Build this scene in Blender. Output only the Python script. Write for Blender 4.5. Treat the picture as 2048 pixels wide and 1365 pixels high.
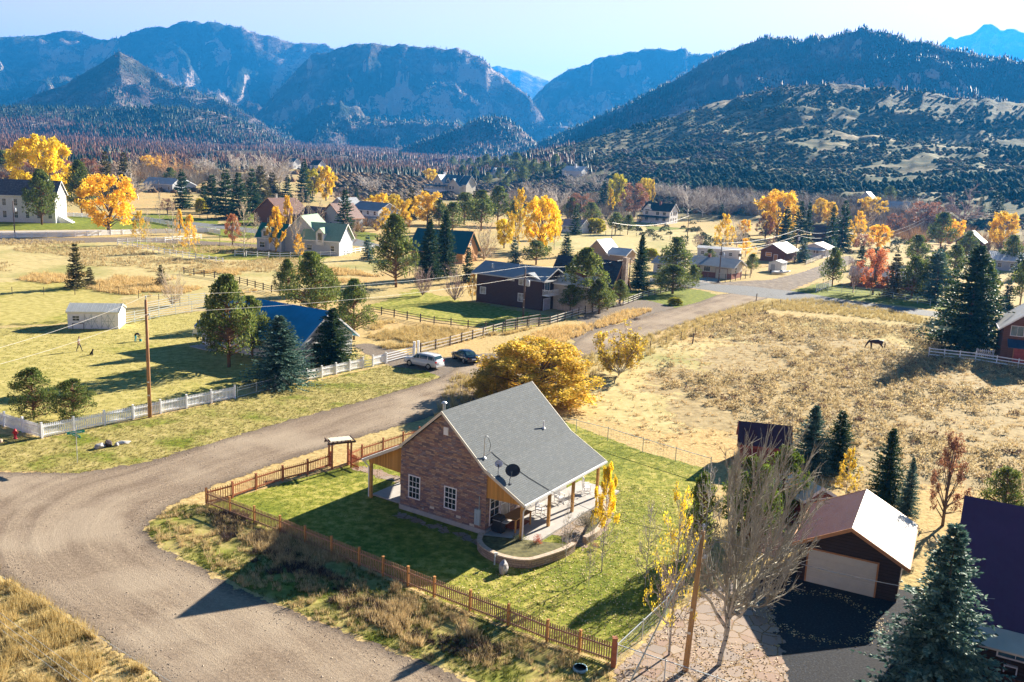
import bpy, bmesh, math, random
import numpy as np
from mathutils import Vector, Matrix
for o in list(bpy.data.objects): bpy.data.objects.remove(o)
SC = bpy.context.scene
COL = SC.collection
R = math.radians
rng = np.random.default_rng(7)
random.seed(7)
# ------------------------------------------------------------------ camera
CAM_H, TILT, ROLL, FPX = 23.5, 11.2, 2.6, 1776.0
_t, _r = R(TILT), R(ROLL)
FWD = np.array([0, math.cos(_t), -math.sin(_t)])
_u0 = np.cross([1, 0, 0], FWD)
RGT = np.array([1, 0, 0]) * math.cos(_r) + _u0 * math.sin(_r)
UPV = -np.array([1, 0, 0]) * math.sin(_r) + _u0 * math.cos(_r)
cd = bpy.data.cameras.new('camera'); cam = bpy.data.objects.new('camera', cd); COL.objects.link(cam)
cam.matrix_world = Matrix(((RGT[0], UPV[0], -FWD[0], 0), (RGT[1], UPV[1], -FWD[1], 0), (RGT[2], UPV[2], -FWD[2], CAM_H), (0, 0, 0, 1)))
cd.sensor_width = 36; cd.lens = 36 * FPX / 2048; cd.clip_start = 0.5; cd.clip_end = 30000
SC.camera = cam
# ------------------------------------------------------------------ sky, sun, exposure
SUN_EL, SUN_AZ = 22.5, 41.4          # azimuth measured from +Y towards +X
w = bpy.data.worlds.new('World'); SC.world = w; w.use_nodes = True
nt = w.node_tree; nt.nodes.clear()
sky = nt.nodes.new('ShaderNodeTexSky'); sky.sky_type = 'NISHITA'; sky.sun_disc = False
sky.sun_elevation = R(SUN_EL); sky.sun_rotation = R(SUN_AZ); sky.altitude = 1900; sky.air_density = 1.0; sky.dust_density = 1.5; sky.ozone_density = 1.5
bg = nt.nodes.new('ShaderNodeBackground'); bg.inputs[1].default_value = 0.11
wo = nt.nodes.new('ShaderNodeOutputWorld')
tn = nt.nodes.new('ShaderNodeMix'); tn.data_type = 'RGBA'; tn.blend_type = 'MULTIPLY'; tn.inputs[0].default_value = 1; tn.inputs[7].default_value = (1.16, .93, 1.0, 1)
gm = nt.nodes.new('ShaderNodeGamma'); gm.inputs[1].default_value = .5; nt.links.new(sky.outputs[0], gm.inputs[0])      # evens the glare round the sun
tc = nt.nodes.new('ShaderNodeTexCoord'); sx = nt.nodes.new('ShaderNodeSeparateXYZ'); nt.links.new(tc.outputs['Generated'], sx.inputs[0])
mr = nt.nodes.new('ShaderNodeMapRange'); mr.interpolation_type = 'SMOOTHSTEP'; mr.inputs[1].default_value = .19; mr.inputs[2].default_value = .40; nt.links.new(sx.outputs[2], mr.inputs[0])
zn = nt.nodes.new('ShaderNodeMix'); zn.data_type = 'RGBA'; zn.inputs[6].default_value = (1.44, .885, .84, 1); zn.inputs[7].default_value = (.024, .09, .15, 1); nt.links.new(mr.outputs[0], zn.inputs[0]); nt.links.new(zn.outputs[2], tn.inputs[7])     # pale near the horizon, blue tint darkened overhead to deepen the shadows
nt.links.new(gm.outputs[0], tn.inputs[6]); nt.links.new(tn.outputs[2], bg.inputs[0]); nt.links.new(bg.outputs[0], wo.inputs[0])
sd = bpy.data.lights.new('sun', 'SUN'); sd.energy = 5.0; sd.angle = R(0.5); sd.color = (1.0, 0.90, 0.74)
sun = bpy.data.objects.new('sun', sd); COL.objects.link(sun)
_s = Vector((math.sin(R(SUN_AZ)) * math.cos(R(SUN_EL)), math.cos(R(SUN_AZ)) * math.cos(R(SUN_EL)), math.sin(R(SUN_EL))))
sun.rotation_euler = _s.to_track_quat('Z', 'Y').to_euler(); sun.location = (60, 60, 80)
SC.view_settings.view_transform = 'Standard'; SC.view_settings.look = 'None'; SC.view_settings.gamma = 1
SC.view_settings.exposure = 2.2
try:
    SC.cycles.volume_bounces = 0; SC.cycles.max_bounces = 6; SC.cycles.transparent_max_bounces = 12; SC.cycles.volume_max_steps = 64
except Exception: pass
# ------------------------------------------------------------------ noise and terrain height
def _hash(ix, iy, s):
    n = (ix.astype(np.int64) * 374761393 + iy.astype(np.int64) * 668265263 + s * 1442695041) & 0xffffffff
    n = ((n ^ (n >> 13)) * 1274126177) & 0xffffffff
    return ((n ^ (n >> 16)) & 0xffff) / 65535.0
def vnoise(x, y, s=0):
    x = np.asarray(x, float); y = np.asarray(y, float)
    ix = np.floor(x); iy = np.floor(y); fx = x - ix; fy = y - iy
    fx = fx * fx * fx * (fx * (fx * 6 - 15) + 10); fy = fy * fy * fy * (fy * (fy * 6 - 15) + 10)
    a = _hash(ix, iy, s); b = _hash(ix + 1, iy, s); c = _hash(ix, iy + 1, s); d = _hash(ix + 1, iy + 1, s)
    return (a * (1 - fx) + b * fx) * (1 - fy) + (c * (1 - fx) + d * fx) * fy
def fbm(x, y, o=4, s=0):
    t = 0; a = 1; n = 0
    for i in range(o):
        t = t + a * vnoise(x * 2 ** i + 17.3 * i, y * 2 ** i - 9.1 * i, s + i); n += a; a *= .5
    return t / n
def ridged(x, y, o=4, s=0):
    t = 0; a = 1; n = 0
    for i in range(o):
        t = t + a * (1 - np.abs(2 * vnoise(x * 2 ** i + 7.3 * i, y * 2 ** i + 3.7 * i, s + i) - 1)); n += a; a *= .52
    return t / n
def ray(px, py):
    return FWD * FPX + RGT * (px - 1024) - UPV * (py - 682.5)
# mountain ranges: crest points seen at (column, row), crest distance, foot distance, relief
RANGES = [
 ('far right peak', [(1700,200,8000),(1800,140,8000),(1850,105,8000),(1900,70,8000),(1940,60,8000),(1985,40,8000),(2010,52,8000),(2048,58,8000),(2200,60,8000),(2500,90,8000)], 6000, .12, 900),
 ('back left', [(-700,120,5200),(-300,90,5200),(0,68,5200),(60,58,5200),(135,48,5200),(165,52,5200),(200,75,5000),(240,60,4800),(330,42,4800),(372,35,4800),(450,40,4800),(520,58,4800),(580,80,4800),(650,84,4800),(700,105,4600),(760,130,4500),(900,200,4300),(1000,290,4300)], 2900, .50, 430),
 ('gap far', [(900,170,7500),(960,138,7500),(1000,132,7500),(1040,138,7500),(1090,158,7500),(1150,190,7500),(1250,260,7500)], 5600, .1, 800),
 ('pyramid', [(-400,290,2900),(0,215,2900),(60,195,2900),(130,165,2900),(200,120,2900),(238,98,2900),(300,130,2900),(350,165,2800),(420,190,2700),(520,240,2500),(580,290,2400)], 2000, .30, 300),
 ('low left', [(-500,215,2100),(0,212,2100),(150,217,2100),(330,212,2000),(430,222,2000),(520,258,1950),(590,296,1900)], 1350, .25, 260),
 ('centre', [(430,300,3500),(500,240,3500),(560,170,3500),(620,102,3500),(700,82,3500),(780,80,3500),(850,85,3500),(920,90,3500),(960,110,3500),(1010,150,3500),(1060,185,3400),(1130,290,3300)], 2100, .52, 330),
 ('small hill', [(800,300,2000),(900,262,2000),(960,235,2000),(1000,232,2000),(1050,265,2000),(1090,300,2000)], 1600, .2, 200),
 ('gap right', [(980,300,3900),(1040,225,4000),(1090,165,4000),(1150,130,4000),(1200,112,4000),(1260,95,4000),(1335,88,4000),(1400,95,4000),(1440,92,4000),(1560,110,4000),(1900,200,4000)], 2300, .46, 380),
 ('right ridge', [(1000,315,1900),(1040,302,1900),(1130,265,1900),(1250,205,1900),(1350,150,1900),(1430,105,1900),(1480,80,1900),(1530,65,1900),(1600,72,1900),(1700,58,1900),(1760,52,1850),(1830,70,1800),(1880,85,1800),(1960,105,1800),(2048,118,1800),(2300,150,1800),(2700,200,1800)], 900, .36, 210),
 ('scrub hill', [(1000,325,950),(1060,312,950),(1150,288,980),(1300,245,1050),(1445,200,1100),(1560,172,1100),(1690,160,1100),(1850,182,1100),(2048,205,1100),(2300,240,1100),(2700,300,1100)], 430, .16, 210)]
_RG = []
for nm, pts, foot, rel, sc in RANGES:
    A = []
    for px, py, rr in pts:
        d = ray(px, py); hz = math.hypot(d[0], d[1]); A.append((math.atan2(d[0], d[1]), rr, CAM_H + rr * d[2] / hz))
    A = np.array(A); _RG.append((A[:, 0], A[:, 1], A[:, 2], foot, rel, sc))
def plain(x, y, r):
    t = np.clip((r - 400) / 1600, 0, None)
    b = 3.0 * np.clip((r - 380) / 200, 0, 1) ** 2 + 24 * t + 10 * t * t
    amp = np.clip((r - 420) / 500, 0, 1)
    return np.minimum(b, 140) + amp * (fbm(x / 170, y / 170, 3, 3) - .5) * 14
def terrain(x, y):
    x = np.asarray(x, float); y = np.asarray(y, float)
    r = np.hypot(x, y); a = np.arctan2(x, y)
    h = plain(x, y, r)
    for k, (aa, rr, zz, foot, rel, sc) in enumerate(_RG):
        Rk = np.interp(a, aa, rr); Z = np.interp(a, aa, zz)
        jag = (fbm(a * 90, a * 0 + k, 3, 20 + k) - .5) * 0.05
        out = np.clip(np.maximum(aa[0] - a, a - aa[-1]) / 0.08, 0, 1)
        Z = Z * (1 + jag) * (1 - out)
        t = (r - foot) / (Rk - foot)
        fr = np.clip(t, 0, 1)
        s = np.where(t < 1, fr ** 1.25, np.clip(1 - (t - 1) * 0.55, 0, 1))
        wv = ridged(x / sc + .25 * fbm(x / sc, y / sc, 2, 50), y / sc, 5, 30 + k)
        m = np.clip(t * 3.5, 0, 1) * np.where(t < 1, np.clip((1 - t) * 4, 0.08, 1), .1)
        hk = Z * s * (1 - rel * m * (1 - wv) * 2.3) + Z * rel * .6 * (wv - .6) * m * (1 - s)
        hk = np.where(t > 0, hk, -50)
        # smooth maximum with the plain
        h = np.where(hk > h, hk, h)
    return np.where(r < 380, 0.0, h)
def T1(x, y): return float(terrain(np.array([x]), np.array([y]))[0])
def G(px, py, z=None):
    """point of the ground seen at photo pixel"""
    d = ray(px, py)
    if z is not None or d[2] < -0.07 * FPX:
        k = ((z or 0) - CAM_H) / d[2]; return (d[0] * k, d[1] * k, z or 0.0)
    hz = math.hypot(d[0], d[1]); rs = np.concatenate([np.linspace(60, 1500, 1800), np.linspace(1503, 6000, 1500)])
    X = d[0] / hz * rs; Y = d[1] / hz * rs; Z = CAM_H + d[2] / hz * rs
    H = terrain(X, Y); i = np.argmax(Z <= H)
    if not (Z <= H).any(): i = len(rs) - 1
    if i > 0:
        g0 = Z[i - 1] - H[i - 1]; g1 = Z[i] - H[i]; f = g0 / (g0 - g1) if g0 != g1 else 0
        rr = rs[i - 1] + f * (rs[i] - rs[i - 1])
    else: rr = rs[0]
    x = d[0] / hz * rr; y = d[1] / hz * rr
    return (x, y, T1(x, y))
def Hpx(P, py):
    """height above P of the point on its vertical that is seen at row py"""
    lo, hi = 0.0, 120.0
    for _ in range(40):
        m = (lo + hi) / 2; v = np.array([P[0], P[1], P[2] + m - CAM_H]); y = 682.5 - v.dot(UPV) * FPX / v.dot(FWD)
        if y > py: lo = m
        else: hi = m
    return lo
def mpp(P): return np.array([P[0], P[1], P[2] - CAM_H]).dot(FWD) / FPX      # metres per photo pixel there
# ------------------------------------------------------------------ object helpers
def tag(o, label=None, cat=None, group=None, kind=None):
    if label: o['label'] = label
    if cat: o['category'] = cat
    if group: o['group'] = group
    if kind: o['kind'] = kind
    return o
def empty(name, loc=(0, 0, 0), rz=0, label=None, cat=None, group=None):
    o = bpy.data.objects.new(name, None); COL.objects.link(o); o.empty_display_size = .3
    o.location = loc; o.rotation_euler = (0, 0, rz); return tag(o, label, cat, group)
def link(name, me, parent=None, loc=None, rz=None):
    o = bpy.data.objects.new(name, me); COL.objects.link(o)
    if parent: o.parent = parent
    if loc is not None: o.location = loc
    if rz is not None: o.rotation_euler = (0, 0, rz)
    return o
def copy_tree(o, parent=None):
    c = o.copy(); COL.objects.link(c); c.parent = parent
    for ch in list(o.children): copy_tree(ch, c)
    return c
class MB:
    def __init__(s): s.v = []; s.f = []; s.m = []; s.mi = 0
    def add(s, vs, fs):
        n = len(s.v); s.v += [tuple(p) for p in vs]; s.f += [tuple(i + n for i in f) for f in fs]; s.m += [s.mi] * len(fs); return s
    def box(s, x0, x1, y0, y1, z0, z1):
        return s.add([(x0, y0, z0), (x1, y0, z0), (x1, y1, z0), (x0, y1, z0), (x0, y0, z1), (x1, y0, z1), (x1, y1, z1), (x0, y1, z1)],
                     [(3, 2, 1, 0), (4, 5, 6, 7), (0, 1, 5, 4), (1, 2, 6, 5), (2, 3, 7, 6), (3, 0, 4, 7)])
    def hexa(s, b, t): return s.add(list(b) + list(t), [(3, 2, 1, 0), (4, 5, 6, 7), (0, 1, 5, 4), (1, 2, 6, 5), (2, 3, 7, 6), (3, 0, 4, 7)])
    def bar(s, a, b, w, h=None, up=(0, 0, 1)):
        a = Vector(a); b = Vector(b); d = (b - a).normalized(); h = h or w; up = Vector(up)
        if abs(d.dot(up)) > .99: up = Vector((0, 1, 0))
        x = d.cross(up).normalized(); y = x.cross(d).normalized(); x *= w / 2; y *= h / 2
        return s.add([a - x - y, a + x - y, a + x + y, a - x + y, b - x - y, b + x - y, b + x + y, b - x + y],
                     [(3, 2, 1, 0), (4, 5, 6, 7), (0, 1, 5, 4), (1, 2, 6, 5), (2, 3, 7, 6), (3, 0, 4, 7)])
    def tube(s, pts, r, n=6, cap=True):
        rs = r if hasattr(r, '__len__') else [r] * len(pts); P = [Vector(p) for p in pts]; vs = []; fs = []
        for i, p in enumerate(P):
            d = (P[min(i + 1, len(P) - 1)] - P[max(i - 1, 0)]).normalized(); up = Vector((0, 0, 1)) if abs(d.z) < .95 else Vector((0, 1, 0))
            x = d.cross(up).normalized(); y = x.cross(d)
            for k in range(n): t = 2 * math.pi * k / n; vs.append(p + (x * math.cos(t) + y * math.sin(t)) * rs[i])
        for i in range(len(P) - 1):
            for k in range(n): a = i * n + k; b = i * n + (k + 1) % n; fs.append((a, b, b + n, a + n))
        if cap: fs.append(tuple(range(n))[::-1]); fs.append(tuple((len(P) - 1) * n + k for k in range(n)))
        return s.add(vs, fs)
    def lathe(s, prof, n=12, c=(0, 0, 0)):
        return s.tube([(c[0], c[1], c[2] + z) for r, z in prof], [max(r, .0005) for r, z in prof], n)
    def prism(s, poly, y0, y1):          # polygon in the x-z plane extruded along y
        n = len(poly); vs = [(x, y0, z) for x, z in poly] + [(x, y1, z) for x, z in poly]
        return s.add(vs, [tuple(range(n)), tuple(range(2 * n - 1, n - 1, -1))] + [(i, i + n, (i + 1) % n + n, (i + 1) % n) for i in range(n)])
    def flat(s, poly, z0, z1):           # polygon in plan extruded up
        n = len(poly); vs = [(x, y, z0) for x, y in poly] + [(x, y, z1) for x, y in poly]
        return s.add(vs, [tuple(range(n))[::-1], tuple(range(n, 2 * n))] + [(i, (i + 1) % n, (i + 1) % n + n, i + n) for i in range(n)])
    def mesh(s, name, mats, smooth=False):
        me = bpy.data.meshes.new(name); me.from_pydata(s.v, [], s.f)
        for m in (mats if isinstance(mats, (list, tuple)) else [mats]): me.materials.append(m)
        me.polygons.foreach_set('material_index', s.m)
        bm = bmesh.new(); bm.from_mesh(me); bmesh.ops.recalc_face_normals(bm, faces=bm.faces); bm.to_mesh(me); bm.free()
        uv = me.uv_layers.new(name='uv'); dat = np.zeros(len(me.loops) * 2)
        for p in me.polygons:
            n = p.normal; t = Vector((1, 0, 0)) if abs(n.z) > .985 else Vector((-n.y, n.x, 0)).normalized(); b = n.cross(t)
            for li in p.loop_indices:
                c = me.vertices[me.loops[li].vertex_index].co; dat[2 * li] = c.dot(t); dat[2 * li + 1] = c.dot(b)
        uv.data.foreach_set('uv', dat)
        if smooth: me.polygons.foreach_set('use_smooth', [True] * len(me.polygons))
        return me
    def build(s, name, mats, parent=None, smooth=False, loc=None, rz=None):
        return link(name, s.mesh(name, mats, smooth), parent, loc, rz)
def npmesh(name, V, F, mats, midx=None, smooth=False):
    """V (n,3), F (m,3|4) arrays"""
    me = bpy.data.meshes.new(name); V = np.asarray(V, np.float32); F = np.asarray(F, np.int32); k = F.shape[1]
    me.vertices.add(len(V)); me.vertices.foreach_set('co', V.ravel())
    me.loops.add(F.size); me.loops.foreach_set('vertex_index', F.ravel())
    me.polygons.add(len(F)); me.polygons.foreach_set('loop_start', np.arange(0, F.size, k, dtype=np.int32))
    me.polygons.foreach_set('loop_total', np.full(len(F), k, np.int32))
    for m in (mats if isinstance(mats, (list, tuple)) else [mats]): me.materials.append(m)
    if midx is not None: me.polygons.foreach_set('material_index', np.asarray(midx, np.int32))
    if smooth: me.polygons.foreach_set('use_smooth', np.ones(len(F), bool))
    me.update(calc_edges=True); me.validate(); return me
# ------------------------------------------------------------------ materials
class NT:
    def __init__(s, name):
        s.m = bpy.data.materials.new(name); s.m.use_nodes = True; s.t = s.m.node_tree; s.t.nodes.clear()
        s.out = s.n('OutputMaterial'); s.p = s.n('BsdfPrincipled'); s.l(s.p.outputs[0], s.out.inputs[0]); s.p.inputs['Specular IOR Level'].default_value = .25
    def n(s, k, **kw):
        x = s.t.nodes.new('ShaderNode' + k)
        for a, b in kw.items(): setattr(x, a, b)
        return x
    def l(s, a, b): s.t.links.new(a, b)
    def set(s, sock, v):
        if hasattr(v, 'links'): s.l(v, sock)
        else: sock.default_value = v if not (isinstance(v, tuple) and len(v) == 3 and len(getattr(sock, 'default_value', ())) == 4) else (*v, 1)
    def coord(s, kind='Object'): return s.n('TexCoord').outputs[kind]
    def pos(s): return s.n('NewGeometry').outputs['Position']
    def noise(s, vec, scale, detail=4, rough=.55, out='Fac'):
        x = s.n('TexNoise'); s.l(vec, x.inputs['Vector']); x.inputs['Scale'].default_value = scale; x.inputs['Detail'].default_value = detail; x.inputs['Roughness'].default_value = rough; return x.outputs[out]
    def ramp(s, fac, stops, interp='LINEAR'):
        x = s.n('ValToRGB'); x.color_ramp.interpolation = interp; s.l(fac, x.inputs[0]); e = x.color_ramp.elements
        while len(e) < len(stops): e.new(.5)
        for i, (p, c) in enumerate(stops): e[i].position = p; e[i].color = (*c, 1) if len(c) == 3 else c
        return x.outputs[0]
    def mix(s, f, a, b, bt='MIX'):
        x = s.n('Mix'); x.data_type = 'RGBA'; x.blend_type = bt; s.set(x.inputs[0], f); s.set(x.inputs[6], a); s.set(x.inputs[7], b); return x.outputs[2]
    def math(s, op, a, b=0.0, c=None):
        x = s.n('Math'); x.operation = op; s.set(x.inputs[0], a); s.set(x.inputs[1], b)
        if c is not None: s.set(x.inputs[2], c)
        return x.outputs[0]
    def vscale(s, vec, sc):
        x = s.n('Mapping'); s.l(vec, x.inputs[0]); x.inputs['Scale'].default_value = sc; return x.outputs[0]
    def bump(s, h, d=.02, st=.6):
        x = s.n('Bump'); s.l(h, x.inputs['Height']); x.inputs['Distance'].default_value = d; x.inputs['Strength'].default_value = st; s.l(x.outputs[0], s.p.inputs['Normal']); return x
    def col(s, c): s.set(s.p.inputs['Base Color'], c); return s
    def rough(s, r): s.set(s.p.inputs['Roughness'], r); return s
def sub(c, k): return tuple(min(1, x * k) for x in c)
def m_plain(name, c, rough=.7, var=.25, scale=3, metal=0):
    t = NT(name); n = t.noise(t.coord(), scale, 4); t.col(t.ramp(n, [(.3, sub(c, 1 - var)), (.7, sub(c, 1 + var))])); t.rough(rough); t.p.inputs['Metallic'].default_value = metal; return t.m
def m_wood(name, c, rough=.75, board=0.15, gap=True):
    t = NT(name); uv = t.coord('UV'); sp = t.n('SeparateXYZ'); t.l(uv, sp.inputs[0])
    n = t.noise(t.vscale(uv, (1.2, 14, 1)), 1.5, 5); cc = t.ramp(n, [(.25, sub(c, .68)), (.75, sub(c, 1.25))])
    if gap:
        fr = t.math('FRACT', t.math('DIVIDE', sp.outputs[1], board)); g = t.math('GREATER_THAN', fr, .12); cc = t.mix(g, sub(c, .35), cc)
        t.bump(fr, .015, .8)
    return t.col(cc).rough(rough).m
def m_vboard(name, c, board=.12):
    t = NT(name); sp = t.n('SeparateXYZ'); t.l(t.coord('UV'), sp.inputs[0]); fr = t.math('FRACT', t.math('DIVIDE', sp.outputs[0], board))
    ce = t.math('FLOOR', t.math('DIVIDE', sp.outputs[0], board)); w = t.n('TexWhiteNoise'); w.noise_dimensions = '1D'; t.l(ce, w.inputs['W'])
    cc = t.ramp(w.outputs[0], [(0, sub(c, .75)), (1, sub(c, 1.2))]); cc = t.mix(t.math('GREATER_THAN', fr, .1), sub(c, .4), cc); t.bump(fr, .01, .5); return t.col(cc).rough(.7).m
def m_metal(name, c, pitch=.4, rough=.38, metal=.0, spec=.5):
    t = NT(name); sp = t.n('SeparateXYZ'); t.l(t.coord('UV'), sp.inputs[0]); fr = t.math('FRACT', t.math('DIVIDE', sp.outputs[0], pitch))
    rib = t.math('LESS_THAN', fr, .16); n = t.noise(t.coord(), .6, 3); cc = t.ramp(n, [(.3, sub(c, .88)), (.7, sub(c, 1.1))]); t.col(cc).rough(t.ramp(t.noise(t.coord(), 2.5, 3), [(.3, (rough,) * 3), (.7, (rough + .15,) * 3)]))
    t.bump(rib, .03, .9); t.p.inputs['Metallic'].default_value = metal; t.p.inputs['Specular IOR Level'].default_value = spec; return t.m
def m_cells(name, cols, w, h, mortar=(.2, .19, .18), mw=.06, rough=.85, jitter=.5, coordk='UV', vary=.15, depth=.02):
    t = NT(name); sp = t.n('SeparateXYZ'); t.l(t.coord(coordk), sp.inputs[0])
    v = t.math('DIVIDE', sp.outputs[1], h); row = t.math('FLOOR', v); wr = t.n('TexWhiteNoise'); wr.noise_dimensions = '1D'; t.l(row, wr.inputs['W'])
    u = t.math('ADD', t.math('DIVIDE', sp.outputs[0], w), t.math('MULTIPLY', wr.outputs[0], 7 * jitter)); 
    u = t.math('ADD', u, t.math('MULTIPLY', t.math('SINE', t.math('ADD', t.math('MULTIPLY', u, 2.3), t.math('MULTIPLY', wr.outputs[0], 30))), .22 * jitter))
    cu = t.math('FLOOR', u); cb = t.n('CombineXYZ'); t.l(cu, cb.inputs[0]); t.l(row, cb.inputs[1]); wn = t.n('TexWhiteNoise'); wn.noise_dimensions = '2D'; t.l(cb.outputs[0], wn.inputs[0])
    k = len(cols); cc = t.ramp(wn.outputs[0], [(i / k, c) for i, c in enumerate(cols)], 'CONSTANT')
    n = t.noise(t.coord(), 9, 4); cc = t.mix(t.math('MULTIPLY', n, vary * 2), cc, sub(cols[0], .5))
    fu = t.math('FRACT', u); fv = t.math('FRACT', v); e = t.math('MULTIPLY', t.math('GREATER_THAN', fu, mw * h / w), t.math('GREATER_THAN', fv, mw))
    t.col(t.mix(e, mortar, cc)).rough(rough); t.bump(t.math('MULTIPLY', e, t.math('ADD', .6, wn.outputs[0])), depth, .8); return t.m
def m_leaf(name, c1, c2, c3=None, trans=.35, rough=.6):
    t = NT(name); g = t.n('NewGeometry'); oi = t.n('ObjectInfo'); ris = g.outputs['Random Per Island']
    cc = t.ramp(ris, [(0, c1), (.55, c2), (1, c3 or c2)])
    n = t.noise(t.coord('Object'), 5, 2); cc = t.mix(1.0, cc, t.ramp(n, [(.3, (.62, .62, .62)), (.7, (1.25, 1.25, 1.25))]), 'MULTIPLY')
    cc = t.mix(1.0, cc, t.ramp(oi.outputs['Random'], [(0, (.8, .84, .8)), (1, (1.15, 1.1, 1.12))]), 'MULTIPLY')
    t.col(cc).rough(rough); t.p.inputs['Specular IOR Level'].default_value = .15
    tr = t.n('BsdfTranslucent'); t.l(cc, tr.inputs[0]); mx = t.n('MixShader'); mx.inputs[0].default_value = trans
    t.l(t.p.outputs[0], mx.inputs[1]); t.l(tr.outputs[0], mx.inputs[2]); t.l(mx.outputs[0], t.out.inputs[0]); return t.m
def m_glass(name, c=(.02, .03, .035), rough=.08):
    t = NT(name); n = t.noise(t.coord(), 1.5, 2); t.col(t.ramp(n, [(.35, sub(c, .7)), (.65, sub(c, 1.6))])).rough(rough); t.p.inputs['Specular IOR Level'].default_value = .7; return t.m
# ------------------------------------------------------------------ ground sheet
def mat_ground():
    t = NT('dry pasture and hillside'); P = t.pos(); p = t.p
    big = t.noise(P, .025, 4); mid = t.noise(P, .22, 5, .6); fine = t.noise(P, 2.6, 4, .7)
    gold = t.ramp(fine, [(.25, (.24, .15, .06)), (.5, (.50, .35, .155)), (.78, (.68, .50, .25))])
    pale = t.ramp(fine, [(.25, (.20, .16, .065)), (.5, (.42, .34, .15)), (.8, (.56, .45, .23))])
    soil = t.ramp(fine, [(.3, (.10, .075, .055)), (.7, (.25, .18, .12))])
    c = t.mix(t.ramp(big, [(.4, (0, 0, 0)), (.58, (1, 1, 1))]), gold, pale)
    c = t.mix(t.ramp(mid, [(.60, (0, 0, 0)), (.74, (.8, .8, .8))]), c, soil)
    at = t.n('Attribute'); at.attribute_name = 'zone'; sp = t.n('SeparateColor'); t.l(at.outputs['Color'], sp.inputs[0])
    # hillside scrub ground: grass, dark litter
    hn = t.noise(t.vscale(P, (.022, .07, .04)), 1, 6, .72); hill = t.ramp(hn, [(.42, (.06, .08, .04)), (.52, (.16, .15, .08)), (.60, (.36, .30, .18)), (.68, (.6, .5, .32))])
    c = t.mix(sp.outputs[1], c, hill)
    # mountains: burnt slopes, rock, thin green
    m1 = t.noise(P, .0022, 5, .6); m2 = t.noise(P, .013, 6, .7)
    mt = t.ramp(m2, [(.3, (.02, .026, .026)), (.45, (.075, .055, .055)), (.55, (.20, .145, .13)), (.66, (.50, .41, .36))])
    mt = t.mix(t.ramp(m1, [(.42, (0, 0, 0)), (.6, (1, 1, 1))]), mt, t.ramp(m2, [(.35, (.015, .026, .018)), (.7, (.05, .06, .035))]))
    ge = t.n('NewGeometry'); sn = t.n('SeparateXYZ'); t.l(ge.outputs['Normal'], sn.inputs[0])
    cliff = t.math('MULTIPLY', t.math('LESS_THAN', sn.outputs[2], .62), t.math('GREATER_THAN', m2, .47))
    mt = t.mix(cliff, mt, (.36, .28, .23))
    c = t.mix(sp.outputs[0], c, mt); t.col(c).rough(.95); t.p.inputs['Specular IOR Level'].default_value = .05
    t.bump(t.math('ADD', t.math('MULTIPLY', t.math('ADD', fine, t.math('MULTIPLY', mid, 2)), .09), t.math('MULTIPLY', t.math('MULTIPLY', m2, sp.outputs[0]), 42.0)), 1.0, .8); return t.m
M_GROUND = mat_ground()
def build_ground():
    a1 = np.linspace(-.80, .80, 880); a0 = np.linspace(-math.pi, -.81, 50); a2 = np.linspace(.81, math.pi, 50)
    A = np.concatenate([a0, a1, a2]); rr = [0.0]
    rr += list(np.linspace(12, 378, 40)); q = 380.0
    while q < 11000: rr.append(q); q *= 1.0068
    rr.append(26000); rr = np.array(rr); AA, RR = np.meshgrid(A, rr); X = np.sin(AA) * RR; Y = np.cos(AA) * RR; Z = terrain(X, Y)
    Z[-1] = 60; n = len(A); m = len(rr); V = np.stack([X.ravel(), Y.ravel(), Z.ravel()], 1)
    i = np.arange(m - 1)[:, None] * n + np.arange(n - 1)[None]; F = np.stack([i, i + 1, i + n + 1, i + n], -1).reshape(-1, 4)[:, ::-1]
    me = npmesh('ground', V, F, M_GROUND, smooth=True)
    # zones
    base = plain(X, Y, RR); above = Z - base; mount = np.clip((RR - 1050) / 200, 0, 1) * np.clip((above - 2) / 12 + np.clip((RR - 1150) / 200, 0, 1), 0, 1) * np.where(AA < .06, 1, np.clip((RR - 1250) / 250, 0, 1))
    ridge = np.clip((RR - 900) / 120, 0, 1) * np.clip((Z - 95) / 40, 0, 1); mount = np.maximum(mount, ridge)
    hill = np.clip((RR - 430) / 50, 0, 1) * np.where(AA > .02, 1, np.clip((AA + .12) / .1, 0, 1) * .8)
    c = np.zeros((m * n, 4), np.float32); c[:, 0] = mount.ravel(); c[:, 1] = hill.ravel(); c[:, 3] = 1
    at = me.color_attributes.new('zone', 'FLOAT_COLOR', 'POINT'); at.data.foreach_set('color', c.ravel())
    tag(link('ground', me), kind='structure')
build_ground()
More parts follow.
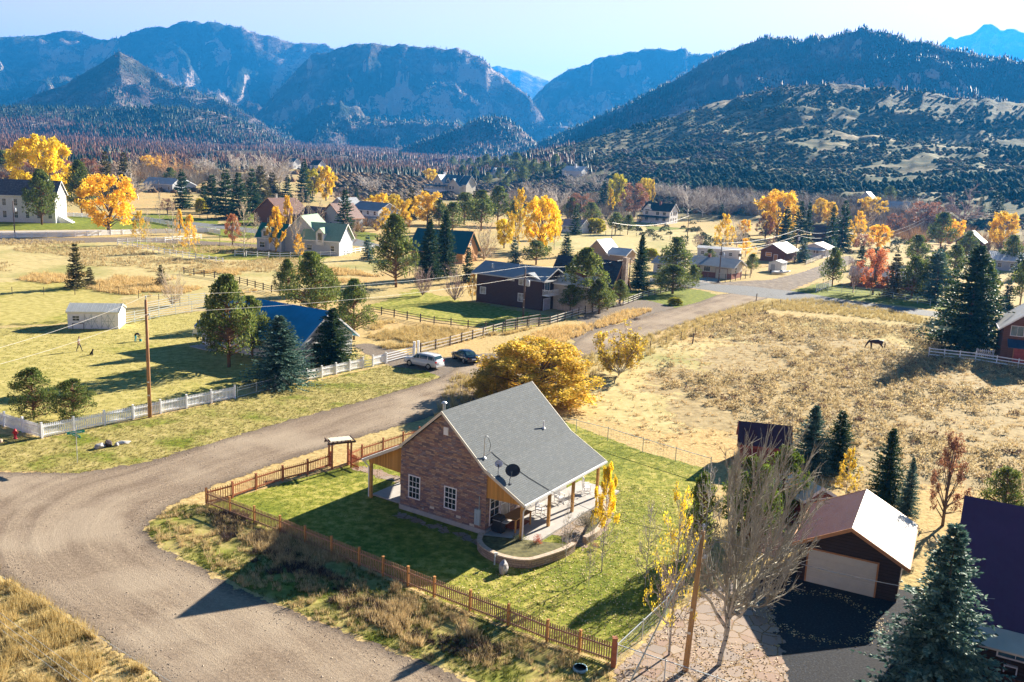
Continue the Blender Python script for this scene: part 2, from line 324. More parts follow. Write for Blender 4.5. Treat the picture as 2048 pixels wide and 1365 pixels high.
# ------------------------------------------------------------------ sheets (roads, lawns, paths)
def W(pts): return [G(x, y)[:2] for x, y in pts]
def sdist(X, Y, poly):
    P = np.array(poly); Q = np.roll(P, -1, 0); d = np.full(X.shape, 1e9); ins = np.zeros(X.shape, bool)
    for (x0, y0), (x1, y1) in zip(P, Q):
        ex, ey = x1 - x0, y1 - y0; tt = np.clip(((X - x0) * ex + (Y - y0) * ey) / (ex * ex + ey * ey + 1e-9), 0, 1)
        d = np.minimum(d, np.hypot(X - x0 - ex * tt, Y - y0 - ey * tt))
        if y0 != y1: ins ^= ((y0 > Y) != (y1 > Y)) & (X < ex * (Y - y0) / (ey) + x0)
    return np.where(ins, d, -d)
def m_sheet(name, stops, scale=2.2, amp=.6, nscale=.9, streak=None, rough=.95, patch=None, bump=.05):
    """stops = colour ramp on fine noise; edge broken up by noise against the attribute d (metres inside the edge)"""
    t = NT(name); P = t.pos(); f = t.noise(t.vscale(P, streak) if streak else P, scale, 5, .65); c = t.ramp(f, stops)
    if patch:
        g = t.noise(P, patch[0], 4, .6); c = t.mix(t.ramp(g, [(patch[1], (0, 0, 0)), (patch[2], (1, 1, 1))]), c, t.ramp(f, patch[3]))
    t.col(c).rough(rough); t.p.inputs['Specular IOR Level'].default_value = .08
    t.bump(t.noise(P, scale * 2.5, 4, .7), bump, .7)
    at = t.n('Attribute'); at.attribute_name = 'd'; e = t.noise(P, nscale, 5, .7)
    k = t.math('GREATER_THAN', t.math('ADD', at.outputs['Fac'], t.math('MULTIPLY', t.math('SUBTRACT', e, .5), amp * 4)), 0.0)
    tr = t.n('BsdfTransparent'); mx = t.n('MixShader'); t.l(k, mx.inputs[0]); t.l(tr.outputs[0], mx.inputs[1]); t.l(t.p.outputs[0], mx.inputs[2]); t.l(mx.outputs[0], t.out.inputs[0]); return t.m
def sheet(name, poly, z, mat, cell=.6, margin=1.2, kind='structure', follow=False):
    P = np.array(poly); x0, y0 = P.min(0) - margin; x1, y1 = P.max(0) + margin
    nx = max(2, int((x1 - x0) / cell)); ny = max(2, int((y1 - y0) / cell)); xs = np.linspace(x0, x1, nx + 1); ys = np.linspace(y0, y1, ny + 1)
    X, Y = np.meshgrid(xs, ys); D = sdist(X, Y, poly); i = np.arange(ny)[:, None] * (nx + 1) + np.arange(nx)[None]
    F = np.stack([i, i + 1, i + nx + 2, i + nx + 1], -1).reshape(-1, 4); Dm = D.ravel()[F].max(1); F = F[Dm > -margin]
    if follow: Z = terrain(X, Y) + z
    else: Z = np.full(X.shape, z)
    V = np.stack([X.ravel(), Y.ravel(), Z.ravel()], 1); used = np.unique(F); rm = np.zeros(len(V), int); rm[used] = np.arange(len(used))
    me = npmesh(name, V[used], rm[F], mat); at = me.attributes.new('d', 'FLOAT', 'POINT'); at.data.foreach_set('value', D.ravel()[used].astype(np.float32))
    return tag(link(name, me), kind=kind)
GREEN = [(.25, (.08, .09, .012)), (.46, (.21, .225, .03)), (.58, (.38, .34, .08)), (.8, (.55, .46, .18))]
LUSH = [(.25, (.05, .07, .008)), (.5, (.155, .185, .022)), (.75, (.32, .32, .05))]
STRAW = [(.25, (.16, .12, .05)), (.5, (.34, .27, .12)), (.8, (.50, .40, .2))]
M_LAWN = m_sheet('trimmed lawn', GREEN, 1.6, .35, 1.2, patch=(.12, .42, .6, LUSH))
M_YARD = m_sheet('mown yard grass', [(.25, (.20, .17, .045)), (.5, (.40, .345, .11)), (.78, (.58, .48, .21))], 1.1, 1.2, .5, patch=(.07, .54, .72, GREEN))
M_VERGE = m_sheet('verge grass', [(.25, (.16, .13, .045)), (.5, (.34, .29, .095)), (.78, (.55, .43, .2))], 1.3, .5, .8, patch=(.25, .50, .66, LUSH))
M_PAST = m_sheet('pale green pasture', [(.25, (.28, .22, .09)), (.5, (.48, .39, .18)), (.8, (.62, .5, .27))], .8, 5, .12, patch=(.05, .5, .66, [(.2, (.2, .2, .06)), (.8, (.4, .36, .14))]))
GRAV = [(.25, (.11, .088, .07)), (.5, (.185, .15, .12)), (.75, (.30, .245, .195))]
def m_road():
    t = NT('graded dirt road'); P = t.pos()
    f = t.noise(P, 5, 6, .75); c = t.ramp(f, [(.28, (.135, .10, .074)), (.5, (.205, .155, .115)), (.74, (.33, .252, .185))])
    at = t.n('Attribute'); at.attribute_name = 'd'; P2 = t.n('Attribute'); P2.attribute_name = 'track'
    st = t.noise(P2.outputs['Vector'], .55, 5, .65); c = t.mix(t.ramp(st, [(.38, (0, 0, 0)), (.60, (.55, .55, .55))]), c, t.ramp(f, [(.3, (.24, .19, .14)), (.7, (.50, .40, .29))]))
    big = t.noise(P, .16, 3); c = t.mix(t.ramp(big, [(.45, (0, 0, 0)), (.62, (.5, .5, .5))]), c, (.42, .345, .26))
    edge = t.ramp(at.outputs['Fac'], [(.0, (.7, .7, .7)), (.9, (0, 0, 0))]); c = t.mix(edge, c, t.ramp(f, [(.3, (.07, .055, .045)), (.7, (.17, .135, .11))]))
    t.col(c).rough(.97); t.p.inputs['Specular IOR Level'].default_value = .05; t.bump(t.math('ADD', t.noise(P, 11, 4, .8), st), .05, .8)
    e = t.noise(P, .9, 5, .7); k = t.math('GREATER_THAN', t.math('ADD', at.outputs['Fac'], t.math('MULTIPLY', t.math('SUBTRACT', e, .5), 1.8)), 0.0)
    tr = t.n('BsdfTransparent'); mx = t.n('MixShader'); t.l(k, mx.inputs[0]); t.l(tr.outputs[0], mx.inputs[1]); t.l(t.p.outputs[0], mx.inputs[2]); t.l(mx.outputs[0], t.out.inputs[0]); return t.m
M_ROAD = m_road()
M_APRON = m_sheet('gravel apron', GRAV, 4, .8, .6)
M_ASPH = m_sheet('worn asphalt', [(.3, (.12, .125, .13)), (.5, (.17, .175, .18)), (.7, (.24, .24, .24))], 3, .12, 1.0, rough=.85)
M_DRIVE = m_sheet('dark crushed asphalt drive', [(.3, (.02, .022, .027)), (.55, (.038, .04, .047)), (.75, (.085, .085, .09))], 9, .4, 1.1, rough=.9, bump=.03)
M_CONC = m_sheet('pale concrete', [(.3, (.34, .31, .28)), (.7, (.52, .47, .42))], 2, .03, 1.0, rough=.9, bump=.01)
M_DIRT = m_sheet('bare dark soil', [(.3, (.05, .036, .03)), (.55, (.10, .075, .06)), (.8, (.2, .15, .12))], 4, .9, .9)
def m_flag():
    t = NT('sandstone flagging'); P = t.pos(); v = t.n('TexVoronoi'); v.feature = 'DISTANCE_TO_EDGE'; v.inputs['Scale'].default_value = 1.35; nz = t.n('TexNoise'); t.l(P, nz.inputs['Vector']); nz.inputs['Scale'].default_value = 1.5
    q = t.n('Mix'); q.data_type = 'VECTOR'; q.inputs[0].default_value = .2; t.l(P, q.inputs[4]); t.l(nz.outputs['Color'], q.inputs[5]); t.l(q.outputs[1], v.inputs['Vector'])
    v2 = t.n('TexVoronoi'); v2.inputs['Scale'].default_value = 1.35; t.l(q.outputs[1], v2.inputs['Vector'])
    sc = t.n('SeparateColor'); t.l(v2.outputs['Color'], sc.inputs[0]); c = t.ramp(sc.outputs[0], [(0, (.30, .20, .155)), (.35, (.37, .28, .215)), (.65, (.26, .225, .205)), (1, (.42, .335, .26))])
    c = t.mix(t.math('MULTIPLY', t.noise(P, 9, 4), .5), c, (.25, .18, .14)); e = t.math('GREATER_THAN', v.outputs['Distance'], .035)
    c = t.mix(e, t.ramp(t.noise(P, 14, 3), [(.4, (.10, .07, .05)), (.7, (.42, .27, .12))]), c); t.col(c).rough(.9); t.bump(e, .03, .9)
    at = t.n('Attribute'); at.attribute_name = 'd'; n = t.noise(P, 1.1, 4); k = t.math('GREATER_THAN', t.math('ADD', at.outputs['Fac'], t.math('MULTIPLY', t.math('SUBTRACT', n, .5), 2)), 0.0)
    tr = t.n('BsdfTransparent'); mx = t.n('MixShader'); t.l(k, mx.inputs[0]); t.l(tr.outputs[0], mx.inputs[1]); t.l(t.p.outputs[0], mx.inputs[2]); t.l(mx.outputs[0], t.out.inputs[0]); return t.m
M_FLAG = m_flag()
# pastures and lawns
sheet('pasture', W([(-200, 480), (330, 478), (560, 515), (800, 520), (720, 560), (400, 600), (120, 600), (-200, 610)]), .004, M_PAST, 1.5, 14)
sheet('pasture', W([(1110, 800), (1200, 735), (1330, 700), (1500, 640), (1700, 650), (1840, 700), (1700, 760), (1480, 850), (1350, 880)]), .004, M_PAST, 1.0, 12)
sheet('pasture', W([(1080, 468), (1300, 452), (1440, 470), (1450, 512), (1250, 520), (1100, 495)]), .01, M_PAST, 1.5, 6)
YARD = W([(-160, 665), (110, 652), (240, 640), (420, 622), (700, 700), (770, 728), (560, 775), (300, 832), (84, 876), (0, 848), (-160, 800)])
sheet('lawn', YARD, .008, M_YARD, .7, 3)
sheet('lawn', W([(-200, 575), (100, 560), (240, 590), (250, 628), (100, 650), (-200, 655)]), .008, M_YARD, 1, 6)
VERGE = W([(-200, 860), (0, 868), (84, 878), (300, 835), (475, 797), (770, 732), (850, 742), (885, 757), (740, 800), (600, 836), (440, 882), (293, 926), (150, 948), (0, 942), (-200, 950)])
sheet('verge', VERGE, .012, M_VERGE, .5, 1.6)
LAWN = W([(413, 1011), (560, 968), (690, 933), (880, 880), (1100, 832), (1290, 905), (1420, 940), (1430, 1080), (1330, 1230), (1225, 1325), (1094, 1284), (868, 1195), (700, 1118)])
sheet('lawn', LAWN, .008, M_LAWN, .35, .5)
sheet('lawn', W([(735, 612), (830, 580), (950, 606), (1095, 632), (1110, 640), (1050, 652), (1010, 662), (870, 640)]), .008, m_sheet('cool lawn', GREEN, 1.4, 2.5, .25), .7, 2)
sheet('lawn', W([(1200, 590), (1330, 575), (1400, 580), (1440, 592), (1340, 622), (1260, 607)]), .008, m_sheet('bright lawn', LUSH, 1.4, 1, .6), .7, 2)
sheet('lawn', W([(-150, 436), (130, 434), (300, 428), (440, 440), (430, 458), (-150, 462)]), .02, m_sheet('church lawn', LUSH, .7, 1, .3), 1.2, 3)
sheet('lawn', W([(400, 462), (520, 420), (760, 470), (740, 490), (660, 480), (440, 475)]), .01, m_sheet('village lawn', LUSH, .7, 3, .2), 1.2, 6)
sheet('lawn', W([(250, 486), (400, 478), (700, 500), (640, 520), (440, 520)]), .02, m_sheet('orchard lawn', GREEN, .7, 2, .3), 1.2, 4)
sheet('lawn', W([(1280, 440), (1370, 440), (1440, 455), (1300, 462)]), .02, m_sheet('farm lawn', LUSH, .7, 2, .3), 1.2, 4)
sheet('lawn', W([(1560, 588), (1640, 566), (1880, 596), (1960, 630), (1860, 618), (1700, 600)]), .008, m_sheet('far lawn', LUSH, 1.0, 1.5, .5), .7, 3)
# roads
ROAD = [(-220, 962), (0, 945), (150, 947), (295, 925), (440, 881), (600, 835), (743, 798), (879, 757), (925, 728), (1000, 724), (1143, 690), (1178, 666), (1266, 640), (1310, 626), (1398, 605), (1436, 590), (1500, 582), (1560, 590),
        (1500, 607), (1369, 646), (1290, 676), (1178, 711), (1100, 745), (960, 797), (870, 832), (700, 880), (560, 925), (430, 972), (350, 1008), (300, 1040), (290, 1062), (315, 1095), (380, 1128), (480, 1180), (600, 1230), (750, 1290), (900, 1345), (1050, 1420),
        (700, 1700), (330, 1365), (200, 1278), (100, 1208), (0, 1150), (-220, 1050)]
def add_track(o, path):
    P = np.array(path)
    for _ in range(3): P = np.concatenate([P[:1], np.stack([P[:-1] * .75 + P[1:] * .25, P[:-1] * .25 + P[1:] * .75], 1).reshape(-1, 2), P[-1:]])
    n = len(o.data.vertices); co = np.zeros(n * 3); o.data.vertices.foreach_get('co', co); co = co.reshape(-1, 3)
    best = np.full(n, 1e9); off = np.zeros(n)
    # signed offset from nearest centre line, blended: streaks run along the road
    al = np.zeros(n); acc = 0
    for (x0, y0), (x1, y1) in zip(P[:-1], P[1:]):
        L = math.hypot(x1 - x0, y1 - y0); ux, uy = (x1 - x0) / L, (y1 - y0) / L; dx = co[:, 0] - x0; dy = co[:, 1] - y0
        s = np.clip(dx * ux + dy * uy, 0, L); d = np.hypot(dx - ux * s, dy - uy * s); k = d < best; best[k] = d[k]; off[k] = (np.sign(dx * -uy + dy * ux) * d)[k]; al[k] = acc + s[k]; acc += L
    v = np.zeros((n, 3), np.float32); v[:, 0] = off * 1.25 + 1.1 * fbm(co[:, 0] * .12, co[:, 1] * .12, 3, 61); v[:, 1] = al * .07
    at = o.data.attributes.new('track', 'FLOAT_VECTOR', 'POINT'); at.data.foreach_set('vector', v.ravel())
rd = sheet('road', W(ROAD), .016, M_ROAD, .4, 1.2)
add_track(rd, W([(900, 1650), (620, 1365), (380, 1215), (170, 1090), (200, 1000), (330, 965), (500, 905), (800, 810), (1060, 735), (1240, 680), (1480, 592), (1540, 580)]))
far = sheet('road', W([(1420, 566), (1540, 560), (1604, 545), (1640, 532), (1650, 520), (1700, 512), (1712, 522), (1668, 545), (1610, 570), (1560, 590), (1480, 588)]), .014, m_sheet('grey gravel road', GRAV, 3, .8, .5, streak=(.3, .1, 1)), .6, 2)
sheet('cross_road', W([(1300, 556), (1395, 564), (1440, 570), (1500, 573), (1600, 585), (1700, 602), (1860, 622), (2048, 648), (2200, 675), (2200, 692), (2048, 662), (1860, 633), (1700, 616), (1560, 599), (1480, 590), (1395, 578), (1300, 566)]), .022, M_ASPH, .5, .5)
sheet('driveway', W([(700, 690), (740, 688), (850, 718), (1000, 706), (1060, 735), (900, 770), (830, 752), (760, 724)]), .010, M_APRON, .5, 1.5)
sheet('driveway', W([(1225, 607), (1290, 600), (1350, 615), (1290, 640), (1190, 650), (1150, 640)]), .012, M_APRON, .5, 1.5)
sheet('driveway', W([(1180, 640), (1240, 632), (1230, 660), (1160, 688), (1130, 672)]), .014, M_APRON, .5, 1.5)
sheet('driveway', W([(1400, 556), (1440, 553), (1440, 566), (1395, 568)]), .014, M_CONC, .5, .3)
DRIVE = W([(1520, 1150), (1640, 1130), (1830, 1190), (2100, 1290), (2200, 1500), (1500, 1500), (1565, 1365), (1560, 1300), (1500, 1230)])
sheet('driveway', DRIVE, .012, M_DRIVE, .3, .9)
FLAG = W([(1240, 1330), (1300, 1280), (1400, 1190), (1470, 1160), (1540, 1180), (1560, 1290), (1580, 1365), (1520, 1500), (1180, 1500)])
sheet('patio', FLAG, .016, M_FLAG, .3, .9)
sheet('street', W([(380, 444), (460, 452), (560, 464), (680, 470), (760, 490), (760, 498), (560, 474), (440, 458), (380, 450)]), .03, M_ASPH, 1, .6)
sheet('street', W([(-150, 464), (440, 458), (440, 461), (-150, 468)]), .03, M_CONC, 1, .6)
sheet('path', W([(-150, 478), (280, 475), (560, 492), (560, 498), (270, 484), (-150, 492)]), .03, M_APRON, 1, 1)
# ------------------------------------------------------------------ grass tufts, brush, litter: stuff nobody could count
def sample(poly, n, keep=None):
    P = np.array(poly); out = []; tot = 0
    while tot < n:
        x = rng.uniform(P[:, 0].min(), P[:, 0].max(), n * 2); y = rng.uniform(P[:, 1].min(), P[:, 1].max(), n * 2); m = sdist(x, y, poly) > 0
        if keep is not None: m &= keep(x, y)
        out.append(np.stack([x[m], y[m]], 1)); tot += m.sum()
        if len(out) > 60: break
    return np.concatenate(out)[:n]
def tufts(name, pts, h, spread, blades, wid, mat, lean=.5, z=0.0, kindlabel=None, dome=False):
    n = len(pts); B = blades; hh = rng.uniform(h[0], h[1], n)[:, None] * rng.uniform(.55, 1.1, (n, B)); a = rng.uniform(0, 2 * math.pi, (n, B)); rad = rng.uniform(0, 1, (n, B)) ** .6
    sp = spread * (hh / h[1]); bx = pts[:, 0][:, None] + np.cos(a) * rad * sp * .35; by = pts[:, 1][:, None] + np.sin(a) * rad * sp * .35
    ln = lean * hh * rad; tx = bx + np.cos(a) * ln; ty = by + np.sin(a) * ln
    if dome: hh = hh * np.sqrt(np.clip(1 - rad ** 2 * .75, .1, 1))
    pa = rng.uniform(0, math.pi, (n, B)); wx = np.cos(pa) * wid; wy = np.sin(pa) * wid; z0 = z + 0 * hh
    V = np.stack([np.stack([bx - wx, by - wy, z0], -1), np.stack([bx + wx, by + wy, z0], -1), np.stack([tx + wx * .2, ty + wy * .2, z + hh], -1), np.stack([tx - wx * .2, ty - wy * .2, z + hh], -1)], 2).reshape(-1, 3)
    F = np.arange(n * B * 4).reshape(-1, 4); return tag(link(name, npmesh(name, V, F, mat)), kind='stuff')
M_DRYG = m_leaf('dry grass blades', (.38, .28, .13), (.56, .44, .22), (.72, .60, .36), .3)
M_GOLDG = m_leaf('golden grass blades', (.48, .34, .13), (.66, .50, .22), (.80, .66, .36), .3)
M_GREENG = m_leaf('green grass blades', (.06, .09, .015), (.14, .18, .03), (.30, .27, .07), .3)
M_BRUSH = m_leaf('dry brush heads', (.46, .33, .17), (.66, .49, .27), (.80, .64, .38), .35)
M_TWIGD = m_leaf('dark weed stems', (.06, .035, .035), (.13, .08, .07), (.22, .16, .13), .1)
rdpoly = W(ROAD)
offroad = lambda m=0: (lambda x, y: sdist(x, y, rdpoly) < -m)
FG = W([(-120, 1120), (0, 1155), (100, 1212), (200, 1282), (330, 1368), (200, 1560), (-300, 1400)])
tufts('dry_grass', sample(FG, 4200, lambda x, y: fbm(x * .8, y * .8, 3, 5) > .46), (.12, .58), .5, 16, .012, M_GOLDG)
tufts('dry_grass', sample(FG, 2600), (.1, .3), .4, 12, .01, M_DRYG)
tufts('green_grass', sample(FG, 500), (.08, .22), .4, 12, .01, M_GREENG)
NOSE = W([(413, 1012), (360, 1010), (300, 1045), (296, 1065), (325, 1095), (400, 1130), (500, 1182), (600, 1226), (750, 1285), (900, 1338), (1020, 1390), (1230, 1400), (1220, 1330), (1094, 1290), (868, 1202), (700, 1128)])
sheet('verge', NOSE, .010, M_VERGE, .4, 1.0)
tufts('dry_grass', sample(NOSE, 1500, lambda x, y: fbm(x * .9, y * .9, 3, 8) > .52), (.08, .4), .5, 16, .012, M_DRYG)
tufts('golden_grass', sample(W([(480, 1080), (560, 1060), (760, 1150), (900, 1230), (1010, 1290), (980, 1330), (820, 1290), (640, 1190)]), 520, lambda x, y: fbm(x * .55, y * .55, 3, 9) > .53), (.2, .62), .6, 22, .012, M_DRYG)
tufts('green_grass', sample(NOSE, 2600, lambda x, y: fbm(x * .5, y * .5, 3, 8) < .52), (.06, .22), .4, 12, .012, M_GREENG)
tufts('dark_weeds', sample(W([(410, 1020), (480, 1020), (560, 1090), (760, 1200), (900, 1260), (1010, 1300), (980, 1340), (800, 1270), (600, 1190), (470, 1110)]), 900, lambda x, y: fbm(x * .5, y * .5, 3, 12) > .46), (.08, .35), .6, 22, .016, M_TWIGD, lean=.9)
tufts('green_grass', sample(LAWN, 16000), (.03, .075), .16, 6, .010, M_GREENG)
tufts('green_grass', sample(VERGE, 7000), (.05, .16), .3, 7, .014, m_leaf('verge blades', (.12, .13, .03), (.25, .22, .07), (.45, .36, .15), .3))
tufts('green_grass', sample(YARD, 9000), (.04, .12), .4, 5, .016, m_leaf('yard blades', (.15, .16, .04), (.28, .25, .08), (.42, .35, .14), .3))
edge = W([(905, 752), (1000, 760), (960, 797), (1100, 745), (1178, 711), (1290, 676), (1369, 646), (1500, 607), (1620, 598), (1780, 622), (1860, 640), (1860, 652), (1650, 628), (1540, 620), (1400, 668), (1300, 712), (1200, 745), (1130, 800), (1000, 810), (900, 840), (860, 838), (870, 832)])
tufts('golden_grass', sample(edge, 2600), (.3, .8), .7, 16, .02, M_GOLDG)
tufts('golden_grass', sample(W([(1100, 655), (1180, 650), (1250, 622), (1310, 620), (1260, 640), (1180, 664), (1120, 690), (1040, 680)]), 900), (.3, .8), .7, 16, .022, M_GOLDG)
tufts('golden_grass', sample(W([(745, 640), (1010, 672), (1100, 650), (900, 690), (770, 700), (735, 680)]), 1500, lambda x, y: fbm(x * .3, y * .3, 3, 4) > .42), (.25, .7), .7, 14, .022, M_GOLDG)
tufts('golden_grass', sample(W([(0, 555), (240, 590), (420, 600), (560, 575), (780, 560), (700, 540), (480, 530), (330, 560), (120, 545)]), 3200, lambda x, y: fbm(x * .12, y * .12, 3, 4) > .48), (.3, .8), .9, 12, .035, M_GOLDG)
tufts('dry_grass', sample(W([(0, 480), (700, 500), (800, 520), (700, 545), (0, 545)]), 2500, lambda x, y: fbm(x * .06, y * .06, 3, 4) > .5), (.3, .7), 1.2, 10, .05, M_DRYG)
def domes(name, pts, rad, mat, k, card):
    n = len(pts); r = rng.uniform(rad[0], rad[1], n); d = rng.normal(0, 1, (n, k, 3)); d /= np.linalg.norm(d, axis=-1, keepdims=True); d[..., 2] = np.abs(d[..., 2]); lump = 1 + .25 * np.sin(d[..., 0] * 5 + r[:, None] * 40) * np.cos(d[..., 1] * 4)
    q = rng.uniform(.55, 1.0, (n, k)) * lump; C = np.stack([pts[:, 0][:, None] + d[..., 0] * r[:, None] * q, pts[:, 1][:, None] + d[..., 1] * r[:, None] * q, d[..., 2] * r[:, None] * q * .85], -1).reshape(-1, 3)
    D = d.reshape(-1, 3) + rng.normal(0, .35, (n * k, 3)); D /= np.linalg.norm(D, axis=-1, keepdims=True); S = np.cross(D, rng.normal(0, 1, (n * k, 3))); S /= np.linalg.norm(S, axis=-1, keepdims=True) + 1e-9
    L = card * rng.uniform(1.4, 3.0, (n * k, 1)); Wd = card * 1.1; V = np.stack([C, C + D * L * .6 + S * Wd * .5, C + D * L, C + D * L * .6 - S * Wd * .5], 1).reshape(-1, 3)
    return tag(link(name, npmesh(name, V, np.arange(len(V)).reshape(-1, 4), mat)), kind='stuff')
# pasture brush domes
PASTR = W([(1110, 800), (1210, 728), (1320, 700), (1420, 660), (1500, 622), (1640, 640), (1860, 660), (1900, 715), (2100, 745), (2300, 900), (2200, 1060), (1990, 990), (1700, 985), (1500, 900), (1330, 900)])
sheet('pasture', W([(1300, 780), (1420, 700), (1560, 660), (1700, 665), (1900, 720), (2150, 760), (2250, 1000), (1990, 985), (1700, 975), (1500, 890), (1380, 850)]), .006, m_sheet('brushy pasture floor', [(.25, (.16, .115, .055)), (.5, (.34, .26, .13)), (.8, (.54, .42, .23))], 1.2, 6, .14), .8, 14)
def dens(x, y): 
    n = fbm(x * .07, y * .07, 3, 31); return n + rng.uniform(-.06, .06, x.shape) > .60 - np.clip((x - 12) / 110, 0, .30)
_P = np.array(PASTR); _gx, _gy = np.meshgrid(np.arange(_P[:, 0].min(), _P[:, 0].max(), 1.75), np.arange(_P[:, 1].min(), _P[:, 1].max(), 1.75)); _q = np.stack([_gx.ravel(), _gy.ravel()], 1) + rng.uniform(-.75, .75, (_gx.size, 2)); _q = _q[(sdist(_q[:, 0], _q[:, 1], PASTR) > 0) & dens(_q[:, 0], _q[:, 1])]; print('brush', len(_q))
domes('rabbitbrush', _q, (.38, .98), M_BRUSH, 96, .10)
tufts('dry_grass', sample(PASTR, 3000), (.12, .35), .9, 12, .03, M_DRYG, lean=.8)
domes('sagebrush', sample(PASTR, 200, dens), (.35, .8), m_leaf('sage leaves', (.10, .11, .07), (.20, .18, .12), (.34, .29, .2), .2), 50, .10)
domes('dark_brush', sample(PASTR, 220, dens), (.3, .7), m_leaf('dead brush', (.10, .06, .04), (.20, .13, .09), (.30, .2, .14), .15), 44, .10)
def litter(name, pts, z, s, mat):
    n = len(pts); a = rng.uniform(0, 6.28, n); b = rng.uniform(-.5, .5, (n, 2)); c, d = np.cos(a) * s, np.sin(a) * s; z0 = z + s * .3
    V = np.stack([np.stack([pts[:, 0] + c, pts[:, 1] + d, z0 + b[:, 0] * s], -1), np.stack([pts[:, 0] - d * .7, pts[:, 1] + c * .7, z0 + b[:, 1] * s], -1), np.stack([pts[:, 0] - c, pts[:, 1] - d, z0 - b[:, 0] * s], -1), np.stack([pts[:, 0] + d * .7, pts[:, 1] - c * .7, z0 - b[:, 1] * s], -1)], 1).reshape(-1, 3)
    return tag(link(name, npmesh(name, V, np.arange(n * 4).reshape(-1, 4), mat)), kind='stuff')
M_LITTER = m_leaf('fallen leaves', (.35, .22, .08), (.62, .45, .2), (.75, .62, .38), .1)
litter('fallen_leaves', sample(W([(780, 1190), (1000, 1130), (1200, 1060), (1230, 960), (1400, 1000), (1330, 1230), (1230, 1310), (1000, 1245)]), 5200), .03, .045, M_LITTER)
litter('fallen_leaves', sample(FLAG, 2400, lambda x, y: fbm(x * .4, y * .4, 3, 2) > .42), .03, .05, m_leaf('brown fallen leaves', (.25, .13, .05), (.5, .32, .15), (.62, .45, .26), .1))
ring = W([(1745, 1185)])[0]
c0 = np.array(G(1640, 1232)[:2]); aa = rng.uniform(0, 6.28, 620); rr_ = 3.1 + rng.normal(0, .3, 620)
litter('fallen_leaves', np.stack([c0[0] + np.cos(aa) * rr_, c0[1] + np.sin(aa) * rr_ * .9], 1), .03, .05, M_LITTER)
# loose stones along the road margins
def pebbles(name, pts, s0, s1, mat):
    n = len(pts); V = rng.normal(0, 1, (n, 6, 3)) * .25 + np.array([[1, 0, .3], [-1, 0, .3], [0, 1, .3], [0, -1, .3], [0, 0, .9], [0, 0, -.3]])[None]; V = V * rng.uniform(s0, s1, (n, 1, 1)) * [1, 1, .7]; V[..., :2] += pts[:, None]; V[..., 2] += .02
    T = np.array([[0, 2, 4], [2, 1, 4], [1, 3, 4], [3, 0, 4], [2, 0, 5], [1, 2, 5], [3, 1, 5], [0, 3, 5]]); F = (T[None] + (np.arange(n) * 6)[:, None, None]).reshape(-1, 3); return tag(link(name, npmesh(name, V.reshape(-1, 3), F, mat)), kind='stuff')
_rm = lambda x, y: (sdist(x, y, rdpoly) < 1.3) & (sdist(x, y, rdpoly) > -.5)
pebbles('loose_stones', sample(rdpoly, 6500, _rm), .012, .045, m_plain('road stones', (.30, .24, .19), .95, .4, 1.5)); pebbles('loose_stones', sample(rdpoly, 1500), .015, .05, m_plain('pale road stones', (.42, .35, .28), .95, .3, 1.5))
# forests on the slopes
def cones(name, pts, hts, wr, mat, k=5):
    n = len(pts); z = terrain(pts[:, 0], pts[:, 1]); a = np.linspace(0, 2 * math.pi, k, endpoint=False)[None] + rng.uniform(0, 6, (n, 1)); rad = (hts * wr)[:, None] * rng.uniform(.6, 1.2, (n, k))
    low = np.stack([pts[:, 0][:, None] + np.cos(a) * rad, pts[:, 1][:, None] + np.sin(a) * rad, z[:, None] + hts[:, None] * rng.uniform(.02, .22, (n, k))], -1)
    top = np.stack([pts[:, 0], pts[:, 1], z + hts], -1)[:, None]; V = np.concatenate([low, top], 1).reshape(-1, 3); b = np.arange(n)[:, None] * (k + 1)
    i = np.arange(k)[None]; F = np.stack([b + i, b + (i + 1) % k, b + k + 0 * i], -1).reshape(-1, 3); return tag(link(name, npmesh(name, V, F, mat)), kind='stuff')
def scat(n, a0, a1, r0, r1, keep=None):
    a = rng.uniform(a0, a1, n); r = np.exp(rng.uniform(math.log(r0), math.log(r1), n)); x = np.sin(a) * r; y = np.cos(a) * r
    if keep is not None: m = keep(x, y, r, a); x, y = x[m], y[m]
    return np.stack([x, y], 1)
def above(x, y, r): return terrain(x, y) - plain(x, y, r)
M_FOR = m_leaf('far conifers', (.008, .024, .018), (.018, .042, .026), (.04, .062, .03), .05)
M_BURN = m_leaf('burnt conifers', (.04, .022, .022), (.12, .05, .035), (.30, .13, .08), .05)
p = scat(90000, -.62, .75, 1300, 5200, lambda x, y, r, a: (above(x, y, r) > 8) & (fbm(x / 420, y / 420, 4, 77) > .46)); cones('forest', p, rng.uniform(4, 12, len(p)), .28, M_FOR, 4)
p = scat(50000, -.62, .75, 1200, 4800, lambda x, y, r, a: (above(x, y, r) > 4) & (fbm(x / 420, y / 420, 4, 77) < .5)); cones('burnt_forest', p, rng.uniform(4, 10, len(p)), .17, M_BURN, 4)
p = scat(21000, -.62, .06, 800, 1550, lambda x, y, r, a: (fbm(x / 60, y / 60, 4, 5) > .42)); cones('burnt_forest', p, rng.uniform(2.5, 9, len(p)) , .18, M_BURN, 6)
p = scat(16000, -.62, .06, 1450, 2500, lambda x, y, r, a: above(x, y, r) < 30); cones('burnt_forest', p, rng.uniform(4, 11, len(p)), .2, M_BURN, 5)
p = scat(3600, -.62, .08, 700, 1500, lambda x, y, r, a: (fbm(x / 60, y / 60, 3, 6) > .47)); cones('forest', p, rng.uniform(3, 9, len(p)), .26, M_FOR, 6)
p = scat(30000, .02, .75, 1130, 1950, lambda x, y, r, a: (terrain(x, y) > 80) & (fbm(x / 120, y / 120, 4, 16) > .38)); cones('forest', p, rng.uniform(2.5, 8, len(p)), .28, M_FOR, 5)
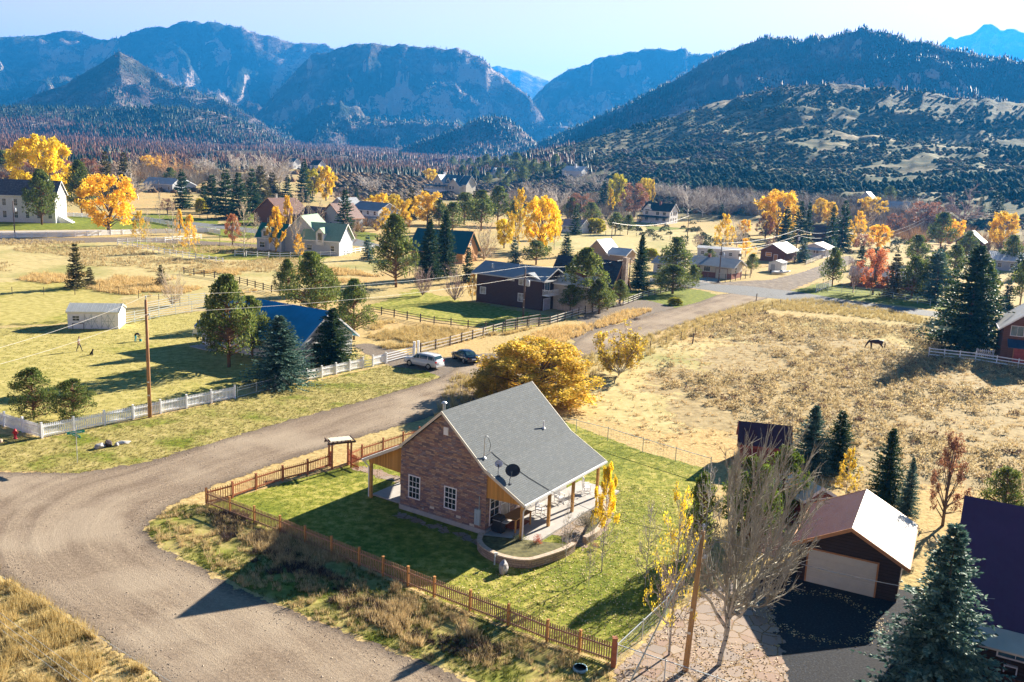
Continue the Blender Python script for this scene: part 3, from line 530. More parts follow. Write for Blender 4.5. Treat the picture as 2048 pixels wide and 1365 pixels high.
p = scat(6000, .02, .75, 1100, 1950, lambda x, y, r, a: (terrain(x, y) > 110)); cones('burnt_forest', p, rng.uniform(3, 9, len(p)), .16, M_BURN, 5)
_ico = None
def blobs(name, pts, sz, mat, flat=.75, lift=.35):
    global _ico
    if _ico is None:
        bm = bmesh.new(); bmesh.ops.create_icosphere(bm, subdivisions=1, radius=1); _ico = (np.array([v.co[:] for v in bm.verts]), np.array([[v.index for v in f.verts] for f in bm.faces])); bm.free()
    IV, IF = _ico; n = len(pts); k = len(IV); z = terrain(pts[:, 0], pts[:, 1]); J = rng.uniform(.6, 1.3, (n, k, 1))
    a = rng.uniform(0, 6.28, n); ca, sa = np.cos(a)[:, None], np.sin(a)[:, None]; bx = IV[None, :, 0] * ca - IV[None, :, 1] * sa; by = IV[None, :, 0] * sa + IV[None, :, 1] * ca
    B = np.stack([bx, by, np.broadcast_to(IV[None, :, 2] * flat, bx.shape)], -1) * J * sz[:, None, None]; B[..., 0] += pts[:, 0][:, None]; B[..., 1] += pts[:, 1][:, None]; B[..., 2] += (z + sz * lift)[:, None]
    F = (IF[None] + (np.arange(n) * k)[:, None, None]).reshape(-1, 3); return tag(link(name, npmesh(name, B.reshape(-1, 3), F, mat)), kind='stuff')
def m_blob(name, stops):
    t = NT(name); g = t.n('NewGeometry'); c = t.ramp(g.outputs['Random Per Island'], stops); n = t.noise(t.pos(), 1.4, 5, .8); c = t.mix(1.0, c, t.ramp(n, [(.3, (.4, .4, .4)), (.7, (1.5, 1.5, 1.5))]), 'MULTIPLY')
    t.col(c).rough(.9); t.bump(n, 1.2, 1.0); t.p.inputs['Specular IOR Level'].default_value = .05; return t.m
M_SCRUB = m_blob('scrub oak and juniper', [(0, (.028, .055, .022)), (.5, (.07, .105, .045)), (.8, (.16, .17, .08)), (1, (.24, .15, .09))])
p = scat(34000, .0, .72, 470, 1180, lambda x, y, r, a: fbm((x + y * .4) / 60, (y - x * .4) / 16, 4, 41) > .40 + .05 * np.clip((a - .25) / .2, 0, 1)); blobs('scrub', p, rng.uniform(.5, 1.9, len(p)) ** 1.1, M_SCRUB)
p = scat(9000, .10, .75, 560, 1180, lambda x, y, r, a: (fbm(x / 110, y / 80, 4, 15) > .52)); blobs('juniper_scrub', p, rng.uniform(.7, 2.3, len(p)), m_blob('dark juniper', [(0, (.015, .04, .026)), (.6, (.032, .072, .04)), (1, (.07, .10, .045))]), 1.5, .8)
p = scat(6000, -.20, .22, 500, 900, lambda x, y, r, a: fbm(x / 50, y / 50, 3, 42) > .42); blobs('scrub', p, rng.uniform(.9, 2.4, len(p)), m_blob('bare grey scrub', [(0, (.05, .06, .03)), (.4, (.12, .10, .08)), (.8, (.22, .18, .15)), (1, (.28, .2, .14))]))
p = scat(4500, -.62, -.1, 480, 900, lambda x, y, r, a: fbm(x / 50, y / 50, 3, 43) > .5); blobs('scrub', p, rng.uniform(.9, 2.6, len(p)), m_blob('autumn scrub', [(0, (.05, .06, .03)), (.4, (.20, .13, .08)), (.8, (.32, .2, .1)), (1, (.3, .25, .2))]))

def twigballs(name, pts, h, mat, k=60):
    n = len(pts); z = terrain(pts[:, 0], pts[:, 1]); hh = rng.uniform(h[0], h[1], n); d = rng.normal(0, .45, (n, k, 3)); d[..., 2] = 1; d /= np.linalg.norm(d, axis=-1, keepdims=True); L = hh[:, None] * rng.uniform(.5, 1.1, (n, k)); B = np.stack([pts[:, 0][:, None] + d[..., 0] * L * .25, pts[:, 1][:, None] + d[..., 1] * L * .25, np.broadcast_to(z[:, None], L.shape) + L * .12], -1)
    T = B + d * L[..., None] * .85; w_ = .055; pa = rng.uniform(0, 3.14, (n, k)); o = np.stack([np.cos(pa) * w_, np.sin(pa) * w_, pa * 0], -1)
    V = np.stack([B - o, B + o, T + o * .5, T - o * .5], 2).reshape(-1, 3); return tag(link(name, npmesh(name, V, np.arange(len(V)).reshape(-1, 4), mat)), kind='stuff')
M_TH1 = m_leaf('grey bare thicket', (.14, .11, .09), (.28, .23, .19), (.42, .35, .28), .1); M_TH2 = m_leaf('tan autumn thicket', (.22, .12, .06), (.42, .25, .12), (.55, .38, .2), .15); M_TH3 = m_leaf('green village brush', (.03, .05, .02), (.07, .09, .03), (.15, .15, .05), .15)
def band(pts, n): return sample(W(pts), n)
twigballs('bare_thicket', band([(1300, 385), (1560, 400), (1700, 430), (1900, 450), (1900, 480), (1700, 462), (1560, 440), (1400, 432), (1340, 420)], 330), (3, 8), M_TH1, 90)
twigballs('bare_thicket', band([(1080, 400), (1250, 395), (1300, 430), (1280, 450), (1140, 450)], 90), (3, 7), M_TH1, 90)
twigballs('bare_thicket', band([(640, 335), (880, 342), (860, 358), (660, 352)], 260), (2.5, 5), M_TH1, 80)
twigballs('bare_thicket', band([(-60, 330), (120, 340), (420, 352), (560, 358), (540, 385), (260, 372), (0, 360)], 300), (3, 9), M_TH1, 90)
twigballs('autumn_thicket', band([(-60, 330), (120, 340), (420, 350), (400, 368), (200, 366), (0, 360)], 170), (3, 9), M_TH2, 90)
twigballs('autumn_thicket', band([(1700, 440), (1900, 455), (2060, 480), (2060, 520), (1850, 490), (1720, 480)], 90), (2.5, 6), M_TH2, 90)
twigballs('autumn_thicket', band([(560, 430), (700, 440), (820, 440), (820, 460), (700, 470), (560, 450)], 60), (1.5, 4), M_TH2, 80)
p = scat(260, .12, .62, 300, 520); domes('village_brush', p[(p[:, 0] < 400)], (.8, 2.0), M_TH3, 90, .3)

twigballs('bare_thicket', band([(980, 395), (1110, 392), (1130, 425), (1000, 432)], 60), (3, 7), M_TH1, 90)
twigballs('bare_thicket', band([(620, 395), (700, 392), (860, 392), (840, 410), (700, 412)], 40), (1.5, 3.5), M_TH1, 70)
twigballs('bare_thicket', band([(1600, 400), (1800, 410), (1900, 425), (1880, 455), (1700, 440)], 130), (3, 7), M_TH1, 90)
# ------------------------------------------------------------------ trees: unit prototypes (height 1, crown width 1) scaled per tree
def quads(C, D, S, L, Wd):
    """leaf cards: centre base C, direction D, side S, length L, width W -> V,F (kites)"""
    n = len(C); L = np.asarray(L).reshape(-1, 1); Wd = np.asarray(Wd).reshape(-1, 1)
    V = np.stack([C, C + D * L * .45 + S * Wd * .5, C + D * L, C + D * L * .45 - S * Wd * .5], 1).reshape(-1, 3)
    return V, np.arange(n * 4).reshape(-1, 4)
def unit(v): return v / (np.linalg.norm(v, axis=-1, keepdims=True) + 1e-9)
def ribbons(A, B, ra, rb):
    """3-sided tapered sticks"""
    A, B = np.asarray(A), np.asarray(B); d = unit(B - A); up = np.where(np.abs(d[:, 2:3]) > .9, [[1., 0, 0]], [[0., 0, 1]]); x = unit(np.cross(d, up)); y = np.cross(x, d); n = len(A); vs = []
    for P, r in ((A, ra), (B, rb)):
        for k in range(3):
            t = 2 * math.pi * k / 3; vs.append(P + (x * math.cos(t) + y * math.sin(t)) * np.asarray(r).reshape(-1, 1))
    V = np.stack(vs, 1).reshape(-1, 3); b = np.arange(n)[:, None] * 6; F = np.concatenate([b + np.array([k, (k + 1) % 3, (k + 1) % 3 + 3, k + 3])[None] for k in range(3)]); return V, F
def join(parts):
    V = []; F = []; o = 0
    for v, f in parts: V.append(v); F.append(f + o); o += len(v)
    return np.concatenate(V), np.concatenate(F)
def trunk_mesh(name, pts, rs, mat, n=8):
    m = MB(); m.tube(pts, rs, n); return m.mesh(name, mat, True)
def gen_spruce(levels, per, seg, card, seed, full=1.0, droop=.12, power=.85, flare=1.0):
    g = np.random.default_rng(seed); C = []; D = []; S = []; L = []; Wd = []
    for i in range(levels):
        t = (i + g.uniform(0, .8)) / levels; z = .04 + .95 * t; rad = .5 * (1 - t) ** power * full * g.uniform(.82, 1.08) + .012
        nb = max(4, int(per * (1 - t * .6)))
        for k in range(nb):
            a = g.uniform(0, 6.283); r = rad * g.uniform(.62, 1.12); dz = (-droop * (1 - t) + .35 * t ** 2) + g.uniform(-.06, .06)
            bd = np.array([math.cos(a), math.sin(a), dz]); bd /= np.linalg.norm(bd); sd = np.array([-math.sin(a), math.cos(a), 0])
            ns = max(2, int(seg * (.35 + r * 1.6)))
            for s in range(ns):
                f = (s + g.uniform(.2, 1)) / ns; c = np.array([0, 0, z]) + bd * r * f + np.array([0, 0, .05 * r * f * f * (1 + 2 * t)])
                w = card * (1.15 - .45 * f)
                for sg in (-1, 1):
                    dd = unit(bd * g.uniform(.5, .9) + sd * sg * g.uniform(.5, 1) + np.array([0, 0, g.uniform(-.35, .25)])); C.append(c); D.append(dd); S.append(unit(np.cross(dd, g.normal(0, 1, 3) * .5 + [0, 0, 1]))); L.append(w * g.uniform(.8, 1.35)); Wd.append(w * .5)
                dd = unit(bd + g.normal(0, .25, 3)); C.append(c); D.append(dd); S.append(unit(np.cross(dd, g.normal(0, 1, 3)))); L.append(w * g.uniform(.9, 1.4)); Wd.append(w * .5)
    return quads(np.array(C), np.array(D), np.array(S), np.array(L), np.array(Wd))
def clumps(centers, radii, n_per, card, seed, flat=.8, up=.3, needle=False):
    g = np.random.default_rng(seed); N = len(centers) * n_per; ci = np.repeat(np.arange(len(centers)), n_per); d = unit(g.normal(0, 1, (N, 3))); rr = g.uniform(.35, 1.05, (N, 1)) ** .7
    P = centers[ci] + d * rr * radii[ci][:, None] * np.array([1, 1, flat]); dd = unit(d * (1.2 if needle else .5) + g.normal(0, .6, (N, 3)) + np.array([0, 0, up])); s = unit(np.cross(dd, g.normal(0, 1, (N, 3)))); l = card * g.uniform(.6, 1.35, N)
    return quads(P, dd, s, l, l * (.45 if needle else .85))
def branch(depth, seed, spread=.55, up=.25, split=3, base=.28, ratio=.72, r0=.022, lean=None, wob=.12, start=(0, 0, 0), d0=(0, 0, 1), reach=None):
    """recursive branching, returns segment arrays and tips"""
    g = np.random.default_rng(seed); A = []; B = []; RA = []; RB = []; lev = []; tips = []
    def go(p, d, ln, r, k):
        q = p; ns = 2 if k > 0 else 3
        for i in range(ns):
            d = unit(d + g.normal(0, wob, 3) + np.array([0, 0, up * .25])); e = q + d * ln / ns; A.append(q); B.append(e); RA.append(r * (1 - .3 * i / ns)); RB.append(r * (1 - .3 * (i + 1) / ns)); lev.append(k); q = e
            if k < depth and i < ns - 1 and k > 0 and g.random() < .75:
                dd = unit(d + unit(g.normal(0, 1, 3)) * spread * 1.3); go(q, dd, ln * ratio * .75, r * .5, k + 1)
        if k >= depth: tips.append(q); return
        for j in range(split + (1 if k == 0 else 0)):
            a = g.uniform(0, 6.28) if k else 6.283 * j / (split + 1) + g.uniform(-.4, .4)
            x = unit(np.cross(d, [0.3, .2, 1])) if abs(d[2]) < .95 else np.array([1., 0, 0]); y = np.cross(d, x); o = x * math.cos(a) + y * math.sin(a)
            dd = unit(d + o * spread * g.uniform(.6, 1.25) + np.array([0, 0, up])); go(q, dd, ln * ratio * g.uniform(.75, 1.15), r * .68, k + 1)
    go(np.array(start, float), np.array(d0, float), base, r0, 0)
    return tuple(map(np.array, (A, B, RA, RB, lev, tips)))
def normalise(arrs, zmin=0.0):
    P = np.concatenate(arrs); r = np.percentile(np.hypot(P[:, 0], P[:, 1]), 97); zt = np.percentile(P[:, 2], 99.6); return np.array([.5 / r, .5 / r, 1 / zt])
BARK = m_plain('grey brown bark', (.16, .12, .09), .9, .4, 9); BARKP = m_plain('orange pine bark', (.20, .11, .06), .9, .4, 9); BARKW = None
def m_aspenbark():
    t = NT('pale aspen bark'); n = t.noise(t.vscale(t.coord(), (4, 4, 30)), 2, 3); t.col(t.ramp(n, [(.35, (.08, .07, .06)), (.45, (.42, .40, .34)), (.8, (.58, .55, .47))])).rough(.8); return t.m
BARKW = m_aspenbark()
M_SPR = m_leaf('dark spruce needles', (.022, .055, .026), (.045, .095, .038), (.10, .15, .05), .24)
M_SPRB = m_leaf('blue spruce needles', (.05, .115, .095), (.105, .20, .16), (.22, .32, .25), .22)
M_PINE = m_leaf('pine needles', (.055, .09, .018), (.14, .19, .04), (.30, .33, .09), .36)
M_JUN = m_leaf('juniper sprays', (.05, .085, .01), (.11, .17, .02), (.19, .25, .04), .35)
M_OLIV = m_leaf('olive brown needles', (.06, .06, .02), (.12, .115, .035), (.22, .18, .07), .25)
M_YEL = m_leaf('bright yellow leaves', (.72, .50, .02), (.93, .70, .03), (1.0, .84, .13), .42)
M_ORG = m_leaf('golden orange leaves', (.70, .42, .03), (.92, .62, .045), (1.0, .77, .14), .42)
M_RED = m_leaf('salmon red leaves', (.42, .12, .05), (.70, .25, .10), (.85, .42, .16), .4)
M_RUST = m_leaf('rusty brown leaves', (.20, .09, .05), (.38, .17, .10), (.52, .28, .17), .35)
M_LIME = m_leaf('lemon green leaves', (.25, .26, .02), (.52, .48, .03), (.78, .68, .06), .42)
M_GOLD = m_leaf('golden green thicket leaves', (.32, .29, .04), (.72, .52, .07), (.92, .66, .13), .42)
M_TWG = m_plain('grey bare twigs', (.52, .47, .42), .85, .3, 6); M_TWT = m_plain('tan bare twigs', (.55, .45, .33), .85, .3, 6); M_TWP = m_plain('mauve bare twigs', (.34, .25, .23), .85, .3, 6); M_TWO = m_plain('orange willow twigs', (.55, .33, .14), .85, .3, 6)
PROTO = {}
def proto(key, fn):
    if key not in PROTO: PROTO[key] = fn()
    return PROTO[key]
def P_spruce(var, hi, mat, slim=False, shape=0):
    def fn():
        if hi: V, F = gen_spruce(46, 17, 13, .042, 100 + var, droop=.1)
        else: V, F = gen_spruce(26, 12, 8, .07, 110 + var, droop=.14, power=.8 if not slim else .95)
        return dict(crown=npmesh('crown', V, F, mat), trunk=trunk_mesh('trunk', [(0, 0, -.01), (0, 0, .5), (0, 0, .97)], [.02, .013, .003], BARK))
    return proto(('spruce', var, hi, mat.name, slim), fn)
def P_pine(var, hi, mat, bare=.25, roundish=False):
    def fn():
        g = np.random.default_rng(200 + var); n = 70 if not hi else 130; C = []; Rr = []; A = []; B = []; ra = []; rb = []; bend = g.uniform(-.06, .06, 2)
        for i in range(n):
            t = g.uniform(0, 1) ** .85; z = bare + (1 - bare) * t * .97
            env = (.5 * math.sin(math.pi * min(1, (t * .82 + .16))) ** .7) if roundish else .5 * (1 - t ** 1.6) ** .7 * (.6 + .4 * min(1, t * 4))
            a = g.uniform(0, 6.28); r = env * g.uniform(.35, 1.0); c = np.array([math.cos(a) * r + bend[0] * z, math.sin(a) * r + bend[1] * z, z]); C.append(c); Rr.append(.12 * g.uniform(.6, 1.1) * (1.1 - .4 * t) * (.7 if hi else 1))
            A.append([bend[0] * z, bend[1] * z, z - r * .35]); B.append(c); ra.append(.010); rb.append(.004)
        C.append(np.array([bend[0], bend[1], .97])); Rr.append(.05); C = np.array(C); Rr = np.array(Rr)
        V, F = clumps(C, Rr, 60 if hi else 44, .038 if hi else .058, var, .75, .35, True)
        tv, tf = ribbons(A, B, ra, rb); k = 1.0; V[:, 2] = np.clip(V[:, 2], 0.02, 1.0)
        m = MB(); m.tube([(0, 0, -.01), (bend[0] * .4, bend[1] * .4, .4), (bend[0] * .95, bend[1] * .95, .93)], [.026, .02, .005], 8)
        tm = m.mesh('trunk', BARKP, True); lm = npmesh('limbs', tv, tf, BARKP)
        return dict(crown=npmesh('crown', V, F, mat), trunk=tm, limbs=lm)
    return proto(('pine', var, hi, mat.name, bare, roundish), fn)
def envelope(form):
    if form == 'vase': return lambda z: .5 * np.clip((z - .06) / .40, 0, 1) ** .6 * np.sqrt(np.clip(1 - np.clip((z - .55) / .47, 0, 1) ** 2.4, 0, 1)), .10
    if form == 'round': return lambda z: .5 * np.sin(math.pi * np.clip((z - .08) / .93, 0, 1) ** .8) ** .6, .12
    if form == 'bush': return lambda z: .5 * np.sqrt(np.clip(1 - (z - .30) ** 2 / .52, 0, 1)), -.04
    return lambda z: .5 * np.clip((z - .05) / .16, 0, 1) ** .6 * np.clip((1.03 - z) / .62, 0, 1) ** .75, .10
def P_broad(var, mat, form='vase', nleaf=60, card=.03, depth=4, bark=None, twigmat=None, dens=1.0):
    def fn():
        env, zb = envelope(form); g = np.random.default_rng(900 + var * 7 + len(form)); nl = {'vase': 20, 'round': 20, 'bush': 80, 'column': 22}[form]; cs = []; A = []; B = []; ra = []; rb = []
        for i in range(nl):
            z = zb + .07 + (.90 - zb) * ((i + g.uniform(0, 1)) / nl) ** .85; r = float(env(z)) * g.uniform(.45, .95); a = i * 2.4 + g.uniform(-.5, .5); lc = np.array([math.cos(a) * r, math.sin(a) * r, z]); lr = g.uniform(.09, .17) * (1 if form != 'column' else .62) * (1 if form != 'bush' else .72); r = float(env(z)) * g.uniform(.55, 1.0) if form == 'bush' else r; lc = np.array([math.cos(a) * r, math.sin(a) * r, z])
            z0 = max(.02, min(z - .08, z * g.uniform(.3, .6))); A.append([0, 0, z0]); B.append(lc * [.8, .8, 1] - [0, 0, lr * .5]); ra.append(.014); rb.append(.005)
            for q in range(11 if form != 'bush' else 13):
                d = unit(g.normal(0, 1, 3)); c = lc + d * lr * g.uniform(.3, 1.15) * np.array([1, 1, .8]); 
                if g.random() < dens: cs.append(c)
                if q < 5: A.append(B[-1] if q == 0 else lc * [.8, .8, 1] - [0, 0, lr * .5]); B.append(c); ra.append(.004); rb.append(.0015)
        cs = np.array(cs); cs[:, 2] = np.clip(cs[:, 2], .03, .985); V, F = clumps(cs, np.full(len(cs), .048 if form != 'column' else .036), max(6, int(nleaf * .62)), card, var, .9, .1); V[:, 2] = np.maximum(V[:, 2], .02)
        lv, lf = ribbons(A, B, ra, rb); zt = .3 if form in ('vase', 'bush') else .75; m = MB(); m.tube([(0, 0, -.01), (.01, 0, zt * .5), (0, .01, zt)], [.034, .026, .012], 8)
        return dict(crown=npmesh('crown', V, F, mat), trunk=m.mesh('trunk', bark or BARK, True), limbs=npmesh('limbs', lv, lf, twigmat or bark or BARK))
    return proto(('broad', var, mat.name, form, nleaf, card, depth, dens, (bark or BARK).name), fn)
def gen_bare(var, form, nl, ns, nt, zstart=.10):
    """stems: trunk -> limbs -> side shoots -> whips, arching upward inside an envelope"""
    env, zb = envelope(form); g = np.random.default_rng(700 + var); TA = []; TB = []; TR = []; A = []; B = []; RA = []; tips = []
    lead = form == 'column'; top = .97 if lead else (.05 if form == 'bush' else .34); P = [np.array([0, 0, -.01])]
    for k in range(1, 7): P.append(np.array([g.uniform(-.012, .012), g.uniform(-.012, .012), top * k / 6]))
    r0 = .022 if form != 'bush' else .012
    for k in range(6): TA.append(P[k]); TB.append(P[k + 1]); TR.append((r0 * (1 - .75 * k / 6 if lead else 1 - .4 * k / 6), r0 * (1 - .75 * (k + 1) / 6 if lead else 1 - .4 * (k + 1) / 6)))
    for i in range(nl):
        a = i * 2.4 + g.uniform(-.4, .4); f = (i + g.uniform(0, 1)) / nl
        if lead: z0 = zstart + .82 * f; ze = min(.99, z0 + g.uniform(.10, .22)); re = float(env(min(.97, ze - .05))) * g.uniform(.7, 1.1); lr = .007
        else:
            ze = g.uniform(.35, .98) if form != 'bush' else g.uniform(.3, 1); z0 = max(.0, top * g.uniform(.35, 1)); re = float(env(min(.96, ze))) * g.uniform(.45, 1.05); lr = .012
        s = np.array([0, 0, z0]); e = np.array([math.cos(a) * re, math.sin(a) * re, ze]); c = np.array([math.cos(a) * re * .62, math.sin(a) * re * .62, z0 + (ze - z0) * .36]); pts = [(1 - t) ** 2 * s + 2 * t * (1 - t) * c + t * t * e + (g.normal(0, .013, 3) if 0 < t < 1 else 0) for t in np.linspace(0, 1, 7)]
        for k in range(6):
            q = k / 6; (TA if k < 3 and not lead else A).append(pts[k]); (TB if k < 3 and not lead else B).append(pts[k + 1]); (TR if k < 3 and not lead else RA).append((lr * (1 - .8 * q), lr * (1 - .8 * (q + .166))))
        ll = np.linalg.norm(e - s)
        for j in range(ns):
            t = g.uniform(.15, 1) ** .8; k = min(5, int(t * 6)); p = pts[k] + (pts[k + 1] - pts[k]) * (t * 6 - k); d = unit(pts[k + 1] - pts[k]); dd = unit(d * .9 + unit(g.normal(0, 1, 3)) * .85 + np.array([0, 0, .35])); l2 = ll * g.uniform(.18, .42) * (1.15 - .5 * t); m_ = p + dd * l2 * .5; e2 = m_ + unit(dd + np.array([0, 0, .35]) + g.normal(0, .15, 3)) * l2 * .5
            A += [p, m_]; B += [m_, e2]; RA += [(.0042, .003), (.003, .0016)]; tips.append(e2)
            for w_ in range(nt):
                u = g.uniform(.1, 1); b0 = p + (m_ - p) * min(1, u * 2) if u < .5 else m_ + (e2 - m_) * (u * 2 - 1); d3 = unit(dd + unit(g.normal(0, 1, 3)) * .8 + np.array([0, 0, .3])); l3 = l2 * g.uniform(.25, .6); e3 = b0 + d3 * l3; A.append(b0); B.append(e3); RA.append((.0018, .001)); tips.append(e3)
    return [np.array(v) for v in (TA, TB, TR, A, B, RA, tips)]
def P_bare(var, mat, form='vase', depth=5, bark=None, rmin=.0022, leaves=None, ldens=.15, card=.02, big=False, lmin=0):
    def fn():
        nl, ns, nt = (19, 14, 11) if big else ((16, 9, 6) if form != 'column' else (26, 6, 5)); TA, TB, TR, A, B, RA, tips = gen_bare(var, form, nl, ns, nt)
        tv, tf = ribbons(TA, TB, TR[:, 0], TR[:, 1]); lv, lf = ribbons(A, B, np.maximum(RA[:, 0], rmin), np.maximum(RA[:, 1], rmin * .7)); d = dict(crown=npmesh('crown', lv, lf, mat), trunk=npmesh('trunk', tv, tf, bark or mat))
        if leaves is not None: g = np.random.default_rng(var); T = tips[(g.random(len(tips)) < ldens) & (tips[:, 2] > lmin)]; V, F = clumps(T, np.full(len(T), .022 if lmin == 0 else .03), 6 if lmin == 0 else 16, card, var, 1, 0); d['leaves'] = npmesh('leaves', V, F, leaves)
        return d
    return proto(('bare', var, mat.name, form, depth, rmin, leaves.name if leaves else '', ldens, (bark or mat).name, big), fn)
KINDS = {
 'spruce': ('spruce_tree', lambda v: P_spruce(v % 4, False, M_SPR), 'tree'), 'bluespruce': ('blue_spruce_tree', lambda v: P_spruce(v % 3, False, M_SPRB), 'tree'),
 'spruce_hi': ('spruce_tree', lambda v: P_spruce(v % 2, True, M_SPR), 'tree'), 'bluespruce_hi': ('blue_spruce_tree', lambda v: P_spruce(v % 2, True, M_SPRB), 'tree'),
 'pine': ('pine_tree', lambda v: P_pine(v % 4, False, M_PINE), 'tree'), 'pine_hi': ('pine_tree', lambda v: P_pine(v % 3, True, M_PINE, .2), 'tree'), 'pine_round': ('pine_tree', lambda v: P_pine(v % 2, True, M_PINE, .08, True), 'tree'),
 'juniper': ('juniper_tree', lambda v: P_pine(v % 2, True, M_JUN, .02, True), 'tree'), 'olive': ('juniper_tree', lambda v: P_spruce(v % 2, False, M_OLIV), 'tree'),
 'yellow': ('cottonwood_tree', lambda v: P_broad(v % 3, M_YEL, 'vase', 70, .034), 'tree'), 'yellowcol': ('aspen_tree', lambda v: P_broad(v % 3, M_YEL, 'column', 60, .03), 'tree'),
 'orange': ('cottonwood_tree', lambda v: P_broad(v % 3, M_ORG, 'vase', 60, .032), 'tree'), 'orangecol': ('aspen_tree', lambda v: P_broad(v % 3, M_ORG, 'column', 50, .03), 'tree'),
 'red': ('maple_tree', lambda v: P_broad(v % 2, M_RED, 'round', 40, .03), 'tree'), 'rust': ('cottonwood_tree', lambda v: P_broad(v % 2, M_RUST, 'round', 36, .03, dens=.7), 'tree'), 'rustcol': ('pear_tree', lambda v: P_broad(v % 2, M_RUST, 'column', 40, .022, dens=.8), 'tree'),
 'lime': ('cottonwood_tree', lambda v: P_broad(v % 2, M_LIME, 'vase', 60, .034), 'tree'), 'goldbush': ('thicket_tree', lambda v: P_broad(5 + v % 2, M_GOLD, 'bush', 60, .022, 5), 'tree'),
 'orgthin': ('aspen_tree', lambda v: P_bare(v % 2, M_TWT, 'column', 5, BARKW, .0025, M_ORG, .6, .032), 'tree'),
 'bare': ('bare_tree', lambda v: P_bare(v % 3, M_TWG, 'vase', 5, None, .0038), 'tree'), 'barecol': ('bare_poplar_tree', lambda v: P_bare(v % 3, M_TWT, 'column', 5, BARKW), 'tree'), 'baretan': ('bare_tree', lambda v: P_bare(v % 3, M_TWT, 'vase', 5), 'tree'), 'baremauve': ('bare_tree', lambda v: P_bare(v % 2, M_TWP, 'round', 5), 'tree'),
 'willow': ('willow_thicket', lambda v: P_bare(v % 2, M_TWO, 'bush', 5, None, .003), 'shrub'), 'barebush': ('bare_shrub', lambda v: P_bare(2 + v % 2, M_TWP, 'bush', 5), 'shrub'), 'tanbush': ('bare_shrub', lambda v: P_bare(2 + v % 2, M_TWT, 'bush', 5), 'shrub'),
 'limebush': ('leafy_shrub', lambda v: P_broad(7, M_LIME, 'bush', 40, .04, 4), 'shrub')}
_used = {}
WK = dict(spruce=1.28, bluespruce=1.28, pine=1.22, juniper=1.2, olive=1.35, yellow=1.08, orange=1.1, bare=1.35, barecol=1.3, baretan=1.3)
def tree(kind, x, yb, yt, wpx, label, group=None, v=None, lean=(0, 0), P=None):
    nm, fn, cat = KINDS[kind]; P = P or G(x, yb); h = Hpx(P, yt); wd = wpx * mpp(P) * WK.get(kind.split('_')[0], 1.08); i = _used.get(kind, 0); _used[kind] = i + 1; d = fn(i if v is None else v)
    rt = empty(nm, P, random.uniform(0, 6.28), label, cat, group); rt.scale = (wd, wd, h); rt.rotation_euler[0] = lean[0]; rt.rotation_euler[1] = lean[1]
    for k, me in d.items(): link(k, me, rt)
    return rt
GV = 'conifers around the village houses'; GB = 'bare cottonwoods along the village'; GY = 'autumn coloured trees in the village'
# near trees
tree('bluespruce_hi', 1862, 1400, 1050, 235, 'big blue spruce standing in front of the purple roofed house, lower right', v=0)
tree('bluespruce_hi', 1618, 948, 812, 92, 'blue spruce behind the small white roofed red shed, left one of the touching pair', v=1)
tree('spruce_hi', 1672, 945, 822, 80, 'dark spruce touching the blue spruce behind the small red shed', v=0)
tree('spruce_hi', 1768, 1012, 858, 82, 'dark spruce standing alone behind the garage roof', v=1)
tree('bluespruce_hi', 1812, 1035, 915, 46, 'slim young blue spruce to the right of the dark spruce behind the garage', v=0)
tree('rustcol', 1885, 1052, 868, 92, 'rusty red leaved tree standing behind the purple house roof', v=0)
tree('orgthin', 1690, 1000, 902, 44, 'thin little yellow tree between the spruces behind the garage')
tree('pine_round', 2002, 1075, 935, 90, 'bright green pine behind the purple roof at the right edge', v=1)
tree('spruce_hi', 1932, 698, 492, 150, 'huge dark spruce at the end of the white rail fence by the red house', v=1)
tree('pine', 1868, 600, 505, 70, 'dark pine on the left behind the huge spruce')
tree('spruce', 2012, 620, 560, 34, 'small blue green spruce beside the red house roof')
tree('juniper', 1560, 1040, 893, 88, 'bright green juniper beside the red sheds', v=0)
tree('juniper', 1500, 1085, 915, 110, 'yellow green juniper behind the big bare tree', v=1)
tree('juniper', 1395, 1110, 945, 60, 'dark green juniper between the lawn and the big bare tree', v=0)
M_TWN = m_plain('pale olive grey twigs', (.29, .275, .24), .85, .3, 6)
def bignear(x, yb, yt, wpx, label, form, var, mat, depth, rmin, leaves=None, ld=.1, card=.012, name='bare_tree', rot=None, tilt=0, lmin=0):
    P = G(x, yb); d = P_bare(var, mat, form, depth, BARKW, rmin, leaves, ld, card, depth > 6, lmin); h = Hpx(P, yt); rt = empty(name, P, rot if rot is not None else 1.0, label, 'tree'); wd = wpx * mpp(P); rt.scale = (wd, wd, h); rt.rotation_euler[1] = tilt
    for k, me in d.items(): link(k, me, rt)
bignear(1437, 1330, 850, 265, 'big bare many branched tree on the flagstones beside the power pole', 'vase', 21, M_TWN, 7, .0004, rot=0, tilt=.11)
bignear(1338, 1310, 985, 130, 'half bare aspen with sparse yellow leaves left of the power pole', 'column', 22, M_TWG, 6, .0009, M_YEL, .34, .017, 'aspen_tree', 2)
bignear(1405, 1130, 930, 90, 'thin bare tree behind the aspen at the lawn corner', 'column', 23, M_TWG, 6, .0012, rot=.5)
bignear(1203, 1145, 935, 66, 'slender orange yellow aspen beside the patio steps', 'column', 24, M_TWG, 6, .0010, M_YEL, 1.0, .020, 'aspen_tree', 2, lmin=.5)
bignear(1177, 1175, 1040, 26, 'thin leafless sapling on the lawn below the orange aspen', 'column', 25, M_TWG, 5, .0016, rot=.3)
bignear(1131, 1125, 985, 30, 'thin leafless sapling against the stone planter wall', 'column', 26, M_TWG, 5, .0016, rot=1.3)
bignear(1290, 1175, 1000, 60, 'thin leafless sapling on the right side of the lawn', 'column', 27, M_TWG, 6, .0014, rot=2.3)
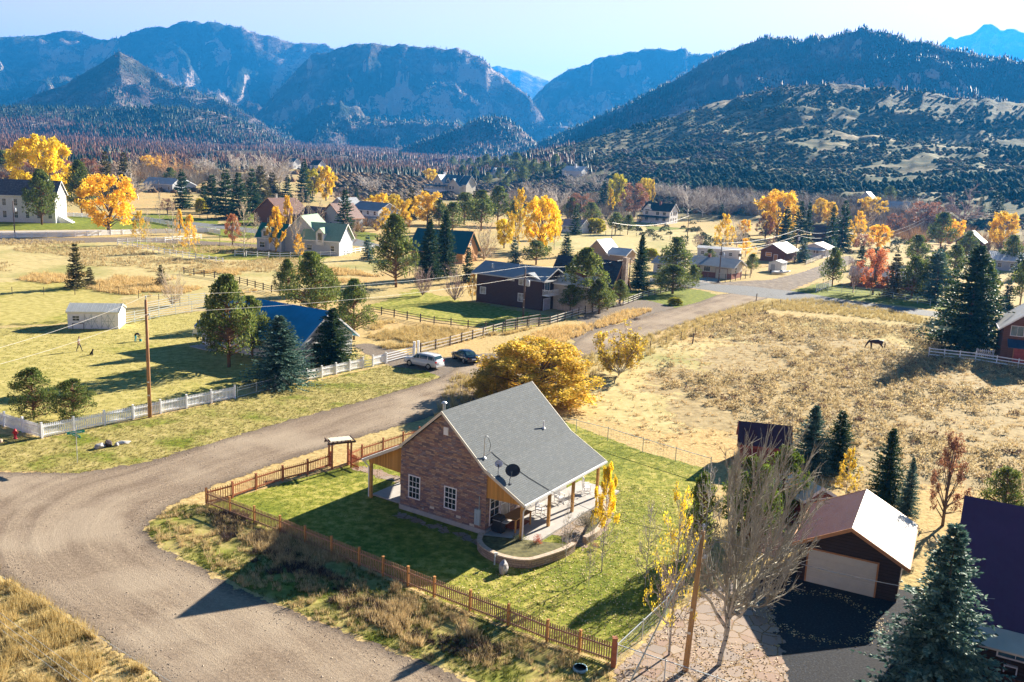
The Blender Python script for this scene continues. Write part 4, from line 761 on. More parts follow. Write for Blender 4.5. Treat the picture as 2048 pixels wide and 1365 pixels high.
tree('goldbush', 1070, 800, 686, 222, 'wide golden orange thicket tree behind the stone house', v=0)
tree('goldbush', 985, 800, 745, 70, 'low olive fringe shrub at the left foot of the golden thicket', v=1)
bignear(1238, 752, 655, 120, 'broad dark half bare tree with olive gold leaves beside the road', 'bush', 28, M_TWP, 6, .0022, M_GOLD, .8, .034, 'old_tree', 1.1)
tree('pine_round', 68, 835, 735, 78, 'round green pine behind the picket fence, left of two', v=0)
tree('pine_round', 145, 842, 757, 74, 'smaller round green pine behind the picket fence beside the wagon wheels', v=1)
tree('pine_hi', 458, 735, 548, 112, 'tall thin crowned pine in front of the blue roofed house', v=0)
tree('pine_hi', 505, 715, 592, 84, 'bushy green pine close against the blue roof', v=1)
tree('bluespruce_hi', 560, 768, 632, 140, 'wide blue spruce in the yard behind the white picket fence', v=1)
tree('spruce_hi', 665, 728, 616, 104, 'dark green spruce at the corner of the blue roofed house', v=0)
tree('pine_hi', 708, 680, 558, 78, 'green pine to the right of the blue roofed house', v=2)
tree('pine_hi', 622, 640, 503, 105, 'big green pine behind the blue roofed house', v=2)
tree('pine_hi', 572, 600, 518, 50, 'smaller pine to the left behind the blue roof', v=1)
tree('tanbush', 345, 612, 540, 70, 'yellowish bare shrub tree behind the pipe corral')
tree('olive', 322, 572, 530, 26, 'narrow green juniper behind the yellowish shrub', v=1)
tree('olive', 153, 578, 488, 44, 'pointed olive juniper standing in the left pasture', v=0)
tree('olive', 180, 572, 535, 26, 'small round juniper bush right of the pointed juniper', v=1)
tree('pine_hi', 792, 575, 428, 88, 'tall full pine left of the log cabin', v=1)
tree('spruce_hi', 888, 555, 420, 56, 'tall dark spruce in front of the teal roof, right one of the pair', v=0)
tree('spruce_hi', 858, 560, 440, 58, 'tall brownish dark spruce in front of the teal roof, left one of the pair', v=1)
tree('spruce', 935, 565, 495, 34, 'slim blue green spruce at the corner of the log cabin')
tree('barebush', 845, 592, 530, 62, 'purple grey bare shrub tree on the lawn left of the brown house')
tree('barebush', 910, 602, 528, 60, 'pinkish bare shrub tree beside the brown house wall')
tree('orgthin', 945, 602, 545, 22, 'thin orange leaved shrub at the left corner of the brown house')
tree('pine_hi', 1168, 622, 495, 95, 'large open pine in front of the white roofed wing of the brown house', v=0)
tree('pine_hi', 1198, 628, 560, 58, 'bushy pine right of the large open pine by the road fence', v=1)
tree('pine_hi', 1238, 608, 560, 42, 'small round pine in front of the stone chimney', v=2)
tree('spruce_hi', 1278, 582, 470, 44, 'tall narrow spruce beside the stone chimney house', v=1)
tree('pine', 1352, 560, 475, 62, 'dark pine in front of the brick ranch house')
tree('pine_hi', 1345, 588, 530, 88, 'low spreading pine on the grass corner by the crossroads', v=0)
tree('pine', 1503, 548, 508, 28, 'small pine at the right end of the brick ranch house')
tree('bluespruce', 1604, 525, 478, 36, 'round blue spruce beside the brown barn')
tree('bluespruce', 1662, 510, 478, 30, 'small blue spruce beside the white mobile home')
tree('pine', 1664, 575, 495, 44, 'dark pine at the far corner of the crossroads', v=1)
tree('spruce', 1568, 490, 415, 38, 'dark spruce behind the brown barn, leftmost of three')
tree('spruce', 1595, 486, 402, 34, 'dark spruce behind the brown barn, middle of three')
tree('spruce', 1612, 486, 405, 26, 'dark spruce behind the brown barn, rightmost of three')
tree('spruce', 1682, 498, 402, 44, 'broad dark spruce behind the white mobile home')
tree('spruce', 1660, 492, 410, 26, 'thin dark spruce left of the broad one behind the mobile home')
tree('orange', 1552, 478, 382, 78, 'large pale orange cottonwood behind the brown barn')
tree('yellowcol', 1572, 487, 438, 34, 'bright yellow cone shaped tree beside the brown barn roof')
tree('orange', 1655, 455, 405, 30, 'small orange tree between the dark spruces')
tree('orange', 1700, 492, 470, 26, 'low orange tree beside the white mobile home')
tree('orgthin', 1446, 505, 432, 42, 'orange leaved tree standing over the white trailer roof')
tree('bare', 1472, 498, 440, 40, 'small bare grey tree right of the orange one by the trailer')
tree('red', 1745, 590, 500, 66, 'salmon pink leaved tree on the far lawn at the crossroads', v=0)
tree('baremauve', 1706, 586, 505, 56, 'mauve bare tree left of the salmon leaved tree')
tree('olive', 1785, 594, 508, 52, 'olive green tree right of the salmon leaved tree', v=0)
tree('bluespruce', 1868, 604, 500, 66, 'blue green spruce in front of the dark brick house')
tree('pine', 1832, 530, 470, 44, 'dark pine beyond the crossroads lawn')
tree('pine', 1880, 500, 425, 50, 'leaning dark pine left of the brown hillside house', v=2)
tree('pine', 1960, 640, 520, 60, 'green pine directly behind the huge spruce', v=3)
tree('rust', 1850, 460, 405, 82, 'wide rusty brown cottonwood near the hillside road')
tree('baremauve', 1925, 460, 375, 110, 'huge grey crowned bare tree behind the brown hillside house')
tree('spruce', 1990, 440, 385, 40, 'dark conifer beside the huge grey bare tree')
tree('orange', 2000, 500, 425, 56, 'dull orange tree right of the brown hillside house')
tree('bare', 2038, 520, 455, 50, 'bare grey tree at the right edge above the roofs')
tree('orange', 1740, 440, 395, 50, 'thin orange tree in front of the pale blue hillside house')
tree('rust', 1790, 470, 428, 46, 'brown leaved tree below the pale blue hillside house')
tree('pine', 1778, 405, 372, 26, 'small dark pine on the slope above the pale blue house')
tree('spruce', 2035, 560, 510, 40, 'dark spruce at the right edge behind the red house')
tree('spruce', 1720, 540, 492, 30, 'small dark spruce behind the mauve bare tree')
# middle village
tree('yellow', 1080, 505, 395, 62, 'large golden yellow tree behind the brown house, the widest one there', v=0)
tree('orgthin', 1036, 500, 382, 46, 'tall thin pale orange aspen left of the large golden tree')
tree('yellow', 1008, 497, 440, 40, 'small golden tree beside the log cabin', v=1)
tree('orgthin', 1108, 500, 415, 30, 'thin orange aspen right of the large golden tree')
tree('tanbush', 968, 520, 445, 76, 'bare greenish brushy tree at the gable of the log cabin')
tree('bluespruce', 1027, 530, 475, 30, 'small blue spruce in front of the large golden tree')
tree('pine', 1072, 530, 482, 60, 'bushy pine behind the brown house roof')
tree('spruce', 1132, 515, 465, 32, 'dark spruce between the brown house and the pasture')
tree('pine', 928, 450, 385, 60, 'dark bushy pine behind the log cabin, left of the pine row', v=0)
tree('pine', 962, 462, 380, 56, 'dark bushy pine behind the log cabin, middle of the pine row', v=1)
tree('pine', 995, 452, 372, 50, 'dark bushy pine behind the log cabin, right end of the pine row', v=2)
tree('orange', 855, 450, 385, 60, 'orange tree behind the teal roof')
tree('orange', 840, 440, 392, 46, 'dull orange tree left behind the teal roof')
tree('olive', 822, 440, 375, 36, 'brownish green conifer behind the teal roof')
tree('yellow', 762, 435, 388, 34, 'yellow tree in front of the dry field, left of two')
tree('yellow', 788, 438, 390, 30, 'yellow tree in front of the dry field, right of two')
tree('spruce', 690, 462, 380, 44, 'tall dark spruce between the gabled lodge and the white farmhouse')
tree('baremauve', 701, 500, 437, 46, 'round rusty bare tree at the right end of the green roofed house')
tree('orangecol', 552, 510, 415, 38, 'bright orange column tree in front of the green roofed house', v=0)
tree('orangecol', 575, 470, 392, 28, 'orange column tree behind the green roofed house', v=1)
tree('barecol', 592, 510, 385, 26, 'tall bare poplar in front of the green roofed house, leftmost of three')
tree('barecol', 617, 500, 390, 18, 'tall bare poplar in front of the green roofed house, middle of three')
tree('barecol', 605, 495, 378, 16, 'tall bare poplar in front of the green roofed house, rearmost of three')
tree('orgthin', 597, 516, 470, 24, 'low orange leaved sapling at the foot of the bare poplars')
tree('red', 465, 490, 430, 34, 'orange red leaved tree left of the green roofed house', v=1)
tree('barecol', 488, 515, 405, 44, 'bare brownish poplar beside the orange red tree')
tree('orgthin', 280, 490, 425, 32, 'thin rusty aspen on the lane beside the white rail fence, leftmost')
tree('barecol', 347, 508, 400, 26, 'tall bare poplar behind the white rail fence, left one')
tree('barecol', 296, 495, 415, 18, 'slim bare poplar near the thin rusty aspen')
tree('orgthin', 380, 505, 432, 34, 'thin orange aspen behind the white rail fence')
tree('orangecol', 360, 470, 418, 20, 'small orange tree between the bare poplars')
tree('spruce', 365, 418, 340, 44, 'lone dense dark green spruce left of the spruce cluster', v=2)
tree('spruce', 425, 428, 350, 44, 'dark spruce at the left end of the spruce cluster')
tree('spruce', 452, 438, 342, 60, 'broad spruce in the middle of the spruce cluster')
tree('spruce', 478, 440, 345, 50, 'sunlit olive spruce in front of the spruce cluster')
tree('spruce', 505, 428, 338, 44, 'tall spruce at the right end of the spruce cluster')
tree('spruce', 408, 420, 366, 30, 'small spruce hidden at the left of the spruce cluster')
tree('olive', 522, 412, 332, 50, 'brownish conifer behind the spruce cluster')
tree('spruce', 608, 405, 320, 36, 'tall pointed spruce left of the bright yellow twin trees')
tree('lime', 625, 400, 338, 30, 'lemon green tree, left of the yellow twin trees', v=0)
tree('yellow', 652, 402, 334, 38, 'bright yellow tree, right of the yellow twin trees', v=2)
tree('bare', 545, 385, 305, 80, 'wide pale bare cottonwood behind the spruce cluster')
tree('bare', 470, 345, 302, 34, 'small pale bare cottonwood far behind the spruce cluster')
tree('willow', 335, 358, 302, 88, 'wide orange tan willow thicket in front of the far forest')
tree('tanbush', 285, 350, 310, 60, 'tan bare thicket left of the orange willow thicket')
tree('bare', 275, 400, 345, 50, 'white barked bare tree behind the golden tree by the church')
tree('yellow', 90, 425, 275, 108, 'very large yellow cottonwood behind the white church', v=0)
tree('orange', 218, 468, 352, 108, 'golden orange cottonwood with one thick trunk beside the church drive', v=1)
tree('pine_hi', 84, 450, 338, 66, 'dark pine standing in front of the white church wall', v=0)
tree('pine_hi', 164, 430, 320, 60, 'dark pine between the church and the golden cottonwood', v=1)
tree('olive', 213, 400, 303, 38, 'brownish conifer behind the golden cottonwood, left one')
tree('olive', 250, 395, 305, 38, 'brownish conifer behind the golden cottonwood, right one')
tree('rust', 120, 370, 320, 70, 'rusty leaved tree behind the church pine')
tree('orange', 20, 345, 300, 60, 'pale orange tree behind the church roof')
tree('pine', 4, 345, 300, 44, 'dark green conifer at the left edge above the church roof')
tree('rust', 180, 375, 318, 60, 'dull orange tree behind the brownish conifers')
tree('olive', 62, 352, 316, 24, 'small brown conifer beside the church cupola')
tree('willow', 270, 398, 385, 20, 'small yellow bush beside the grey farm buildings')
tree('rust', 335, 428, 398, 30, 'small crooked rusty apple tree on the dry grass')
tree('limebush', 402, 425, 398, 22, 'yellow green bush behind the apple tree')
tree('bare', 400, 345, 315, 40, 'grey bare tree beside the small far green roofed house')
# village right of centre
tree('bare', 740, 385, 350, 60, 'grey bare tree behind the porch farmhouse')
tree('bare', 838, 410, 370, 70, 'grey bare tree below the large gabled house')
tree('yellow', 860, 365, 338, 28, 'small round yellow tree beside the large gabled house')
tree('bare', 1072, 420, 360, 60, 'grey bare tree behind the large golden tree', GB)
tree('bare', 1150, 385, 338, 60, 'grey bare tree below the white hillside house, left one')
tree('bare', 1195, 385, 335, 50, 'grey bare tree below the white hillside house, right one')
tree('rust', 1160, 440, 388, 66, 'rusty brown tree behind the pink roofed cottage')
tree('spruce', 1205, 420, 362, 26, 'dark spruce beside the yellow column tree')
tree('pine', 1140, 440, 395, 34, 'green pine left of the pink roofed cottage')
tree('pine', 1180, 448, 405, 40, 'green pine right behind the pink roofed cottage')
tree('limebush', 1190, 466, 438, 36, 'round yellow olive shrub right of the pink roofed cottage')
tree('lime', 1232, 420, 350, 34, 'lemon yellow column tree left of the white farmhouse', v=1)
tree('yellowcol', 1220, 425, 378, 18, 'narrow orange yellow tree in front of the lemon yellow one')
tree('rust', 1268, 435, 368, 66, 'wide brown green cottonwood left of the white farmhouse')
tree('yellow', 1290, 405, 358, 34, 'yellow tree behind the white farmhouse')
tree('orangecol', 1303, 410, 360, 14, 'thin orange column tree behind the white farmhouse')
tree('pine', 1230, 470, 425, 36, 'dark pine in the paddock left of the white farmhouse')
ORD = ['first', 'second', 'third', 'fourth', 'fifth', 'sixth', 'seventh', 'eighth', 'ninth', 'tenth', 'eleventh', 'twelfth', 'thirteenth', 'fourteenth', 'fifteenth', 'sixteenth', 'seventeenth', 'eighteenth', 'nineteenth', 'twentieth']
for i, (x, yb, yt, w_) in enumerate(sorted([(1335, 400, 362, 50), (1375, 432, 368, 52), (1405, 435, 372, 50), (1440, 428, 378, 56), (1480, 425, 385, 50), (1515, 425, 380, 46), (1320, 398, 365, 40), (1620, 420, 385, 40), (1360, 405, 370, 50)])):
    tree('bare', x, yb, yt, w_, 'grey bare cottonwood, %s from the left in the grove right of the white farmhouse' % ORD[i], 'bare cottonwoods in the grove')
tree('spruce', 1442, 438, 408, 18, 'small dark conifer inside the bare grove')
tree('pine', 1500, 420, 392, 20, 'small pine at the end of the bare grove')
tree('orange', 1490, 470, 440, 24, 'small orange tree in front of the bare grove')
for i, (x, yb, yt) in enumerate(sorted([(905, 330, 312), (925, 332, 318), (938, 335, 316), (957, 338, 315), (972, 335, 308), (990, 338, 314), (1010, 335, 310), (1030, 340, 305), (1048, 342, 316), (1065, 345, 318), (950, 352, 335), (1000, 358, 335), (1020, 362, 340), (1045, 362, 332), (1088, 352, 322), (925, 350, 330), (975, 366, 345), (1125, 345, 325), (1110, 330, 308), (1012, 372, 352)])):
    tree('pine', x, yb + 6, yt, (yb - yt) * .95, 'dark green pine on the far bench, %s from the left among the small houses there' % ORD[i], 'pines among the far bench houses')
for i, (x, yb, yt) in enumerate(sorted([(700, 335, 318), (420, 322, 305), (440, 330, 312), (600, 330, 315), (770, 325, 308), (800, 320, 300), (1190, 330, 308), (1250, 345, 330), (1320, 340, 325), (740, 400, 385)])):
    tree('spruce', x, yb, yt, (yb - yt) * .7, 'small dark conifer on the far open ground, %s from the left of the dotted ones' % ORD[i], 'conifers dotted on the far ground')

# fillers of the village belt
for (k, x, yb, yt, w_, l) in [('bare', 560, 380, 318, 50, 'pale bare tree right of the wide pale cottonwood'), ('bare', 420, 352, 312, 36, 'pale bare tree beside the far teal roofed house'), ('bare', 500, 350, 308, 40, 'pale bare tree left of the wide pale cottonwood'), ('orange', 302, 350, 312, 40, 'pale orange tree over the grey farm house'),
 ('willow', 375, 352, 315, 40, 'orange tan willow thicket above the lone spruce'), ('tanbush', 690, 425, 402, 30, 'tan shrub beside the purple gabled house'), ('spruce', 712, 405, 378, 20, 'small green conifer on the edge of the open dry field'), ('barecol', 640, 470, 400, 20, 'bare poplar behind the green roofed house ridge'), ('barecol', 512, 470, 425, 22, 'bare brown poplar at the left end of the green roofed house'),
 ('orgthin', 770, 470, 418, 40, 'half bare orange tree in front of the porch farmhouse'), ('pine', 878, 452, 400, 40, 'dark pine behind the teal roof ridge'), ('baremauve', 1015, 425, 385, 46, 'brown bare tree above the pine row'), ('bare', 1115, 430, 372, 50, 'grey bare tree between the golden tree and the pink roofed cottage'), ('rust', 1085, 450, 400, 46, 'rusty tree behind the large golden tree'),
 ('pine', 1255, 470, 430, 26, 'small pine at the left corner of the farmhouse lawn'), ('limebush', 1300, 520, 498, 30, 'yellow bush beside the cottage roof'), ('orgthin', 1490, 515, 478, 34, 'thin orange leaved bushy tree behind the trailer'), ('baremauve', 1540, 505, 470, 30, 'mauve bare tree left of the brown barn'), ('orange', 1640, 440, 398, 34, 'orange tree at the right end of the bare grove'),
 ('rust', 1725, 505, 470, 40, 'rusty shrub tree behind the salmon leaved tree'), ('orange', 1755, 500, 450, 40, 'thin orange tree above the salmon leaved tree'), ('bluespruce', 1752, 535, 495, 30, 'small blue spruce above the brick house'), ('pine', 1822, 598, 512, 52, 'pine between the olive tree and the blue green spruce'), ('olive', 1842, 590, 520, 40, 'olive green conifer right of the brick house'),
 ('spruce', 1900, 640, 540, 50, 'dark spruce at the left flank of the huge spruce'), ('bluespruce', 1975, 600, 520, 46, 'blue green spruce behind the shoulder of the huge spruce'), ('pine', 2040, 610, 520, 44, 'pine at the right edge above the red house'), ('bare', 1875, 450, 400, 50, 'grey bare tree above the brown hillside house'), ('spruce', 1960, 430, 392, 24, 'small dark conifer left of the big conifer beside the grey tree'),
 ('baremauve', 2015, 470, 425, 50, 'mauve bare tree at the right edge below the hill'), ('orange', 1905, 480, 440, 40, 'pale orange tree at the left gable of the brown hillside house'), ('tanbush', 655, 500, 465, 24, 'tan bare shrub against the pale green roofed house wall'), ('rust', 60, 370, 325, 50, 'brownish orange tree left behind the church cupola'), ('barecol', 320, 445, 385, 20, 'slim grey bare poplar behind the church drive'),
 ('pine', 590, 440, 398, 34, 'green pine between the two lodges'), ('olive', 545, 400, 345, 40, 'brownish dark conifer right of the spruce cluster'), ('spruce', 575, 408, 352, 30, 'dark spruce left of the tall pointed spruce'), ('limebush', 1350, 610, 596, 26, 'round green shrub on the bright grass corner'), ('barebush', 722, 735, 705, 26, 'round dry brown bush behind the white walk gate'), ('tanbush', 1480, 545, 520, 26, 'small tan shrub at the corner of the ranch house')]:
    tree(k, x, yb, yt, w_, l)
for (x, yb, yt, w_, l) in [(1480, 990, 905, 60, 'bushy bare shrub tree left of the bright green juniper'), (1560, 1150, 1055, 100, 'purplish bare shrub in front of the garage corner'), (1530, 1120, 1030, 90, 'brown bare shrub behind the big bare tree'), (1335, 1215, 1130, 70, 'dark leafless shrub at the shaded lawn corner')]:
    P = G(x, yb); d = P_bare(31 + x % 3, M_TWP, 'bush', 6, None, .0016); h_ = Hpx(P, yt); rt = empty('bare_shrub', P, x, l, 'shrub'); rt.scale = (w_ * mpp(P), w_ * mpp(P), h_)
    for k, me in d.items(): link(k, me, rt)

for (k, x, yb, yt, w_, l) in [('pine', 905, 470, 405, 44, 'dark pine between the teal roof and the pine row'), ('olive', 948, 440, 382, 36, 'olive conifer inside the pine row'), ('pine', 1030, 455, 400, 40, 'dark pine just right of the pine row'), ('spruce', 1150, 470, 412, 28, 'dark spruce left of the pink roof behind the rusty tree'),
 ('yellow', 745, 425, 392, 26, 'small yellow tree left of the yellow pair by the dry field'), ('bluespruce', 735, 520, 470, 30, 'small blue spruce behind the white two rail fence end'), ('orange', 805, 455, 400, 36, 'orange tree left of the full pine behind the lane'), ('tanbush', 775, 500, 470, 30, 'tan shrub in the dry grass left of the full pine'),
 ('baremauve', 1395, 500, 462, 36, 'mauve bare shrub tree behind the trailer home'), ('pine', 1418, 528, 498, 24, 'small pine in front of the trailer home'), ('rust', 1530, 480, 430, 40, 'rusty tree left of the dark spruces behind the barn'), ('spruce', 1535, 470, 418, 28, 'dark spruce left of the three behind the barn'), ('orgthin', 1715, 480, 425, 36, 'pale orange tree right of the broad dark spruce'), ('barecol', 1735, 470, 405, 26, 'pale bare poplar in front of the pale blue house'),
 ('bare', 1825, 440, 395, 50, 'grey bare tree above the rusty brown cottonwood'), ('pine', 1930, 520, 462, 40, 'dark pine in front of the brown hillside house'), ('bluespruce', 1790, 560, 520, 28, 'small blue spruce behind the brick house roof'), ('pine', 1905, 560, 490, 48, 'dark green pine above the cross road left of the huge spruce'), ('pine', 2020, 540, 470, 40, 'dark pine right of the dull orange tree'),
 ('rust', 25, 372, 335, 60, 'rusty tree over the church roof ridge'), ('barecol', 240, 380, 320, 26, 'slim pale poplar between the brownish conifers'), ('barecol', 262, 372, 322, 24, 'slim pale poplar right of the brownish conifers'), ('pine', 340, 372, 335, 26, 'green pine behind the grey farm house'), ('bare', 450, 400, 352, 30, 'pale bare tree peeking between the clustered spruces')]:
    tree(k, x, yb, yt, w_, l)

for (k, x, yb, yt, w_, l) in [('pine_hi', 652, 620, 540, 62, 'pine to the right of the big green pine behind the blue roofed house'), ('pine_hi', 430, 700, 600, 54, 'small pine at the left end of the blue roofed house'), ('pine', 1215, 620, 575, 40, 'low round pine at the left foot of the stone chimney'), ('pine', 1140, 625, 570, 44, 'low pine in front of the white roofed wing'),
 ('pine', 1385, 575, 530, 36, 'round pine beside the ranch house drive'), ('pine', 1322, 580, 545, 40, 'small green pine left of the low spreading pine'), ('yellow', 1110, 480, 430, 30, 'small lemon yellow tree right of the golden tree group'), ('spruce_hi', 1958, 690, 530, 70, 'dark spruce close on the right of the huge spruce')]:
    tree(k, x, yb, yt, w_, l)
# ------------------------------------------------------------------ buildings
C_STONE = [(.38, .25, .19), (.24, .18, .19), (.46, .31, .22), (.16, .13, .155), (.30, .19, .17), (.50, .37, .28), (.27, .235, .26), (.35, .21, .18)]
M_STONEW = m_cells('cut stone veneer', C_STONE, .36, .105, (.13, .10, .10), .10, .85, .8, vary=.22, depth=.035)
M_SHING = m_cells('grey asphalt shingles', [(.150, .168, .178), (.138, .155, .165), (.165, .182, .192), (.145, .162, .172)], .33, .145, (.12, .125, .13), .14, .95, 1, vary=.12, depth=.02)
M_SHAKE = m_cells('brown wood shakes', [(.17, .14, .14), (.24, .20, .20), (.13, .115, .12)], .5, .3, (.04, .035, .04), .16, .95, 1)
M_DSHING = m_cells('dark blue grey shingles', [(.03, .045, .07), (.04, .055, .08), (.025, .04, .06)], .6, .3, (.015, .02, .03), .16, .9, 1)
M_BSHING = m_cells('black green shingles', [(.02, .035, .04), (.03, .05, .05)], .6, .3, (.012, .02, .02), .16, .9, 1)
M_CEDAR = m_vboard('honey cedar boards', (.52, .27, .07), .10); M_POSTW = m_plain('honey cedar post', (.50, .27, .08), .6, .25, 5)
M_CONCS = m_plain('cast concrete', (.42, .40, .38), .9, .12, 2); M_TRIMC = m_plain('cream painted trim', (.62, .57, .47), .55, .06, 2); M_WHITE = m_plain('white paint', (.80, .80, .80), .5, .05, 1.5)
M_SIDW = m_wood('white lap siding', (.74, .75, .76), .6, .2); M_SIDCREAM = m_wood('cream lap siding', (.66, .60, .48), .6, .2); M_SIDBLUE = m_wood('pale blue lap siding', (.50, .55, .62), .6, .2)
M_SIDBR = m_wood('dark brown lap siding', (.085, .048, .045), .7, .22); M_SIDRB = m_wood('red brown log siding', (.16, .07, .045), .7, .25); M_LOG = m_wood('honey log wall', (.50, .27, .11), .7, .3)
M_SIDRED = m_wood('barn red siding', (.20, .04, .035), .7, .25, False); M_SIDGREY = m_wood('grey lap siding', (.42, .44, .47), .7, .2); M_SIDBLK = m_wood('very dark brown log siding', (.055, .035, .03), .75, .2)
M_BRICK = m_cells('red brick wall', [(.28, .09, .06), (.22, .07, .05), (.32, .11, .07)], .24, .08, (.3, .26, .22), .12, .9, 1)
M_RGREY = m_metal('grey ribbed metal roof', (.26, .28, .31), .5, .45); M_RWHITE = m_metal('white ribbed metal roof', (.62, .63, .64), .5, .5, 0, .3); M_RBLUE = m_metal('bright blue metal roof', (.01, .24, .52), .5, .45); M_RTEAL = m_metal('teal metal roof', (.01, .085, .11), .5, .45)
M_RMAR = m_metal('maroon metal roof', (.07, .022, .032), .3, .6, 0, .15); M_RPUR = m_metal('deep purple metal roof', (.05, .025, .09), .3, .5); M_RCREAM = m_metal('cream metal roof', (.62, .55, .44), .3, .5, 0, .3); M_RGREEN = m_plain('sage green shingle', (.24, .36, .25), .85, .15, 3); M_RGRN2 = m_plain('deep green shingle', (.01, .13, .10), .8, .2, 3)
M_RBRN = m_metal('brown metal roof', (.14, .06, .045), .5, .5); M_ORTRIM = m_plain('orange wood fascia', (.48, .22, .09), .6, .15, 3); M_RPINK = m_metal('pinkish metal roof', (.45, .30, .28), .5, .5); M_RLGREY = m_metal('light grey metal roof', (.45, .46, .47), .5, .5)
M_GL = m_glass('dark window glass'); M_GLB = m_glass('sky blue window glass', (.05, .12, .17)); M_GLW = m_glass('curtained window glass', (.28, .28, .27), .2); M_DKIN = m_plain('dark opening', (.015, .013, .012), .9)
M_RUBBLE = m_cells('tan rubble stone', [(.45, .33, .25), (.55, .45, .36), (.36, .26, .2), (.5, .36, .28)], .28, .2, (.25, .2, .17), .12, .95, 1.2, depth=.05)
def colx(P):
    v = np.array([P[0], P[1], P[2] - CAM_H]); return 1024 + v.dot(RGT) * FPX / v.dot(FWD)
def solveL(P, ang, xt):
    best = None
    for L in np.arange(.3, 60, .05):
        c = colx((P[0] + L * math.cos(ang), P[1] + L * math.sin(ang), P[2]))
        if best is None or abs(c - xt) < best[0]: best = (abs(c - xt), L)
    return best[1]
def onplane(P, ang, px, py):
    """local (u, z) where the ray of a pixel meets the vertical plane through P with direction ang"""
    d = ray(px, py); n = np.array([-math.sin(ang), math.cos(ang)]); k = (n[0] * P[0] + n[1] * P[1]) / (n[0] * d[0] + n[1] * d[1]); q = d * k
    return (q[0] - P[0]) * math.cos(ang) + (q[1] - P[1]) * math.sin(ang), CAM_H + q[2] - P[2]
class House:
    def __init__(s, name, label, cat, P, ang, L, D, wall, base=None, group=None):
        s.P = P; s.a = ang; s.L = L; s.D = D; s.wall = wall; s.root = empty(name, P, ang, label, cat, group)
    def pt(s, x, y, z=0): c, n = math.cos(s.a), math.sin(s.a); return (s.P[0] + x * c - y * n, s.P[1] + x * n + y * c, s.P[2] + z)
    def gable(s, x0, x1, y0, y1, wh, rise, axis='x', roof=None, ov=.45, trim=None, z0=-.3, wall=None, th=.13, name='roof', wname='wall', asym=.5):
        W_ = (y1 - y0) if axis == 'x' else (x1 - x0); Lr = (x1 - x0) if axis == 'x' else (y1 - y0); mid = W_ * asym
        def tr(m):
            if axis == 'x': m.v = [(x0 + b, y0 + a, z) for a, b, z in m.v]
            else: m.v = [(x0 + a, y0 + b, z) for a, b, z in m.v]
            return m
        m = MB(); m.prism([(0, z0), (W_, z0), (W_, wh), (mid, wh + rise), (0, wh)], 0, Lr); tr(m).build(wname, wall or s.wall, s.root)
        s1 = rise / mid; s2 = rise / (W_ - mid); ea = wh - ov * s1 + .015; eb = wh - ov * s2 + .015; zr = wh + rise + .015
        m = MB(); m.prism([(-ov, ea), (mid, zr), (W_ + ov, eb), (W_ + ov, eb + th), (mid, zr + th), (-ov, ea + th)], -ov, Lr + ov); rf = tr(m).build(name, roof, s.root)
        if trim:
            m = MB()
            for yy in (-ov - .03, Lr + ov + .03):
                m.prism([(-ov, ea - .08), (mid, zr - .08), (mid, zr + th + .02), (-ov, ea + th + .02)], yy - .03, yy + .03); m.prism([(mid, zr - .08), (W_ + ov, eb - .08), (W_ + ov, eb + th + .02), (mid, zr + th + .02)], yy - .028, yy + .028)
            m.box(-ov - .07, -ov - .002, -ov, Lr + ov, ea - .08, ea + th - .01); m.box(W_ + ov + .002, W_ + ov + .07, -ov, Lr + ov, eb - .08, eb + th - .01); tr(m).build('fascia', trim, s.root)
        return rf
    def face(s, f, x=0):
        """maps (u, z, out) on a wall plane to local coordinates"""
        return {'front': lambda u, z, d: (u, x - d, z), 'back': lambda u, z, d: (s.L - u, s.D + d, z), 'right': lambda u, z, d: (s.L + x + d, u, z), 'left': lambda u, z, d: (x - d, s.D - u, z)}[f]
    def win(s, f, u, z, w, h, cols=1, rows=2, frame=None, pane=None, x=0, name='window', fw=.07):
        F = s.face(f, x); m = MB()
        def bx(u0, u1, z0, z1, d0, d1):
            c = [F(a, b, d) for d in (d0, d1) for a, b in ((u0, z0), (u1, z0), (u1, z1), (u0, z1))]; m.hexa(c[:4], c[4:])
        bx(u - fw, u, z - fw, z + h + fw, 0, .05); bx(u + w, u + w + fw, z - fw, z + h + fw, 0, .05); bx(u, u + w, z - fw, z, 0, .06); bx(u, u + w, z + h, z + h + fw, 0, .05)
        for i in range(1, cols): bx(u + w * i / cols - .015, u + w * i / cols + .015, z, z + h, .012, .03)
        for i in range(1, rows): t = .035 if i * 2 == rows else .015; bx(u, u + w, z + h * i / rows - t, z + h * i / rows + t, .014, .036)
        o = m.build(name, frame or M_WHITE, s.root); m = MB(); m0 = m
        c = [F(a, b, d) for d in (.002, .010) for a, b in ((u, z), (u + w, z), (u + w, z + h), (u, z + h))]; m.hexa(c[:4], c[4:]); m.build('pane', pane or M_GL, o); return o
    def winpx(s, f, x0, y0, x1, y1, **k):
        """window whose corners are seen at two pixels on the front wall"""
        a = onplane(s.P, s.a, x0, y0); b = onplane(s.P, s.a, x1, y1); return s.win(f, a[0], b[1], b[0] - a[0], a[1] - b[1], **k)
    def door(s, f, u, w, h, mat, frame=None, z=0.0, panels=0, name='door', x=0):
        F = s.face(f, x); m = MB()
        def bx(m, u0, u1, z0, z1, d0, d1):
            c = [F(a, b, d) for d in (d0, d1) for a, b in ((u0, z0), (u1, z0), (u1, z1), (u0, z1))]; m.hexa(c[:4], c[4:])
        bx(m, u, u + w, z, z + h, .003, .04)
        if panels:
            for i in range(panels): bx(m, u + .04, u + w - .04, z + h * i / panels + .05, z + h * (i + 1) / panels - .05, .041, .075)
        else: bx(m, u + w * .15, u + w * .85, z + h * .55, z + h * .9, .041, .05); bx(m, u + w * .15, u + w * .85, z + h * .1, z + h * .45, .041, .05)
